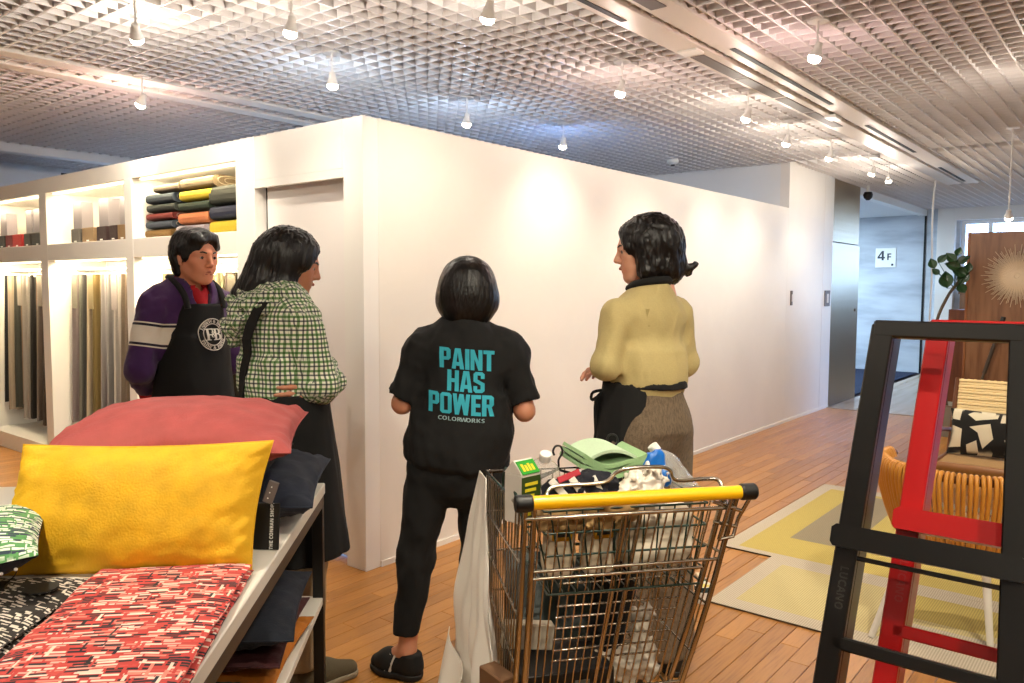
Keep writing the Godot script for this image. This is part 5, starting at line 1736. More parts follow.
func folded_cloth(w: float, l: float, layers: int, th: float, seed_: int) -> ArrayMesh:
	# a folded length of cloth: rounded layers, one on the other
	var n := FastNoiseLite.new()
	n.noise_type = FastNoiseLite.TYPE_SIMPLEX_SMOOTH
	n.seed = seed_
	n.frequency = 1.0
	var whole: ArrayMesh = ArrayMesh.new()
	var st := new_st()
	for k in layers:
		var NU := 30
		var NV := 22
		var inset := 0.012 * k * (1.0 if k % 2 == 0 else 0.3)
		var rings := []
		for j in NV + 1:
			var v := float(j) / NV
			var ring := []
			for i in NU:
				var a := TAU * i / NU
				var cx: float = signf(cos(a)) * pow(absf(cos(a)), 0.32)
				var cy: float = signf(sin(a)) * pow(absf(sin(a)), 0.8)
				var endk: float = 1.0 - pow(absf(v * 2 - 1), 22.0) * 0.6
				var x := (w / 2 - inset) * cx
				var z := (v - 0.5) * (l - inset)
				var y: float = th * (k + 0.5) + th * 0.5 * cy * endk + n.get_noise_3d(x * 7, k * 3.0, z * 7) * 0.006 * (k + 1) / layers
				ring.append(Vector3(x + n.get_noise_2d(z * 5, k * 9.0) * 0.006, y, z))
			rings.append(ring)
		for j in NV:
			for i in NU:
				var i2 := (i + 1) % NU
				var mid: Vector3 = Vector3(0, th * (k + 0.5), rings[j][i].z)
				var q := [rings[j][i], rings[j][i2], rings[j + 1][i2], rings[j + 1][i]]
				quad(st, q[0], q[1], q[2], q[3], Vector3(q[0].x * 0.8, th * (k + 0.5), q[0].z))
		for e in [0, NV]:
			var c := Vector3(0, th * (k + 0.5), rings[e][0].z)
			for i in NU:
				tri(st, c, rings[e][i], rings[e][(i + 1) % NU], Vector3(0, c.y, 0))
	return st.commit()

func table_and_cushions():
	# far right corner of the table top; x runs right, z towards the photographer
	var turn := VIEW + deg_to_rad(3.9)
	var at := W(-0.642, 0, 2.705)
	var T := Transform3D(Basis(SY, turn), at)
	var o := thing("display_table", "white-topped display table with dark steel legs and a lower shelf, holding cushions", "table", at, turn)
	var white := mat(Color(0.86, 0.84, 0.80), 0.45)
	put(box(Vector3(-1.28, 0.762, 0.0), Vector3(0.0, 0.80, 1.95), 0.003), "table_top", white, o)
	var brown := mat(Color(0.30, 0.25, 0.20), 0.45, 0.5)
	put(boxes([[Vector3(-1.275, 0.722, 0.004), Vector3(-0.004, 0.762, 0.034)], [Vector3(-1.275, 0.722, 1.915), Vector3(-0.004, 0.762, 1.945)], [Vector3(-0.034, 0.722, 0.034), Vector3(-0.004, 0.762, 1.915)], [Vector3(-1.275, 0.722, 0.034), Vector3(-1.245, 0.762, 1.915)]], 0.001), "frame", brown, o)
	for x in [-1.275, -0.040]:
		for z in [0.004, 1.909]:
			put(box(Vector3(x, 0, z), Vector3(x + 0.036, 0.722, z + 0.036), 0.002), "leg", M.dark_metal, o)
	put(box(Vector3(-1.25, 0.385, 0.02), Vector3(-0.006, 0.41, 1.93), 0.002), "lower_shelf", white, o)
	var P := func(x: float, y: float, z: float) -> Vector3: return T * Vector3(x, y, z)
	var B := T.basis
	# velvet cushions
	cushion("yellow velvet cushion leaning at the front of the white table", velvet(Color(0.95, 0.73, 0.07)), P.call(-0.318, 0.942, 0.80), B * Basis(SY, deg_to_rad(-3.0)) * Basis(SX, deg_to_rad(-20.0)) * Basis(SZ, deg_to_rad(1.0)), 0.61, 0.315, 0.14, 3, "cushions on the table", 0.020, 0.10)
	cushion("pink velvet cushion lying on the pile behind the yellow one", velvet(Color(0.69, 0.30, 0.29)), P.call(-0.30, 1.066, 0.49), B * Basis(SY, deg_to_rad(5.0)) * Basis(SX, deg_to_rad(-86.0)), 0.62, 0.46, 0.18, 5, "cushions on the table", 0.014)
	cushion("navy velvet cushion at the table's far right corner", velvet(Color(0.035, 0.085, 0.17)), P.call(-0.235, 0.885, 0.335), B * Basis(SY, deg_to_rad(4.0)) * Basis(SX, deg_to_rad(-89.0)), 0.56, 0.56, 0.175, 7, "cushions on the table", 0.014)
	cushion("dark cushion squeezed between the navy and the pink cushion", velvet(Color(0.03, 0.04, 0.065)), P.call(-0.30, 0.965, 0.40), B * Basis(SX, deg_to_rad(-88.0)), 0.46, 0.44, 0.10, 9, "cushions on the table")
	# folded throws
	var red := printed(dash_texture(5, Color(0.74, 0.22, 0.20), [Color(0.90, 0.80, 0.74), Color(0.92, 0.84, 0.78), Color(0.86, 0.52, 0.46), Color(0.78, 0.28, 0.25), Color(0.10, 0.09, 0.13), Color(0.12, 0.10, 0.11), Color(0.08, 0.08, 0.14), Color(0.85, 0.66, 0.60), Color(0.72, 0.24, 0.22)]), 0.36)
	var th := thing("folded_throw", "folded red, cream and black woven throw on the white table", "throw", P.call(-0.175, 0.8, 1.28), turn + deg_to_rad(3.0), "folded throws")
	put(folded_cloth(0.345, 0.80, 2, 0.016, 3), "cloth", red, th)
	var bw := printed(dash_texture(8, Color(0.10, 0.08, 0.07), [Color(0.88, 0.85, 0.80), Color(0.10, 0.08, 0.07), Color(0.12, 0.09, 0.08), Color(0.85, 0.82, 0.77)], 512, 15, 20, 0.45), 0.24)
	var th2 := thing("folded_throw", "folded black and cream patterned throw at the table's left", "throw", P.call(-0.53, 0.8, 1.24), turn + deg_to_rad(-2.0), "folded throws")
	put(folded_cloth(0.34, 0.62, 2, 0.014, 6), "cloth", bw, th2)
	var gr := printed(dash_texture(11, Color(0.30, 0.52, 0.30), [Color(0.88, 0.90, 0.84), Color(0.16, 0.19, 0.30), Color(0.35, 0.60, 0.34), Color(0.90, 0.92, 0.88)], 512, 18, 30), 0.26)
	var gc := thing("patterned_cushion", "green, navy and white patterned cushion cut by the left edge", "cushion", P.call(-0.665, 0.902, 0.985), 0.0, "cushions on the table")
	gc.basis = B * Basis(SZ, deg_to_rad(9.0)) * Basis(SY, deg_to_rad(22.0)) * Basis(SX, deg_to_rad(-85.0))
	put(cushion_mesh(0.42, 0.40, 0.10, 13, 0.006, 0.05, 1), "cover", gr, gc)
	put(cushion_mesh(0.42, 0.40, 0.13, 13, 0.006, 0.05, -1), "backing", mat(Color(0.07, 0.075, 0.12), 0.85), gc)
	for k in 5:
		put(turned([[0.0, -0.003], [0.003, -0.002], [0.004, 0.0], [0.003, 0.002], [0.0, 0.003]], 8, Transform3D(Basis(), Vector3(0.165 - 0.026 * k, -0.188 + 0.001 * k, -0.020 - 0.002 * k))), "stud", M.white_plastic, gc)
	# tags
	var tg := thing("price_tag", "dark tag with a white label lying on the black and cream throw", "tag", P.call(-0.555, 0.836, 1.03), turn + 0.25, "cushion tags")
	put(box(Vector3(-0.055, 0, -0.026), Vector3(0.055, 0.005, 0.026), 0.001), "card", mat(Color(0.09, 0.085, 0.08), 0.6), tg)
	put(box(Vector3(-0.035, 0.005, -0.014), Vector3(0.02, 0.0062, 0.014)), "label_strip", mat(Color(0.75, 0.73, 0.70), 0.6), tg)
	put(bar(smooth([Vector3(0.05, 0.004, 0), Vector3(0.075, 0.03, 0.01), Vector3(0.085, 0.07, 0.02)], 5), 0.001, 5), "string", M.black_plastic, tg)
	var rt := thing("round_tag", "round dark grey tag on the black and cream throw", "tag", P.call(-0.425, 0.835, 1.03), turn, "cushion tags")
	put(turned([[0.0, 0.0], [0.034, 0.0], [0.034, 0.003], [0.0, 0.003]], 20), "card", mat(Color(0.13, 0.13, 0.12), 0.7), rt)
	var bt := thing("swing_tag", "black shop tag with white lettering hanging beside the yellow cushion", "tag", P.call(-0.040, 0.802, 0.70), turn + deg_to_rad(-8.0), "cushion tags")
	var cardx := Transform3D(Basis(SX, deg_to_rad(-8.0)), Vector3.ZERO)
	put(box(Vector3(-0.038, 0.0, -0.003), Vector3(0.038, 0.118, 0.003), 0.0008, cardx), "card", mat(Color(0.05, 0.05, 0.048), 0.5), bt)
	var tx := put(lettering("THE CONRAN SHOP.", 0.0125, 0.0006), "lettering", mat(Color(0.9, 0.9, 0.88), 0.6), bt)
	tx.transform = cardx * Transform3D(Basis(SZ, PI / 2), Vector3(0.019, 0.060, 0.0034))
	put(bar(smooth([Vector3(0.0, 0.117, -0.016), Vector3(-0.008, 0.15, -0.02), Vector3(-0.004, 0.19, -0.06)], 5), 0.0009, 5), "string", M.black_plastic, bt)
	var zp := thing("zip_pull", "small grey metal tag on the yellow cushion's edge", "tag", P.call(-0.022, 0.935, 0.74), turn, "cushion tags")
	put(box(Vector3(-0.012, 0.0, -0.003), Vector3(0.014, 0.058, 0.003), 0.002, Transform3D(Basis(SZ, -0.35), Vector3.ZERO)), "plate", M.grille, zp)
	for k in 3:
		put(turned([[0.0, -0.001], [0.002, 0.0], [0.0, 0.001]], 6, Transform3D(Basis(SX, PI / 2), Vector3(0.004 + 0.005 * k, 0.012 + 0.014 * k, 0.0035))), "stud", M.white_plastic, zp)
	# cushions on the lower shelf
	var lower := [["mustard cushion at the bottom of the stack under the table", Color(0.72, 0.42, 0.07), 0.445, 0.46, 0.07, 0.50], ["maroon cushion in the stack under the table", Color(0.25, 0.06, 0.08), 0.500, 0.46, 0.07, 0.50], ["navy cushion on top of the stack under the table", Color(0.03, 0.07, 0.14), 0.570, 0.50, 0.12, 0.50]]
	for k in 3:
		var q = lower[k]
		cushion(q[0], velvet(q[1]), P.call(-0.235, q[2], q[5]), B * Basis(SX, deg_to_rad(-90.0)) * Basis(SZ, deg_to_rad(-3.0 + 4.0 * k)), q[3], q[3], q[4], 20 + k, "cushions under the table")
	cushion("dark green cushion lying nearer under the table", velvet(Color(0.06, 0.09, 0.07)), P.call(-0.33, 0.465, 0.98), B * Basis(SX, deg_to_rad(-90.0)), 0.46, 0.5, 0.12, 31, "cushions under the table")

# ---------------------------------------------------------------- the shopping cart and its load
func shopping_cart():
	# handle centre above the node; x along the handle, -z the way the cart is pushed
	var turn := VIEW + deg_to_rad(12.0)
	var at := W(0.302, 0, 1.862)
	var T := Transform3D(Basis(SY, turn), at)
	var o := thing("shopping_cart", "wire shopping cart with a yellow handle, loaded with painting things", "cart", at, turn)
	var P := func(x: float, y: float, z: float) -> Vector3: return T * Vector3(x, y, z)
	var wire: Material = M.chrome
	var green := mat(Color(0.05, 0.17, 0.13), 0.4)
	var yel := mat(Color(0.95, 0.72, 0.04), 0.32)
	put(bar([Vector3(-0.268, 0.98, 0), Vector3(0.268, 0.98, 0)], 0.0165, 16), "handle_grip", yel, o, "yellow plastic handle grip")
	for s in [-1.0, 1.0]:
		put(turned([[0.0, -0.022], [0.018, -0.022], [0.0205, -0.018], [0.0205, 0.014], [0.018, 0.019], [0.0, 0.019]], 16, Transform3D(Basis(SZ, PI / 2), Vector3(s * 0.281, 0.98, 0))), "end_cap", M.black_plastic, o)
	# near frame: left post upright, right post drawn in towards the foot
	var L1 := Vector3(-0.272, 0.955, -0.02)
	var L0 := Vector3(-0.275, 0.40, -0.13)
	var R1 := Vector3(0.262, 0.955, -0.02)
	var R0 := Vector3(0.165, 0.40, -0.13)
	var FL1 := Vector3(-0.262, 0.915, -0.60)
	var FR1 := Vector3(0.20, 0.915, -0.60)
	var FL0 := Vector3(-0.255, 0.44, -0.55)
	var FR0 := Vector3(0.15, 0.44, -0.55)
	for p in [[L1, L0], [L1 + Vector3(0.022, 0, 0), L0 + Vector3(0.022, 0, 0)], [R1, R0], [R1 - Vector3(0.030, 0, 0.01), R0 - Vector3(0.03, 0, 0.01)]]:
		put(bar(smooth([p[0] + Vector3(0, 0.02, 0.02), p[0], p[0].lerp(p[1], 0.5) + Vector3(0, 0, 0.012), p[1], Vector3(p[1].x, 0.14, p[1].z - 0.10)], 4), 0.0075, 8), "post", wire, o)
	for x in [-0.035, 0.0]:
		put(bar([Vector3(x + 0.02, 0.935, -0.035), Vector3(x - 0.035, 0.42, -0.13)], 0.006, 8), "post", wire, o)
	# rails round the basket
	put(bar([L1, FL1, FR1, R1], 0.006, 8, false), "rim", wire, o)
	put(bar([L1 + Vector3(0, -0.018, 0), R1 + Vector3(0, -0.018, 0)], 0.0055, 8), "rail", wire, o)
	var near := func(u: float, v: float) -> Vector3: return L1.lerp(R1, u).lerp(L0.lerp(R0, u), v)
	for v in [[0.04, 0.99, 0.28], [0.04, 0.92, 0.315], [0.02, 0.98, 0.90], [0.04, 0.96, 0.985]]:
		put(bar([near.call(v[0], v[2]) + Vector3(0, 0, 0.004), near.call(v[1], v[2]) + Vector3(0, 0, 0.004)], 0.0042, 6), "rail", wire, o)
	# inner flap window
	for k in 8:
		var v := 0.36 + 0.055 * k
		put(bar([near.call(0.20, v) + Vector3(0, 0, -0.012), near.call(0.86, v) + Vector3(0, 0, -0.012)], 0.0026, 6), "wire", wire, o)
	for k in 21:
		var u := 0.07 + 0.043 * k
		put(bar([near.call(u, 0.03), near.call(u, 0.985)], 0.0023, 6), "wire", wire, o)
	# left side, far side, right side and floor of the basket
	var side := func(a: Vector3, b: Vector3, c: Vector3, d: Vector3, nu: int, nv: int):
		for k in nu:
			var u := (k + 0.5) / nu
			put(bar([a.lerp(b, u), c.lerp(d, u)], 0.0023, 6), "wire", wire, o)
		for k in nv:
			var v := (k + 1.0) / nv
			put(bar([a.lerp(c, v), b.lerp(d, v)], 0.0034, 6), "wire", wire, o)
	side.call(L1, FL1, L0, FL0, 14, 4)
	side.call(R1, FR1, R0, FR0, 14, 4)
	side.call(FL1, FR1, FL0, FR0, 12, 4)
	side.call(L0, FL0, R0, FR0, 9, 10)
	# the folding seat: raised hand wire and a green basket inside
	put(bar(smooth([Vector3(-0.20, 0.93, -0.07), Vector3(-0.20, 0.965, -0.10), Vector3(-0.17, 0.985, -0.12), Vector3(-0.05, 0.988, -0.12), Vector3(-0.015, 1.012, -0.12), Vector3(0.02, 1.022, -0.12), Vector3(0.10, 1.022, -0.12), Vector3(0.13, 1.012, -0.12), Vector3(0.15, 0.985, -0.12), Vector3(0.25, 0.985, -0.12), Vector3(0.265, 0.97, -0.10), Vector3(0.262, 0.93, -0.07)], 4), 0.0055, 8), "seat_wire", wire, o)
	var g0 := [Vector3(-0.25, 0.0, -0.06), Vector3(0.24, 0.0, -0.06), Vector3(0.24, 0.0, -0.30), Vector3(-0.25, 0.0, -0.30)]
	for y in [0.94, 0.885, 0.83, 0.775, 0.735]:
		var ring := []
		for p in g0:
			ring.append(Vector3(p.x * (0.82 + 0.2 * (y - 0.735)) , y, p.z))
		for k in 4:
			put(bar([ring[k], ring[(k + 1) % 4]], 0.0028, 6), "green_wire", green, o)
	for k in 13:
		var x := -0.24 + 0.04 * k
		put(bar([Vector3(x, 0.94, -0.06), Vector3(x * 0.82, 0.735, -0.06), Vector3(x * 0.82, 0.735, -0.30)], 0.0022, 6), "green_wire", green, o)
	# green side panel at the left
	put(bar(smooth([Vector3(-0.27, 0.93, -0.05), Vector3(-0.265, 0.99, -0.22), Vector3(-0.262, 0.99, -0.30), Vector3(-0.262, 0.92, -0.34)], 4), 0.0045, 6), "green_wire", green, o)
	# hook frame at the right of the handle
	for p in [[Vector3(0.29, 0.965, 0.0), Vector3(0.275, 0.905, -0.03), Vector3(0.262, 0.86, -0.03), Vector3(0.225, 0.855, -0.03)], [Vector3(0.24, 0.965, 0.0), Vector3(0.225, 0.855, -0.03)], [Vector3(0.20, 0.955, -0.02), Vector3(0.282, 0.925, -0.02)], [Vector3(0.21, 0.90, -0.03), Vector3(0.27, 0.885, -0.03)]]:
		put(bar(p, 0.005, 8), "side_hook", wire, o)
	# chassis and castors
	put(bar([Vector3(R0.x, 0.14, -0.23), Vector3(L0.x, 0.14, -0.23), Vector3(-0.20, 0.15, -0.72), Vector3(0.12, 0.15, -0.72)], 0.011, 8, true), "chassis", wire, o)
	for p in [Vector3(R0.x, 0, -0.23), Vector3(L0.x, 0, -0.23), Vector3(-0.20, 0, -0.70), Vector3(0.12, 0, -0.70)]:
		var cst := put(turned([[0.0, -0.012], [0.045, -0.012], [0.05, -0.006], [0.05, 0.006], [0.045, 0.012], [0.0, 0.012]], 18, Transform3D(Basis(SZ, PI / 2), p + Vector3(0, 0.051, 0))), "castor", M.black_plastic, o)
		put(bar([p + Vector3(0.018, 0.05, 0), p + Vector3(0.018, 0.11, 0), p + Vector3(0, 0.14, 0)], 0.006, 6), "fork", wire, cst)
	# --- load
	var cream := mat(Color(0.80, 0.74, 0.64), 0.6)
	# green milk-style carton
	var c := thing("drink_carton", "green and white juice carton standing in the cart's corner", "carton", P.call(-0.245, 0.888, -0.17), turn + 0.55)
	put(box(Vector3(-0.032, 0, -0.032), Vector3(0.032, 0.125, 0.032), 0.003), "body", mat(Color(0.82, 0.80, 0.76), 0.5), c)
	put(box(Vector3(-0.0325, 0.004, 0.0318), Vector3(0.0325, 0.12, 0.0332)), "front_print", mat(Color(0.17, 0.25, 0.07), 0.5), c)
	put(plate(PackedVector2Array([Vector2(-0.032, 0.125), Vector2(0.032, 0.125), Vector2(0.0, 0.158)]), 0.064, Transform3D(Basis(SY, PI / 2), Vector3.ZERO)), "gable", mat(Color(0.84, 0.82, 0.78), 0.5), c)
	put(box(Vector3(-0.030, 0.0, -0.001), Vector3(0.030, 0.040, 0.001), 0.0005, Transform3D(Basis(SX, -0.77), Vector3(0, 0.127, 0.034))), "top_print", mat(Color(0.10, 0.55, 0.10), 0.5), c)
	var mark := mat(Color(0.80, 0.74, 0.13), 0.5)
	for k in 4:
		put(box(Vector3(-0.022 + 0.011 * k, 0.008, 0.001), Vector3(-0.014 + 0.011 * k, 0.030 - 0.004 * (k % 2), 0.0016), 0.0, Transform3D(Basis(SX, -0.77), Vector3(0, 0.127, 0.034))), "print_mark", mark, c)
	for k in 6:
		put(box(Vector3(-0.022, 0.022 + 0.015 * k, 0.0332), Vector3(0.010 + 0.006 * (k % 3), 0.030 + 0.015 * k, 0.0338)), "print_mark", mark, c)
	# clear bottle behind it
	bottle("clear round plastic bottle with white cap behind the carton", P.call(-0.165, 0.905, -0.31), Basis(SY, turn) * Basis(SX, deg_to_rad(26.0)), 0.046, 0.135, 0.014, Color(0.88, 0.86, 0.82))
	bottle("clear plastic bottle with white cap leaning at the cart's right", P.call(0.240, 0.918, -0.24), Basis(SY, turn) * Basis(SZ, deg_to_rad(38.0)) * Basis(SX, deg_to_rad(-8.0)), 0.034, 0.15, 0.013, Color(0.93, 0.93, 0.92))
	# hangers: black hooks stick up from the load
	for h in [[-0.118, 1.02, -0.30, 0.3], [0.065, 1.03, -0.38, -0.2]]:
		var hg := thing("hanger_hook", "black hanger hook beside the bottle in the cart" if h[0] < 0 else "black hanger hook behind the green towel", "hanger", P.call(h[0], h[1], h[2]), turn + h[3], "hanger hooks in the cart")
		put(bar(smooth([Vector3(-0.05, -0.045, 0), Vector3(0.0, -0.035, 0), Vector3(0.004, -0.01, 0), Vector3(0.016, 0.008, 0), Vector3(0.010, 0.026, 0), Vector3(-0.006, 0.028, 0), Vector3(-0.014, 0.016, 0), Vector3(-0.010, 0.004, 0)], 5), 0.003, 6), "hook", M.black_plastic, hg)
		put(bar([Vector3(-0.10, -0.07, 0), Vector3(0.0, -0.036, 0), Vector3(0.10, -0.07, 0)], 0.004, 6), "arm", M.black_plastic, hg)
	# navy bundle with white tapes
	var nb := thing("navy_bundle", "navy cloth bundle with white tapes on top of the cart", "bundle", P.call(-0.10, 0.93, -0.17), turn)
	put(nets([bone(Vector3(-0.055, 0.02, 0.0), Vector3(0.05, 0.035, 0.0), 0.045, 0.050, 0.03, SY, 0.9), bone(Vector3(-0.07, -0.01, 0.03), Vector3(0.08, 0.0, 0.03), 0.035, 0.035, 0.03)], 0.006, {"fold": 0.018, "fold_scale": Vector3(22, 22, 22), "seed": 51}), "cloth", cloth(Color(0.03, 0.04, 0.10), 0.9, 0.2), nb)
	for k in [[-0.07, 0.045, -0.02, 0.015], [-0.02, 0.062, 0.012, -0.005], [0.03, 0.075, 0.065, 0.045]]:
		put(box(Vector3(-0.009, -0.032, -0.002), Vector3(0.009, 0.032, 0.002), 0.001, Transform3D(Basis(SZ, 0.5 - 3.0 * k[0]) * Basis(SX, -0.5), Vector3(k[0] + 0.01, 0.045, 0.046))), "tape", mat(Color(0.80, 0.78, 0.74), 0.7), nb)
	put(box(Vector3(-0.03, -0.008, -0.002), Vector3(0.03, 0.008, 0.002), 0.001, Transform3D(Basis(SZ, 0.35) * Basis(SX, -0.6), Vector3(-0.03, 0.073, 0.025))), "label_strip", mat(Color(0.62, 0.06, 0.14), 0.7), nb)
	# tan cloth in front of it
	var tan := thing("tan_cloth", "crumpled tan cloth under the yellow handle", "cloth", P.call(-0.10, 0.915, -0.10), turn)
	put(nets([bone(Vector3(-0.10, 0.0, 0.0), Vector3(0.10, 0.0, 0.01), 0.034, 0.034, 0.02), bone(Vector3(0.02, 0.02, 0.0), Vector3(0.09, 0.02, 0.0), 0.03, 0.028, 0.03)], 0.006, {"fold": 0.02, "fold_scale": Vector3(20, 20, 20), "seed": 53}), "cloth", cloth(Color(0.66, 0.53, 0.34), 0.9, 0.2), tan)
	# folded mint towel
	var tw := thing("folded_towel", "folded mint green towel on top of the cart", "towel", P.call(0.015, 1.0, -0.30), turn + 0.05)
	var mint := cloth(Color(0.58, 0.72, 0.52), 0.95, 0.4, 0.8)
	for k in 3:
		var q := 0.010 * k
		put(sheet(22, 8, func(u: float, v: float) -> Vector3:
			var x := (u - 0.5) * (0.20 - q)
			var sag := 0.030 * pow(absf(u * 2 - 1), 1.7) - 0.018
			return Vector3(x, sag + q * 1.2 + 0.004 * sin(u * 9 + k), (v - 0.5) * 0.17), 0.010), "fold", mint, tw)
	put(sheet(18, 8, func(u: float, v: float) -> Vector3: return Vector3((u - 0.55) * 0.16, 0.046 - 0.030 * pow(absf(u * 2 - 1), 2.0), (v - 0.5) * 0.165), 0.008), "fold", cloth(Color(0.76, 0.85, 0.72), 0.95, 0.4, 0.8), tw)
	# plastic bags
	var filmy := mat(Color(0.86, 0.82, 0.77), 0.3)
	var wb := thing("plastic_bag", "crumpled white plastic bag below the mint towel", "bag", P.call(0.02, 0.925, -0.17), turn)
	put(nets([bone(Vector3(-0.05, 0, 0), Vector3(0.06, 0.01, 0), 0.05, 0.055, 0.03), bone(Vector3(0.09, 0.04, -0.05), Vector3(0.10, 0.06, -0.09), 0.04, 0.03, 0.03)], 0.006, {"fold": 0.035, "fold_scale": Vector3(26, 26, 26), "seed": 55}), "film", filmy, wb)
	var bl := thing("blue_pouch", "bright blue refill pouch standing in the cart", "pouch", P.call(0.128, 0.968, -0.215), turn)
	put(nets([bone(Vector3(-0.02, -0.02, 0), Vector3(-0.005, 0.055, -0.01), 0.034, 0.020, 0.02, SZ, 0.6), bone(Vector3(0.02, 0.0, 0), Vector3(0.008, 0.05, -0.01), 0.030, 0.020, 0.02, SZ, 0.6)], 0.005, {"fold": 0.014, "fold_scale": Vector3(24, 14, 24), "seed": 57}), "pouch_body", mat(Color(0.05, 0.38, 0.72), 0.3), bl)
	# pouches of paint in the seat basket
	for k in 2:
		var pb := thing("paint_pouch", ["cream pouch with yellow and red label, left in the seat basket", "cream pouch with yellow and red label, right in the seat basket"][k], "pouch", P.call(-0.155 + 0.105 * k, 0.742, -0.15), turn + 0.1 * k, "pouches in the seat basket")
		put(nets([bone(Vector3(0, 0.035, 0), Vector3(0, 0.13, 0), 0.044, 0.042, 0.02, SZ, 0.8), bone(Vector3(0, 0.14, 0), Vector3(0, 0.17, 0), 0.032, 0.018, 0.02)], 0.006, {"fold": 0.010, "fold_scale": Vector3(18, 10, 18), "seed": 60 + k, "clips": [[Vector3(0, -1, 0), 0.0]]}), "bag", cream, pb)
		put(box(Vector3(-0.026, 0.105, 0.031), Vector3(0.026, 0.14, 0.039), 0.003), "yellow_print", mat(Color(0.85, 0.62, 0.06), 0.5), pb)
		put(box(Vector3(-0.026, 0.14, 0.030), Vector3(0.026, 0.155, 0.038), 0.003), "red_print", mat(Color(0.60, 0.10, 0.12), 0.5), pb)
		put(box(Vector3(-0.020, 0.116, 0.039), Vector3(0.020, 0.126, 0.0398)), "mark", mat(Color(0.06, 0.05, 0.05), 0.5), pb)
	var pb2 := thing("cream_bag", "large cream bag filling the right of the seat basket", "bag", P.call(0.10, 0.742, -0.17), turn)
	put(nets([bone(Vector3(-0.04, 0.06, 0), Vector3(0.06, 0.07, 0), 0.058, 0.058, 0.03), bone(Vector3(-0.04, 0.13, 0), Vector3(0.06, 0.13, 0), 0.052, 0.05, 0.03)], 0.007, {"fold": 0.018, "fold_scale": Vector3(12, 9, 12), "seed": 66, "clips": [[Vector3(0, -1, 0), 0.0]]}), "bag", mat(Color(0.78, 0.73, 0.65), 0.6), pb2)
	# boards, paper and boxes in the basket
	var bd := thing("green_board", "dark green board leaning inside the cart", "board", P.call(-0.10, 0.49, -0.34), turn)
	put(box(Vector3(-0.15, 0.0, -0.008), Vector3(0.13, 0.25, 0.008), 0.002, Transform3D(Basis(SX, deg_to_rad(-38.0)) * Basis(SZ, deg_to_rad(-6.0)), Vector3.ZERO)), "panel", mat(Color(0.045, 0.105, 0.085), 0.5), bd)
	put(box(Vector3(-0.17, -0.01, 0.012), Vector3(-0.03, 0.06, 0.05), 0.003, Transform3D(Basis(SZ, -0.12), Vector3.ZERO)), "paper_edge", mat(Color(0.75, 0.70, 0.62), 0.8), bd)
	var bb := thing("black_box", "flat black cardboard box on the cart's floor", "box", P.call(-0.125, 0.405, -0.26), turn + 0.05)
	put(box(Vector3(-0.125, 0, -0.10), Vector3(0.13, 0.075, 0.09), 0.003), "carton", mat(Color(0.03, 0.03, 0.03), 0.5), bb)
	put(box(Vector3(0.02, 0.03, 0.09), Vector3(0.06, 0.05, 0.0912)), "white_print", mat(Color(0.4, 0.4, 0.38), 0.6), bb)
	var ba := thing("black_bag", "black fabric bag at the right inside the cart", "bag", P.call(0.06, 0.50, -0.33), turn)
	put(nets([bone(Vector3(-0.01, 0.02, 0), Vector3(0.0, 0.20, 0), 0.05, 0.075, 0.04, SZ, 0.7), bone(Vector3(-0.02, -0.05, 0.02), Vector3(-0.02, 0.0, 0.0), 0.02, 0.05, 0.03)], 0.008, {"fold": 0.02, "seed": 71}), "cloth", cloth(Color(0.015, 0.015, 0.017), 0.9, 0.1), ba)
	var wp := thing("white_paper", "crumpled white paper on the cart's floor", "paper", P.call(0.05, 0.425, -0.24), turn)
	put(nets([bone(Vector3(-0.05, 0.02, 0), Vector3(0.06, 0.03, 0), 0.035, 0.045, 0.03), bone(Vector3(0.07, 0.05, -0.05), Vector3(0.09, 0.12, -0.08), 0.03, 0.03, 0.03)], 0.006, {"fold": 0.03, "fold_scale": Vector3(22, 22, 22), "seed": 73}), "sheet", mat(Color(0.76, 0.72, 0.66), 0.7), wp)
	# long white plastic sheet hanging over the left side
	var sh := thing("plastic_sheet", "white plastic sheet hanging down the cart's left side", "sheet", at, turn)
	var film := mat(Color(0.90, 0.87, 0.83), 0.35)
	film.backlight_enabled = true
	film.backlight = Color(0.25, 0.23, 0.2)
	put(sheet(40, 40, func(u: float, v: float) -> Vector3:
		var z0 := lerpf(-0.50, -0.16, minf(1.0, v * 1.7))
		var z := lerpf(z0, -0.61, u)
		var drop := 0.905 * (1.0 - v) + 0.012
		var flare := 0.010 + 0.052 * sin(minf(v * 1.9, 1.0) * PI / 2.0) * (0.35 + 0.65 * u) + 0.02 * v
		flare += (0.016 * sin(u * 13.0 + 1.0 + v * 2.5) + 0.010 * sin(u * 29.0 - v * 4.0) + 0.006 * sin(v * 21.0 + u * 6.0)) * minf(1.0, v * 2.0)
		return Vector3(-0.268 - flare, drop, z), 0.003), "film", film, sh)
	put(sheet(16, 20, func(u: float, v: float) -> Vector3:
		var z := lerpf(-0.24, -0.60, u)
		return Vector3(-0.365 - 0.12 * v * (0.35 + 0.65 * u) + 0.014 * sin(u * 12.0 + v * 3.0), lerpf(0.44, 0.01, v) - 0.20 * (1.0 - v) * (1.0 - u), z), 0.003), "loose_fold", film, sh)
	var cbx := thing("cardboard_piece", "brown cardboard piece low at the cart's left", "cardboard", P.call(-0.30, 0.30, -0.18), turn + 0.4)
	put(box(Vector3(-0.03, 0, -0.05), Vector3(0.02, 0.20, 0.05), 0.003), "board", mat(Color(0.42, 0.29, 0.18), 0.8), cbx)
	put(box(Vector3(-0.012, 0.02, 0.05), Vector3(0.012, 0.07, 0.056), 0.003), "yellow_strip", mat(Color(0.75, 0.62, 0.2), 0.7), cbx)

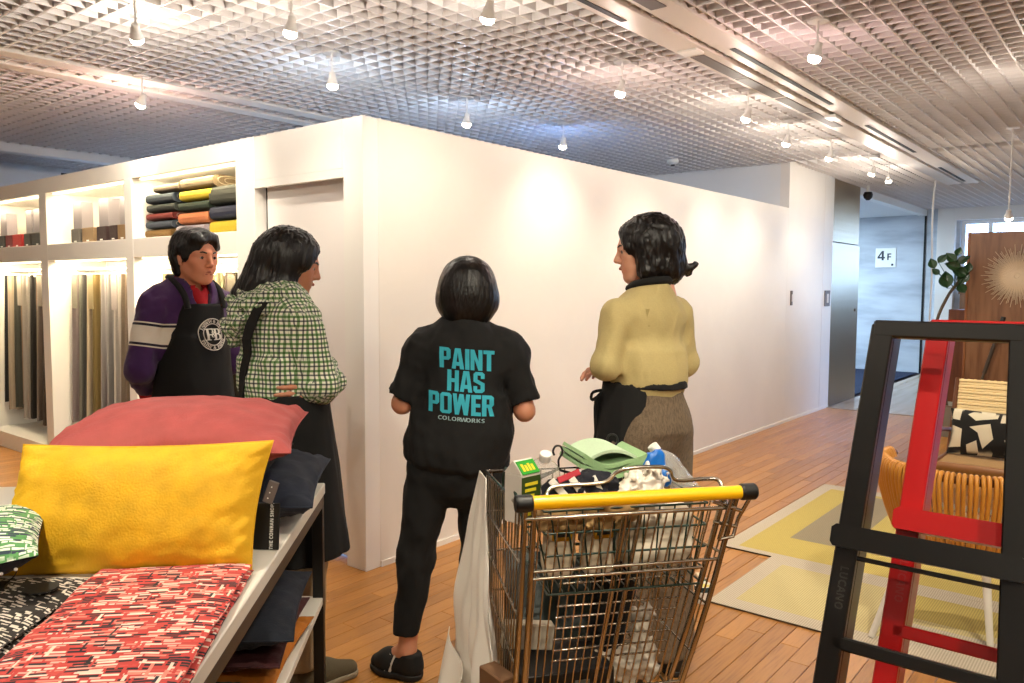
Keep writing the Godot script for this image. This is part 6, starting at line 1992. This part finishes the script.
func bottle(label: String, at: Vector3, b: Basis, r: float, h: float, cap: float, c: Color):
	var o := thing("plastic_bottle", label, "bottle", at, 0.0, "bottles in the cart")
	o.basis = b
	var m := mat(Color(c.r, c.g, c.b, 0.22), 0.15)
	m.transparency = BaseMaterial3D.TRANSPARENCY_ALPHA
	var prof := [[0.0, 0.0], [r * 0.9, 0.0], [r, 0.006]]
	for k in 6:
		prof.append([r * (0.94 if k % 2 == 0 else 1.0), 0.012 + k * h * 0.10])
	prof.append_array([[r, h * 0.66], [r * 0.92, h * 0.75], [r * 0.66, h * 0.86], [cap * 0.95, h * 0.95], [cap * 0.95, h]])
	put(turned(prof, 20), "body", m, o)
	put(turned([[cap * 0.9, h - 0.004], [cap * 1.15, h - 0.004], [cap * 1.15, h + 0.014], [cap * 1.05, h + 0.017], [0.0, h + 0.017]], 18), "cap", mat(Color(0.90, 0.88, 0.85), 0.4), o)

# ---------------------------------------------------------------- step ladders
func step_ladder(label: String, c: Color, foot: Vector3, steps: Array):
	# x across, z towards the viewer; the frame leans away as it rises
	var o := thing("step_ladder", label, "ladder", foot, -PI / 2, "folded step ladders")
	var m := mat(c, 0.32)
	m.clearcoat_enabled = true
	m.clearcoat = 0.25
	m.clearcoat_roughness = 0.25
	var lean := 0.30
	var top := 1.364
	var half := func(y: float) -> float: return 0.226 - 0.045 * y
	var at := func(s: float, y: float) -> Vector3: return Vector3(s * half.call(y), y, -lean * y)
	var up := Vector3(0, 1, -lean).normalized()
	for s in [-1.0, 1.0]:
		var a: Vector3 = at.call(s, 0.0)
		var b: Vector3 = at.call(s, top + 0.012)
		var dir := (b - a).normalized()
		var zz := SX.cross(dir).normalized()
		var xf := Transform3D(Basis(dir.cross(zz), dir, zz), a)
		# a flat front face, a deep inner flange and the rear leg folded behind
		put(box(Vector3(-0.029, 0, -0.012), Vector3(0.029, (b - a).length(), 0.012), 0.004, xf), "rail", m, o)
		put(box(Vector3(-0.029 if s > 0 else 0.014, 0.01, -0.085), Vector3(-0.014 if s > 0 else 0.029, (b - a).length() - 0.002, -0.0118), 0.002, xf), "rear_leg", m, o)
		put(box(Vector3(-0.028, 0, -0.064), Vector3(0.028, 0.03, 0.014), 0.004, xf), "foot_cap", M.black_plastic, o)
		if s < 0:
			var tx := put(lettering("LUCANO", 0.028, 0.0006, true), "lettering", mat(c.lerp(Color(0.6, 0.58, 0.55), 0.28), 0.4), o)
			tx.transform = xf * Transform3D(Basis(SZ, -PI / 2), Vector3(0.004, 0.715, 0.0124))
	var tl: Vector3 = at.call(-1.0, top)
	var hw: float = half.call(top)
	var tb := Basis(SX, up, SX.cross(up))
	put(box(Vector3(-hw - 0.024, -0.024, -0.013), Vector3(hw + 0.024, 0.024, 0.013), 0.005, Transform3D(tb, Vector3(0, top, -lean * top))), "top_bar", m, o)
	for k in steps.size():
		var y: float = steps[k]
		var w: float = half.call(y)
		if k == steps.size() - 1:
			# the upper tread stands proud of the rails, with a slim bar below it
			put(plate(PackedVector2Array([Vector2(-w - 0.030, -0.020), Vector2(-w - 0.022, -0.030), Vector2(w + 0.022, -0.030), Vector2(w + 0.030, -0.020), Vector2(w + 0.030, 0.018), Vector2(w + 0.018, 0.028), Vector2(-w - 0.018, 0.028), Vector2(-w - 0.030, 0.018)]), 0.105, Transform3D(tb * Basis(SX, deg_to_rad(-2.0)), Vector3(0, y, -lean * y + 0.012))), "tread", m, o)
			put(box(Vector3(-w, -0.006, -0.02), Vector3(w, 0.006, 0.006), 0.002, Transform3D(tb, Vector3(0, y - 0.052, -lean * (y - 0.05)))), "cross_bar", m, o)
		else:
			put(box(Vector3(-w, -0.017, -0.014), Vector3(w, 0.017, 0.012), 0.004, Transform3D(tb, Vector3(0, y, -lean * y))), "tread", m, o)

func ladders():
	step_ladder("black metal step ladder standing nearest at the right edge", Color(0.018, 0.016, 0.015), Vector3(1.955, 0, -0.425), [0.27, 0.55, 0.815])
	step_ladder("red metal step ladder standing behind the black ladder", Color(0.66, 0.035, 0.05), Vector3(2.108, 0, -0.3145), [0.27, 0.56, 0.845])

# ---------------------------------------------------------------- furniture
func wood(c: Color, seed_: int) -> StandardMaterial3D:
	var m := mat(c, 0.4)
	m.albedo_texture = noise_tex(0.02, seed_, [Color(0.70, 0.62, 0.55), Color(0.93, 0.9, 0.86), Color(1, 1, 1)], 256, 5)
	m.uv1_triplanar = true
	m.uv1_scale = Vector3(2.5, 0.3, 2.5)
	return m

func rug_texture(seed_: int, kind: int) -> ImageTexture:
	# ribbed flatweave: blocks of yellow, sand and grey inside a pale border
	var n := 1024
	var w := 384
	var img := Image.create(w, n, true, Image.FORMAT_RGB8)
	var r := RandomNumberGenerator.new()
	r.seed = seed_
	var pale := Color(0.74, 0.69, 0.61)
	var yel := Color(0.74, 0.66, 0.36)
	var sand := Color(0.76, 0.70, 0.50)
	var grey := Color(0.58, 0.53, 0.43)
	for y in n:
		for x in w:
			var u := float(x) / w
			var v := float(y) / n
			var c := pale
			if kind == 0:
				if u > 0.03 and u < 0.93 and v > 0.035 and v < 0.97:
					c = yel
				if u > 0.21 and u < 0.90 and v > 0.105 and v < 0.235:
					c = grey
				if u > 0.12 and v > 0.62 and v < 0.86:
					c = sand
			else:
				if u > 0.13 and u < 0.88 and v > 0.035 and v < 0.97:
					c = sand
				if (u > 0.5 and u < 0.88 and v > 0.28 and v < 0.42) or (u > 0.13 and u < 0.5 and v > 0.5 and v < 0.7) or (u > 0.55 and u < 0.88 and v > 0.75 and v < 0.9):
					c = yel
				if (u > 0.13 and u < 0.42 and v > 0.3 and v < 0.45) or (u > 0.5 and u < 0.88 and v > 0.47 and v < 0.66):
					c = pale
			var rib := 0.90 if (y / 2) % 2 == 0 else 1.04
			c = c * rib * (0.96 + 0.07 * r.randf())
			c.a = 1.0
			img.set_pixel(x, y, c)
	img.generate_mipmaps()
	return ImageTexture.create_from_image(img)

func rug(label: String, x0: float, x1: float, z0: float, z1: float, kind: int, y0: float):
	var o := thing("rug", label, "rug", Vector3(x0, y0, z0), 0.0, "rugs on the oak floor")
	var m := mat(Color(1, 1, 1), 0.95)
	m.albedo_texture = rug_texture(100 + kind, kind)
	# top with its own pattern coordinates
	var lx := x1 - x0
	var lz := z1 - z0
	var top := grid_mesh(24, 24, func(u: float, v: float) -> Vector3: return Vector3(u * lx, 0.009 + 0.0006 * sin(u * 40.0) * sin(v * 30.0), v * lz))
	put(top, "pile", m, o)
	put(boxes([[Vector3(0, 0, 0), Vector3(lx, 0.0085, 0.012)], [Vector3(0, 0, lz - 0.012), Vector3(lx, 0.0085, lz)], [Vector3(0, 0, 0.012), Vector3(0.012, 0.0085, lz - 0.012)], [Vector3(lx - 0.012, 0, 0.012), Vector3(lx, 0.0085, lz - 0.012)], [Vector3(0.012, 0, 0.012), Vector3(lx - 0.012, 0.008, lz - 0.012)]], 0.001), "binding", mat(Color(0.30, 0.23, 0.17), 0.9), o)

func furniture():
	rug("yellow rug with a grey block, nearer the white wall", 4.22, 6.05, -1.88, 0.6, 0, 0.0)
	rug("pale yellow striped rug reaching under the ladders", 3.42, 4.22, -1.58, 1.1, 1, 0.0)
	# rattan chair seen from behind: canes bent over a curved rail
	var ch := thing("rattan_chair", "rattan tub chair with white legs, seen through the ladders", "chair", Vector3(3.94, 0.0095, -0.60), 0.0)
	var cane := mat(Color(0.78, 0.53, 0.20), 0.4)
	var dark_cane := mat(Color(0.45, 0.25, 0.09), 0.45)
	var ring := func(rx: float, y: float, a0: float, a1: float, n: int) -> Array:
		var pts := []
		for k in n + 1:
			var a := deg_to_rad(lerpf(a0, a1, float(k) / n))
			pts.append(Vector3(cos(a) * rx * 1.0, y, sin(a) * rx))
		return pts
	# angles from +x towards +z; the back of the chair faces the photographer (-x)
	put(bar(ring.call(0.345, 0.695, 75.0, 285.0, 40), 0.016, 8), "top_rail", dark_cane, ch)
	put(bar(ring.call(0.285, 0.405, 0.0, 351.0, 40), 0.014, 8, true), "seat_ring", dark_cane, ch)
	put(turned([[0.0, 0.375], [0.26, 0.375], [0.28, 0.385], [0.28, 0.41], [0.25, 0.42], [0.0, 0.425]], 32), "seat", cloth(Color(0.60, 0.47, 0.30), 0.9, 0.2), ch)
	for k in 30:
		var a := deg_to_rad(82.0 + 196.0 * k / 29.0)
		for q in [-0.026, 0.026]:
			var d := Vector3(cos(a + q), 0, sin(a + q))
			put(bar(smooth([d * 0.325 + SY * 0.68, d * 0.345 + SY * 0.718, d * 0.370 + SY * 0.707, d * 0.374 + SY * 0.645, d * 0.340 + SY * 0.51, d * 0.300 + SY * 0.40], 4), 0.0092, 7), "cane", cane, ch)
	var wl := mat(Color(0.86, 0.84, 0.80), 0.4)
	for f in [Vector3(-0.447, 0, -0.275), Vector3(-0.252, 0, 0.134), Vector3(0.22, 0, -0.30), Vector3(0.26, 0, 0.26)]:
		put(bar([f * 0.62 + SY * 0.40, f], [0.020, 0.013], 10), "leg", wl, ch)
	# low lounge chair with woven back and printed cushion
	var lc := thing("lounge_chair", "lounge chair with cream woven back facing the ladders", "chair", Vector3(5.85, 0.0095, -0.62), -PI / 2)
	var frame := mat(Color(0.40, 0.23, 0.11), 0.4)
	var straw := mat(Color(0.94, 0.85, 0.64), 0.6)
	# x across (towards +z of the room), z towards the photographer
	var back := Transform3D(Basis(SX, deg_to_rad(-16.0)), Vector3(0, 0.44, -0.10))
	for k in 12:
		put(box(Vector3(-0.40, 0.20 + 0.0195 * k, -0.006 + 0.004 * (k % 2)), Vector3(0.40, 0.218 + 0.0195 * k, 0.006 + 0.004 * (k % 2)), 0.003, back), "woven_strand", straw, lc)
	for k in 21:
		put(box(Vector3(-0.39 + 0.0385 * k, 0.195, -0.004), Vector3(-0.376 + 0.0385 * k, 0.437, 0.0035), 0.001, back), "warp_strand", mat(Color(0.86, 0.72, 0.46), 0.6) if k == 0 else lc.get_node("warp_strand").material_override, lc)
	for s in [-1.0, 1.0]:
		put(bar([back * Vector3(s * 0.41, 0.44, 0), back * Vector3(s * 0.42, -0.08, 0), Vector3(s * 0.42, 0.0, -0.06)], [0.014, 0.018, 0.013], 8), "rear_leg", frame, lc)
		put(bar([Vector3(s * 0.42, 0.40, 0.42), Vector3(s * 0.42, 0.0, 0.46)], [0.018, 0.013], 8), "front_leg", frame, lc)
		put(bar(smooth([Vector3(s * 0.42, 0.52, -0.14), Vector3(s * 0.45, 0.55, 0.1), Vector3(s * 0.44, 0.54, 0.36), Vector3(s * 0.42, 0.40, 0.42)], 5), 0.016, 8), "arm", frame, lc)
		put(bar([Vector3(s * 0.42, 0.37, -0.1), Vector3(s * 0.42, 0.38, 0.42)], 0.016, 8), "side_rail", frame, lc)
	put(bar([Vector3(-0.44, 0.375, 0.42), Vector3(0.44, 0.375, 0.42)], 0.030, 10), "front_rail", mat(Color(0.55, 0.36, 0.19), 0.4), lc)
	put(box(Vector3(-0.41, 0.33, -0.10), Vector3(0.41, 0.40, 0.40), 0.02), "seat", cloth(Color(0.66, 0.52, 0.34), 0.9, 0.2), lc)
	# its cushion: black with large cream shapes
	var cu := thing("printed_cushion", "black cushion with big cream shapes on the lounge chair", "cushion", lc.transform * Vector3(-0.10, 0.545, 0.075), -PI / 2)
	cu.rotate_object_local(SX, deg_to_rad(-18.0))
	var img := Image.create(256, 256, true, Image.FORMAT_RGB8)
	img.fill(Color(0.035, 0.03, 0.03))
	var shapes := [[[10, 60], [70, 20], [120, 26], [112, 70], [40, 84]], [[20, 110], [90, 92], [104, 150], [70, 190], [50, 130]], [[128, 30], [200, 22], [190, 80], [122, 86]], [[140, 150], [200, 100], [250, 120], [250, 190], [160, 200]], [[14, 180], [48, 160], [60, 220], [20, 236]], [[215, 30], [246, 30], [240, 86], [210, 80]], [[90, 215], [150, 212], [140, 245], [88, 245]]]
	for sh in shapes:
		var poly := PackedVector2Array()
		for p in sh:
			poly.append(Vector2(p[0], p[1]))
		for y in 256:
			for x in 256:
				if Geometry2D.is_point_in_polygon(Vector2(x, y), poly):
					img.set_pixel(x, y, Color(0.86, 0.82, 0.72))
	img.generate_mipmaps()
	var pm := printed(ImageTexture.create_from_image(img), 0.42)
	pm.uv1_offset = Vector3(0.5, 0.5, 0.5)
	put(cushion_mesh(0.60, 0.30, 0.13, 41, 0.006), "cover", pm, cu)
	# wooden panel with the straw sunburst
	var wp := thing("wooden_screen", "tall brown wooden screen at the right edge", "screen", Vector3(9.5, 0, -0.35))
	var oak := wood(Color(0.52, 0.37, 0.255), 121)
	put(box(Vector3(-0.02, 0.03, -1.20), Vector3(0.02, 2.05, 1.0), 0.003), "board", oak, wp)
	put(box(Vector3(-0.025, 0.0, -1.225), Vector3(0.025, 2.055, -1.20), 0.003), "edge_strip", wood(Color(0.55, 0.35, 0.2), 122), wp)
	put(box(Vector3(-0.12, 0.0, -1.0), Vector3(0.12, 0.03, 0.8), 0.003), "base", oak, wp)
	put(box(Vector3(0.02, 0.0, -1.38), Vector3(0.30, 1.25, -1.23), 0.003), "side_cabinet", wood(Color(0.38, 0.20, 0.10), 123), wp)
	var fc := thing("wood_sideboard", "long brown wooden sideboard by the far window", "sideboard", Vector3(14.8, 0, -0.5))
	put(box(Vector3(-0.22, 0.08, -2.0), Vector3(0.22, 1.38, 2.0), 0.004), "carcass", oak, fc)
	put(box(Vector3(-0.24, 1.38, -2.02), Vector3(0.24, 1.42, 2.02), 0.004), "top", oak, fc)
	put(box(Vector3(-0.20, 0.0, -1.98), Vector3(0.20, 0.08, 1.98), 0.002), "plinth", M.dark_metal, fc)
	for k in 5:
		put(box(Vector3(-0.228, 0.12, -1.96 + 0.79 * k), Vector3(-0.22, 1.34, -1.20 + 0.79 * k), 0.002), "door_panel", oak, fc)
	var sb := thing("sunburst_ornament", "straw sunburst hanging on the wooden screen", "ornament", Vector3(9.462, 1.60, -1.12))
	var str2 := mat(Color(0.87, 0.79, 0.67), 0.8)
	put(bar(ring.call(0.03, 0.0, 0.0, 351.0, 30).map(func(p): return Vector3(0, p.x, p.z)), 0.012, 6, true), "ring", str2, sb)
	put(turned([[0.0, -0.006], [0.03, -0.006], [0.034, 0.0], [0.03, 0.006], [0.0, 0.006]], 16, Transform3D(Basis(SZ, PI / 2), Vector3.ZERO)), "centre", str2, sb)
	for k in 130:
		var a := TAU * k / 130
		var l := 0.24 + 0.04 * (k % 3) - 0.03 * (k % 2)
		put(bar([Vector3(-0.004, cos(a) * 0.028, sin(a) * 0.028), Vector3(-0.012 + 0.008 * (k % 3), cos(a) * l, sin(a) * l)], [0.005, 0.0022], 5), "ray", str2, sb)
	# paint roller stick leaning before the panel
	var pk := thing("leaning_pole", "dark patterned pole leaning in front of the wooden screen", "pole", Vector3(9.2, 0, -1.28))
	put(bar([Vector3(0, 0.62, -0.05), Vector3(0.07, 1.08, 0.06)], 0.02, 8), "shaft", mat(Color(0.20, 0.15, 0.10), 0.6), pk)
	put(bar([Vector3(0.07, 1.08, 0.06), Vector3(0.085, 1.19, 0.085)], 0.024, 8), "grip", M.black_plastic, pk)
	put(bar([Vector3(-0.09, 0.0, -0.19), Vector3(0, 0.62, -0.05)], 0.014, 8), "lower_shaft", mat(Color(0.25, 0.2, 0.14), 0.6), pk)
	# plant with large leaves
	var pl := thing("leafy_plant", "tall houseplant with broad dark leaves beside the wooden screen", "plant", Vector3(8.92, 0, -1.60))
	put(turned([[0.0, 0.0], [0.13, 0.0], [0.16, 0.30], [0.17, 0.32], [0.15, 0.32], [0.14, 0.29], [0.0, 0.29]], 22), "pot", mat(Color(0.5, 0.48, 0.44), 0.7), pl)
	put(bar(smooth([Vector3(0, 0.28, 0), Vector3(-0.05, 0.7, -0.06), Vector3(-0.03, 1.10, -0.12), Vector3(0.05, 1.38, -0.05), Vector3(0.13, 1.55, 0.04)], 6), 0.015, 7), "stem", mat(Color(0.30, 0.24, 0.17), 0.8), pl)
	var leaf_m := mat(Color(0.12, 0.24, 0.11), 0.4)
	leaf_m.backlight_enabled = true
	leaf_m.backlight = Color(0.05, 0.12, 0.03)
	var leafs := [[0.10, 1.74, 0.08, 0.12, 20], [0.15, 1.79, 0.16, 0.11, -30], [0.22, 1.80, 0.22, 0.13, 40], [0.26, 1.86, 0.28, 0.10, -10], [0.22, 1.72, 0.24, 0.14, 70], [0.30, 1.78, 0.32, 0.12, -50], [0.20, 1.58, 0.19, 0.19, 10], [0.27, 1.66, 0.29, 0.15, 60], [0.31, 1.60, 0.33, 0.15, -20], [0.16, 1.66, 0.10, 0.09, 45], [0.30, 1.50, 0.31, 0.13, 30], [0.33, 1.70, 0.36, 0.12, 0]]
	for lf in leafs:
		var lt := Transform3D(Basis(SY, deg_to_rad(-90.0 + lf[4] * 0.5)) * Basis(SZ, deg_to_rad(lf[4])) * Basis(SX, -0.4), Vector3(lf[0] - 0.17, lf[1] - 0.02, lf[2] - 0.25))
		var L: float = lf[3]
		put(sheet(6, 8, func(u: float, v: float) -> Vector3:
			var w := sin(PI * pow(v, 0.8)) * L * 0.36
			return lt * Vector3((u - 0.5) * 2.0 * w, (v - 0.5) * L * 1.1, 0.15 * L * (absf(u - 0.5) * 2.0) - 0.25 * L * v * v), 0.0015), "leaf", leaf_m, pl)
		put(bar([Vector3(0.09, 1.48, 0.0), lt * Vector3(0, -0.5 * L, 0)], 0.003, 5), "leaf_stalk", leaf_m, pl)

# ---------------------------------------------------------------- what the shelves hold
func shelf_contents():
	# fabric bolts folded flat and stacked in the upper right bay: [z of near end, length, height of base, thickness, colour, words]
	var bolts := [
		[-5.14, 0.34, 0.0, 0.062, Color(0.42, 0.31, 0.12), "mustard brown fabric bolt at the bottom of the left stack"],
		[-5.12, 0.35, 0.063, 0.055, Color(0.22, 0.25, 0.30), "slate blue fabric bolt just above the mustard brown one"],
		[-5.11, 0.35, 0.119, 0.052, Color(0.42, 0.13, 0.11), "rust red fabric bolt in the left stack"],
		[-5.08, 0.37, 0.172, 0.060, Color(0.17, 0.19, 0.18), "charcoal green fabric bolt above the rust red one"],
		[-5.10, 0.36, 0.233, 0.068, Color(0.23, 0.27, 0.31), "grey blue fabric bolt near the top of the left stack"],
		[-5.02, 0.33, 0.302, 0.056, Color(0.40, 0.35, 0.29), "taupe fabric bolt rolled on top of the left stack"],
		[-4.72, 0.34, 0.0, 0.074, Color(0.62, 0.58, 0.62), "pale lilac fabric bolt at the bottom of the middle stack"],
		[-4.67, 0.36, 0.075, 0.080, Color(0.70, 0.42, 0.26), "peach fabric bolt in the middle stack"],
		[-4.66, 0.37, 0.156, 0.066, Color(0.09, 0.15, 0.10), "dark green fabric bolt in the middle stack"],
		[-4.63, 0.38, 0.223, 0.072, Color(0.78, 0.68, 0.14), "bright yellow fabric bolt in the middle stack"],
		[-4.60, 0.40, 0.296, 0.078, Color(0.38, 0.32, 0.23), "large taupe fabric bolt on top of the middle stack"],
		[-4.31, 0.34, 0.0, 0.085, Color(0.72, 0.63, 0.13), "yellow fabric bolt at the bottom of the right stack"],
		[-4.29, 0.36, 0.086, 0.090, Color(0.07, 0.10, 0.20), "navy fabric bolt in the right stack"],
		[-4.27, 0.38, 0.177, 0.125, Color(0.19, 0.20, 0.17), "thick dark olive roll with a pale spiral end"]]
	for b in bolts:
		var o := thing("fabric_bolt", b[5], "fabric", Vector3(XL + 0.21, 1.795 + b[2], b[0] - b[1] / 2), 0.0, "fabric bolts in the upper bay")
		var m := cloth(b[4], 0.95, 0.3, 0.6)
		var st := new_st()
		var n := 20
		var w := 0.15
		var t: float = b[3]
		var prof := []
		for k in n:
			var a := TAU * k / n
			var cx: float = sign(cos(a)) * pow(absf(cos(a)), 0.35) * w
			prof.append(Vector2(cx, t * 0.5 + signf(sin(a)) * pow(absf(sin(a)), 0.6) * t * 0.498))
		var hl: float = b[1] / 2
		for k in n:
			var p: Vector2 = prof[k]
			var q: Vector2 = prof[(k + 1) % n]
			quad(st, Vector3(p.x, p.y, -hl), Vector3(q.x, q.y, -hl), Vector3(q.x, q.y, hl), Vector3(p.x, p.y, hl), Vector3(p.x * 0.7, t * 0.5, 0))
			for e in [-hl, hl]:
				tri(st, Vector3(0, t * 0.5, e), Vector3(p.x, p.y, e), Vector3(q.x, q.y, e), Vector3(0, t * 0.5, 0))
		put(st.commit(), "cloth", m, o)
		# the wound layers at the near end
		var spiral := []
		var loops := 2 if t < 0.1 else 3
		for k in loops * 16 + 1:
			var a := TAU * k / 16.0
			var s := 0.92 - 0.62 * k / (loops * 16.0)
			var cx: float = sign(cos(a)) * pow(absf(cos(a)), 0.5) * w * s
			spiral.append(Vector3(cx, t * 0.5 + sin(a) * t * 0.46 * s, hl + 0.001))
		put(bar(spiral, 0.0035, 5), "layer_edge", mat(b[4].lerp(Color(0.75, 0.70, 0.62), 0.55), 0.9), o)
	# sample books: pale header boards over swatch blocks
	var books := [
		[-6.62, 0.15, 0.21, Color(0.36, 0.35, 0.34), "sample book with grey swatches in the second bay"], [-6.40, 0.20, 0.0, Color(0.55, 0.45, 0.33), "short swatch block with beige pattern in the second bay"],
		[-6.17, 0.155, 0.21, Color(0.16, 0.06, 0.08), "sample book with dark wine swatches in the second bay"], [-5.98, 0.12, 0.0, Color(0.15, 0.055, 0.07), "low dark wine swatch block in the second bay"],
		[-5.84, 0.14, 0.20, Color(0.50, 0.38, 0.24), "sample book with tan striped swatches in the second bay"], [-5.70, 0.10, 0.20, Color(0.36, 0.31, 0.27), "narrow sample book with taupe swatches at the second bay's end"],
		[-8.16, 0.14, 0.20, Color(0.14, 0.14, 0.16), "sample book with black swatches at the left edge"], [-7.99, 0.15, 0.0, Color(0.40, 0.06, 0.12), "low crimson swatch block in the left bay"], [-7.80, 0.20, 0.0, Color(0.62, 0.08, 0.09), "low bright red swatch block in the left bay"],
		[-7.58, 0.13, 0.20, Color(0.20, 0.18, 0.17), "sample book with dark grey swatches in the left bay"], [-7.36, 0.22, 0.20, Color(0.07, 0.08, 0.09), "wide sample book with black swatches in the left bay"]]
	var board := mat(Color(0.52, 0.50, 0.53), 0.7)
	for b in books:
		var o := thing("sample_book", b[4], "sample book", Vector3(XL + 0.12, 1.795, b[0]), 0.0, "sample books on the shelf")
		var h := 0.115
		put(box(Vector3(-0.05, 0, -b[1] / 2), Vector3(0.10, h, b[1] / 2), 0.004), "swatches", cloth(b[3], 0.9, 0.2, 0.8), o)
		put(box(Vector3(-0.052, 0.012, -0.02), Vector3(-0.0495, 0.022, 0.02)), "size_label", M.white_plastic, o)
		if b[2] > 0.0:
			put(box(Vector3(-0.03, h, -b[1] / 2), Vector3(0.06, h + b[2], b[1] / 2), 0.003), "header_board", board, o)
	# lengths of cloth hanging from the rails
	var r := RandomNumberGenerator.new()
	r.seed = 99
	var bays := [
		["third bay from the door", -8.40, -7.14, [["navy", Color(0.05, 0.055, 0.08)], ["cream", Color(0.66, 0.60, 0.53)], ["grey green", Color(0.20, 0.21, 0.19)], ["rust edged beige", Color(0.50, 0.40, 0.31)], ["pale grey", Color(0.56, 0.53, 0.51)], ["black", Color(0.04, 0.035, 0.035)], ["striped multicoloured", Color(0.45, 0.30, 0.20)], ["warm grey", Color(0.44, 0.39, 0.36)], ["dark brown", Color(0.15, 0.11, 0.09)], ["ivory", Color(0.72, 0.67, 0.60)], ["light stone", Color(0.62, 0.57, 0.52)]]],
		["second bay from the door", -6.90, -5.72, [["mauve grey", Color(0.52, 0.46, 0.47)], ["sage patterned", Color(0.42, 0.42, 0.38)], ["charcoal", Color(0.20, 0.20, 0.20)], ["oatmeal", Color(0.66, 0.60, 0.50)], ["olive and ochre", Color(0.40, 0.32, 0.13)], ["silver", Color(0.58, 0.56, 0.57)], ["dove grey", Color(0.50, 0.49, 0.50)], ["pearl", Color(0.72, 0.69, 0.67)], ["lavender grey", Color(0.53, 0.50, 0.56)], ["taupe striped", Color(0.40, 0.34, 0.28)], ["bronze", Color(0.36, 0.29, 0.19)], ["slate", Color(0.40, 0.40, 0.42)]]],
		["bay behind the purple sweater", -5.42, -4.32, [["beige lace", Color(0.58, 0.51, 0.42)], ["sand", Color(0.63, 0.56, 0.45)], ["grey brown", Color(0.38, 0.33, 0.28)], ["mushroom", Color(0.50, 0.44, 0.38)], ["khaki", Color(0.42, 0.38, 0.27)], ["fawn", Color(0.60, 0.52, 0.42)], ["pale olive", Color(0.52, 0.50, 0.38)], ["dark wine patterned", Color(0.16, 0.10, 0.08)], ["black and gold", Color(0.10, 0.08, 0.05)], ["gold yellow", Color(0.66, 0.55, 0.16)]]]]
	for bay in bays:
		var n: int = bay[3].size()
		for k in n:
			var z := lerpf(bay[1], bay[2], (k + 0.5) / n)
			var q = bay[3][k]
			var o := thing("hanging_fabric", "%s fabric length hanging in the %s" % [q[0], bay[0]], "fabric", Vector3(XL + 0.23, 1.585, z), 0.0, "fabric lengths on the rails")
			var seed_k := r.randf() * 6.0
			var wid := 0.40
			var low := -1.34 + 0.10 * r.randf() - (0.0 if k % 3 else -0.08)
			var turn := -1.05 + r.randf_range(-0.18, 0.18)
			var m := cloth(q[1].lerp(Color(0.8, 0.78, 0.75), 0.16), 0.95, 0.25, 0.6)
			put(sheet(26, 12, func(u: float, v: float) -> Vector3:
				var s := (u - 0.5) * wid * (0.75 + 0.25 * v)
				var wv := 0.022 * sin(u * 15.0 + seed_k + v) * (0.5 + 0.5 * v) + 0.010 * sin(u * 31.0 + seed_k * 2.0)
				return Vector3(s * cos(turn) + wv * sin(turn), lerpf(-0.03, low, v), -s * sin(turn) * 0.35 + wv), 0.006), "cloth", m, o)
			put(box(Vector3(-0.045, -0.045, -0.008), Vector3(0.045, -0.018, 0.008), 0.002), "clip", M.white_plastic, o)
			put(bar(smooth([Vector3(0, -0.02, 0), Vector3(0.0, 0.012, 0), Vector3(0.010, 0.03, 0), Vector3(0, 0.034, 0), Vector3(-0.014, 0.026, 0)], 3), 0.003, 5), "hook", M.white_plastic, o)
			if k % 4 == 0 and k > 0 or q[0] == "sage patterned":
				put(box(Vector3(-0.13, -0.30, -0.045), Vector3(-0.124, -0.04, 0.045), 0.001), "swatch_card", cloth(q[1].lerp(Color(0.7, 0.66, 0.6), 0.5), 0.9, 0.1), o)

func small_things():
	# paint tub and brush on the floor by the cart
	var c := thing("paint_tub", "small white paint tub with a teal band on the floor by the rug", "tub", Vector3(3.41, 0, -1.60))
	put(turned([[0.0, 0.0], [0.033, 0.0], [0.036, 0.003], [0.041, 0.085], [0.038, 0.085], [0.036, 0.07], [0.0, 0.07]], 22), "tub", M.white_plastic, c)
	put(turned([[0.0392, 0.058], [0.0402, 0.058], [0.0412, 0.082], [0.0400, 0.083]], 22), "band", mat(Color(0.05, 0.22, 0.26), 0.5), c)
	put(turned([[0.037, 0.074], [0.0, 0.0765]], 18), "paint", mat(Color(0.86, 0.80, 0.36), 0.3), c)
	var b := thing("paint_brush", "paint brush with teal handle lying behind the paint tub", "brush", Vector3(3.66, 0.010, -1.72), 0.7)
	put(bar([Vector3(-0.16, 0, 0), Vector3(-0.10, 0, 0), Vector3(-0.02, 0, 0)], [0.006, 0.010, 0.007], 8), "handle", mat(Color(0.08, 0.38, 0.33), 0.4), b)
	put(box(Vector3(-0.02, -0.008, -0.018), Vector3(0.02, 0.008, 0.018), 0.002), "ferrule", M.chrome, b)
	put(box(Vector3(0.02, -0.007, -0.018), Vector3(0.075, 0.007, 0.018), 0.003), "bristles", mat(Color(0.80, 0.74, 0.64), 0.9), b)
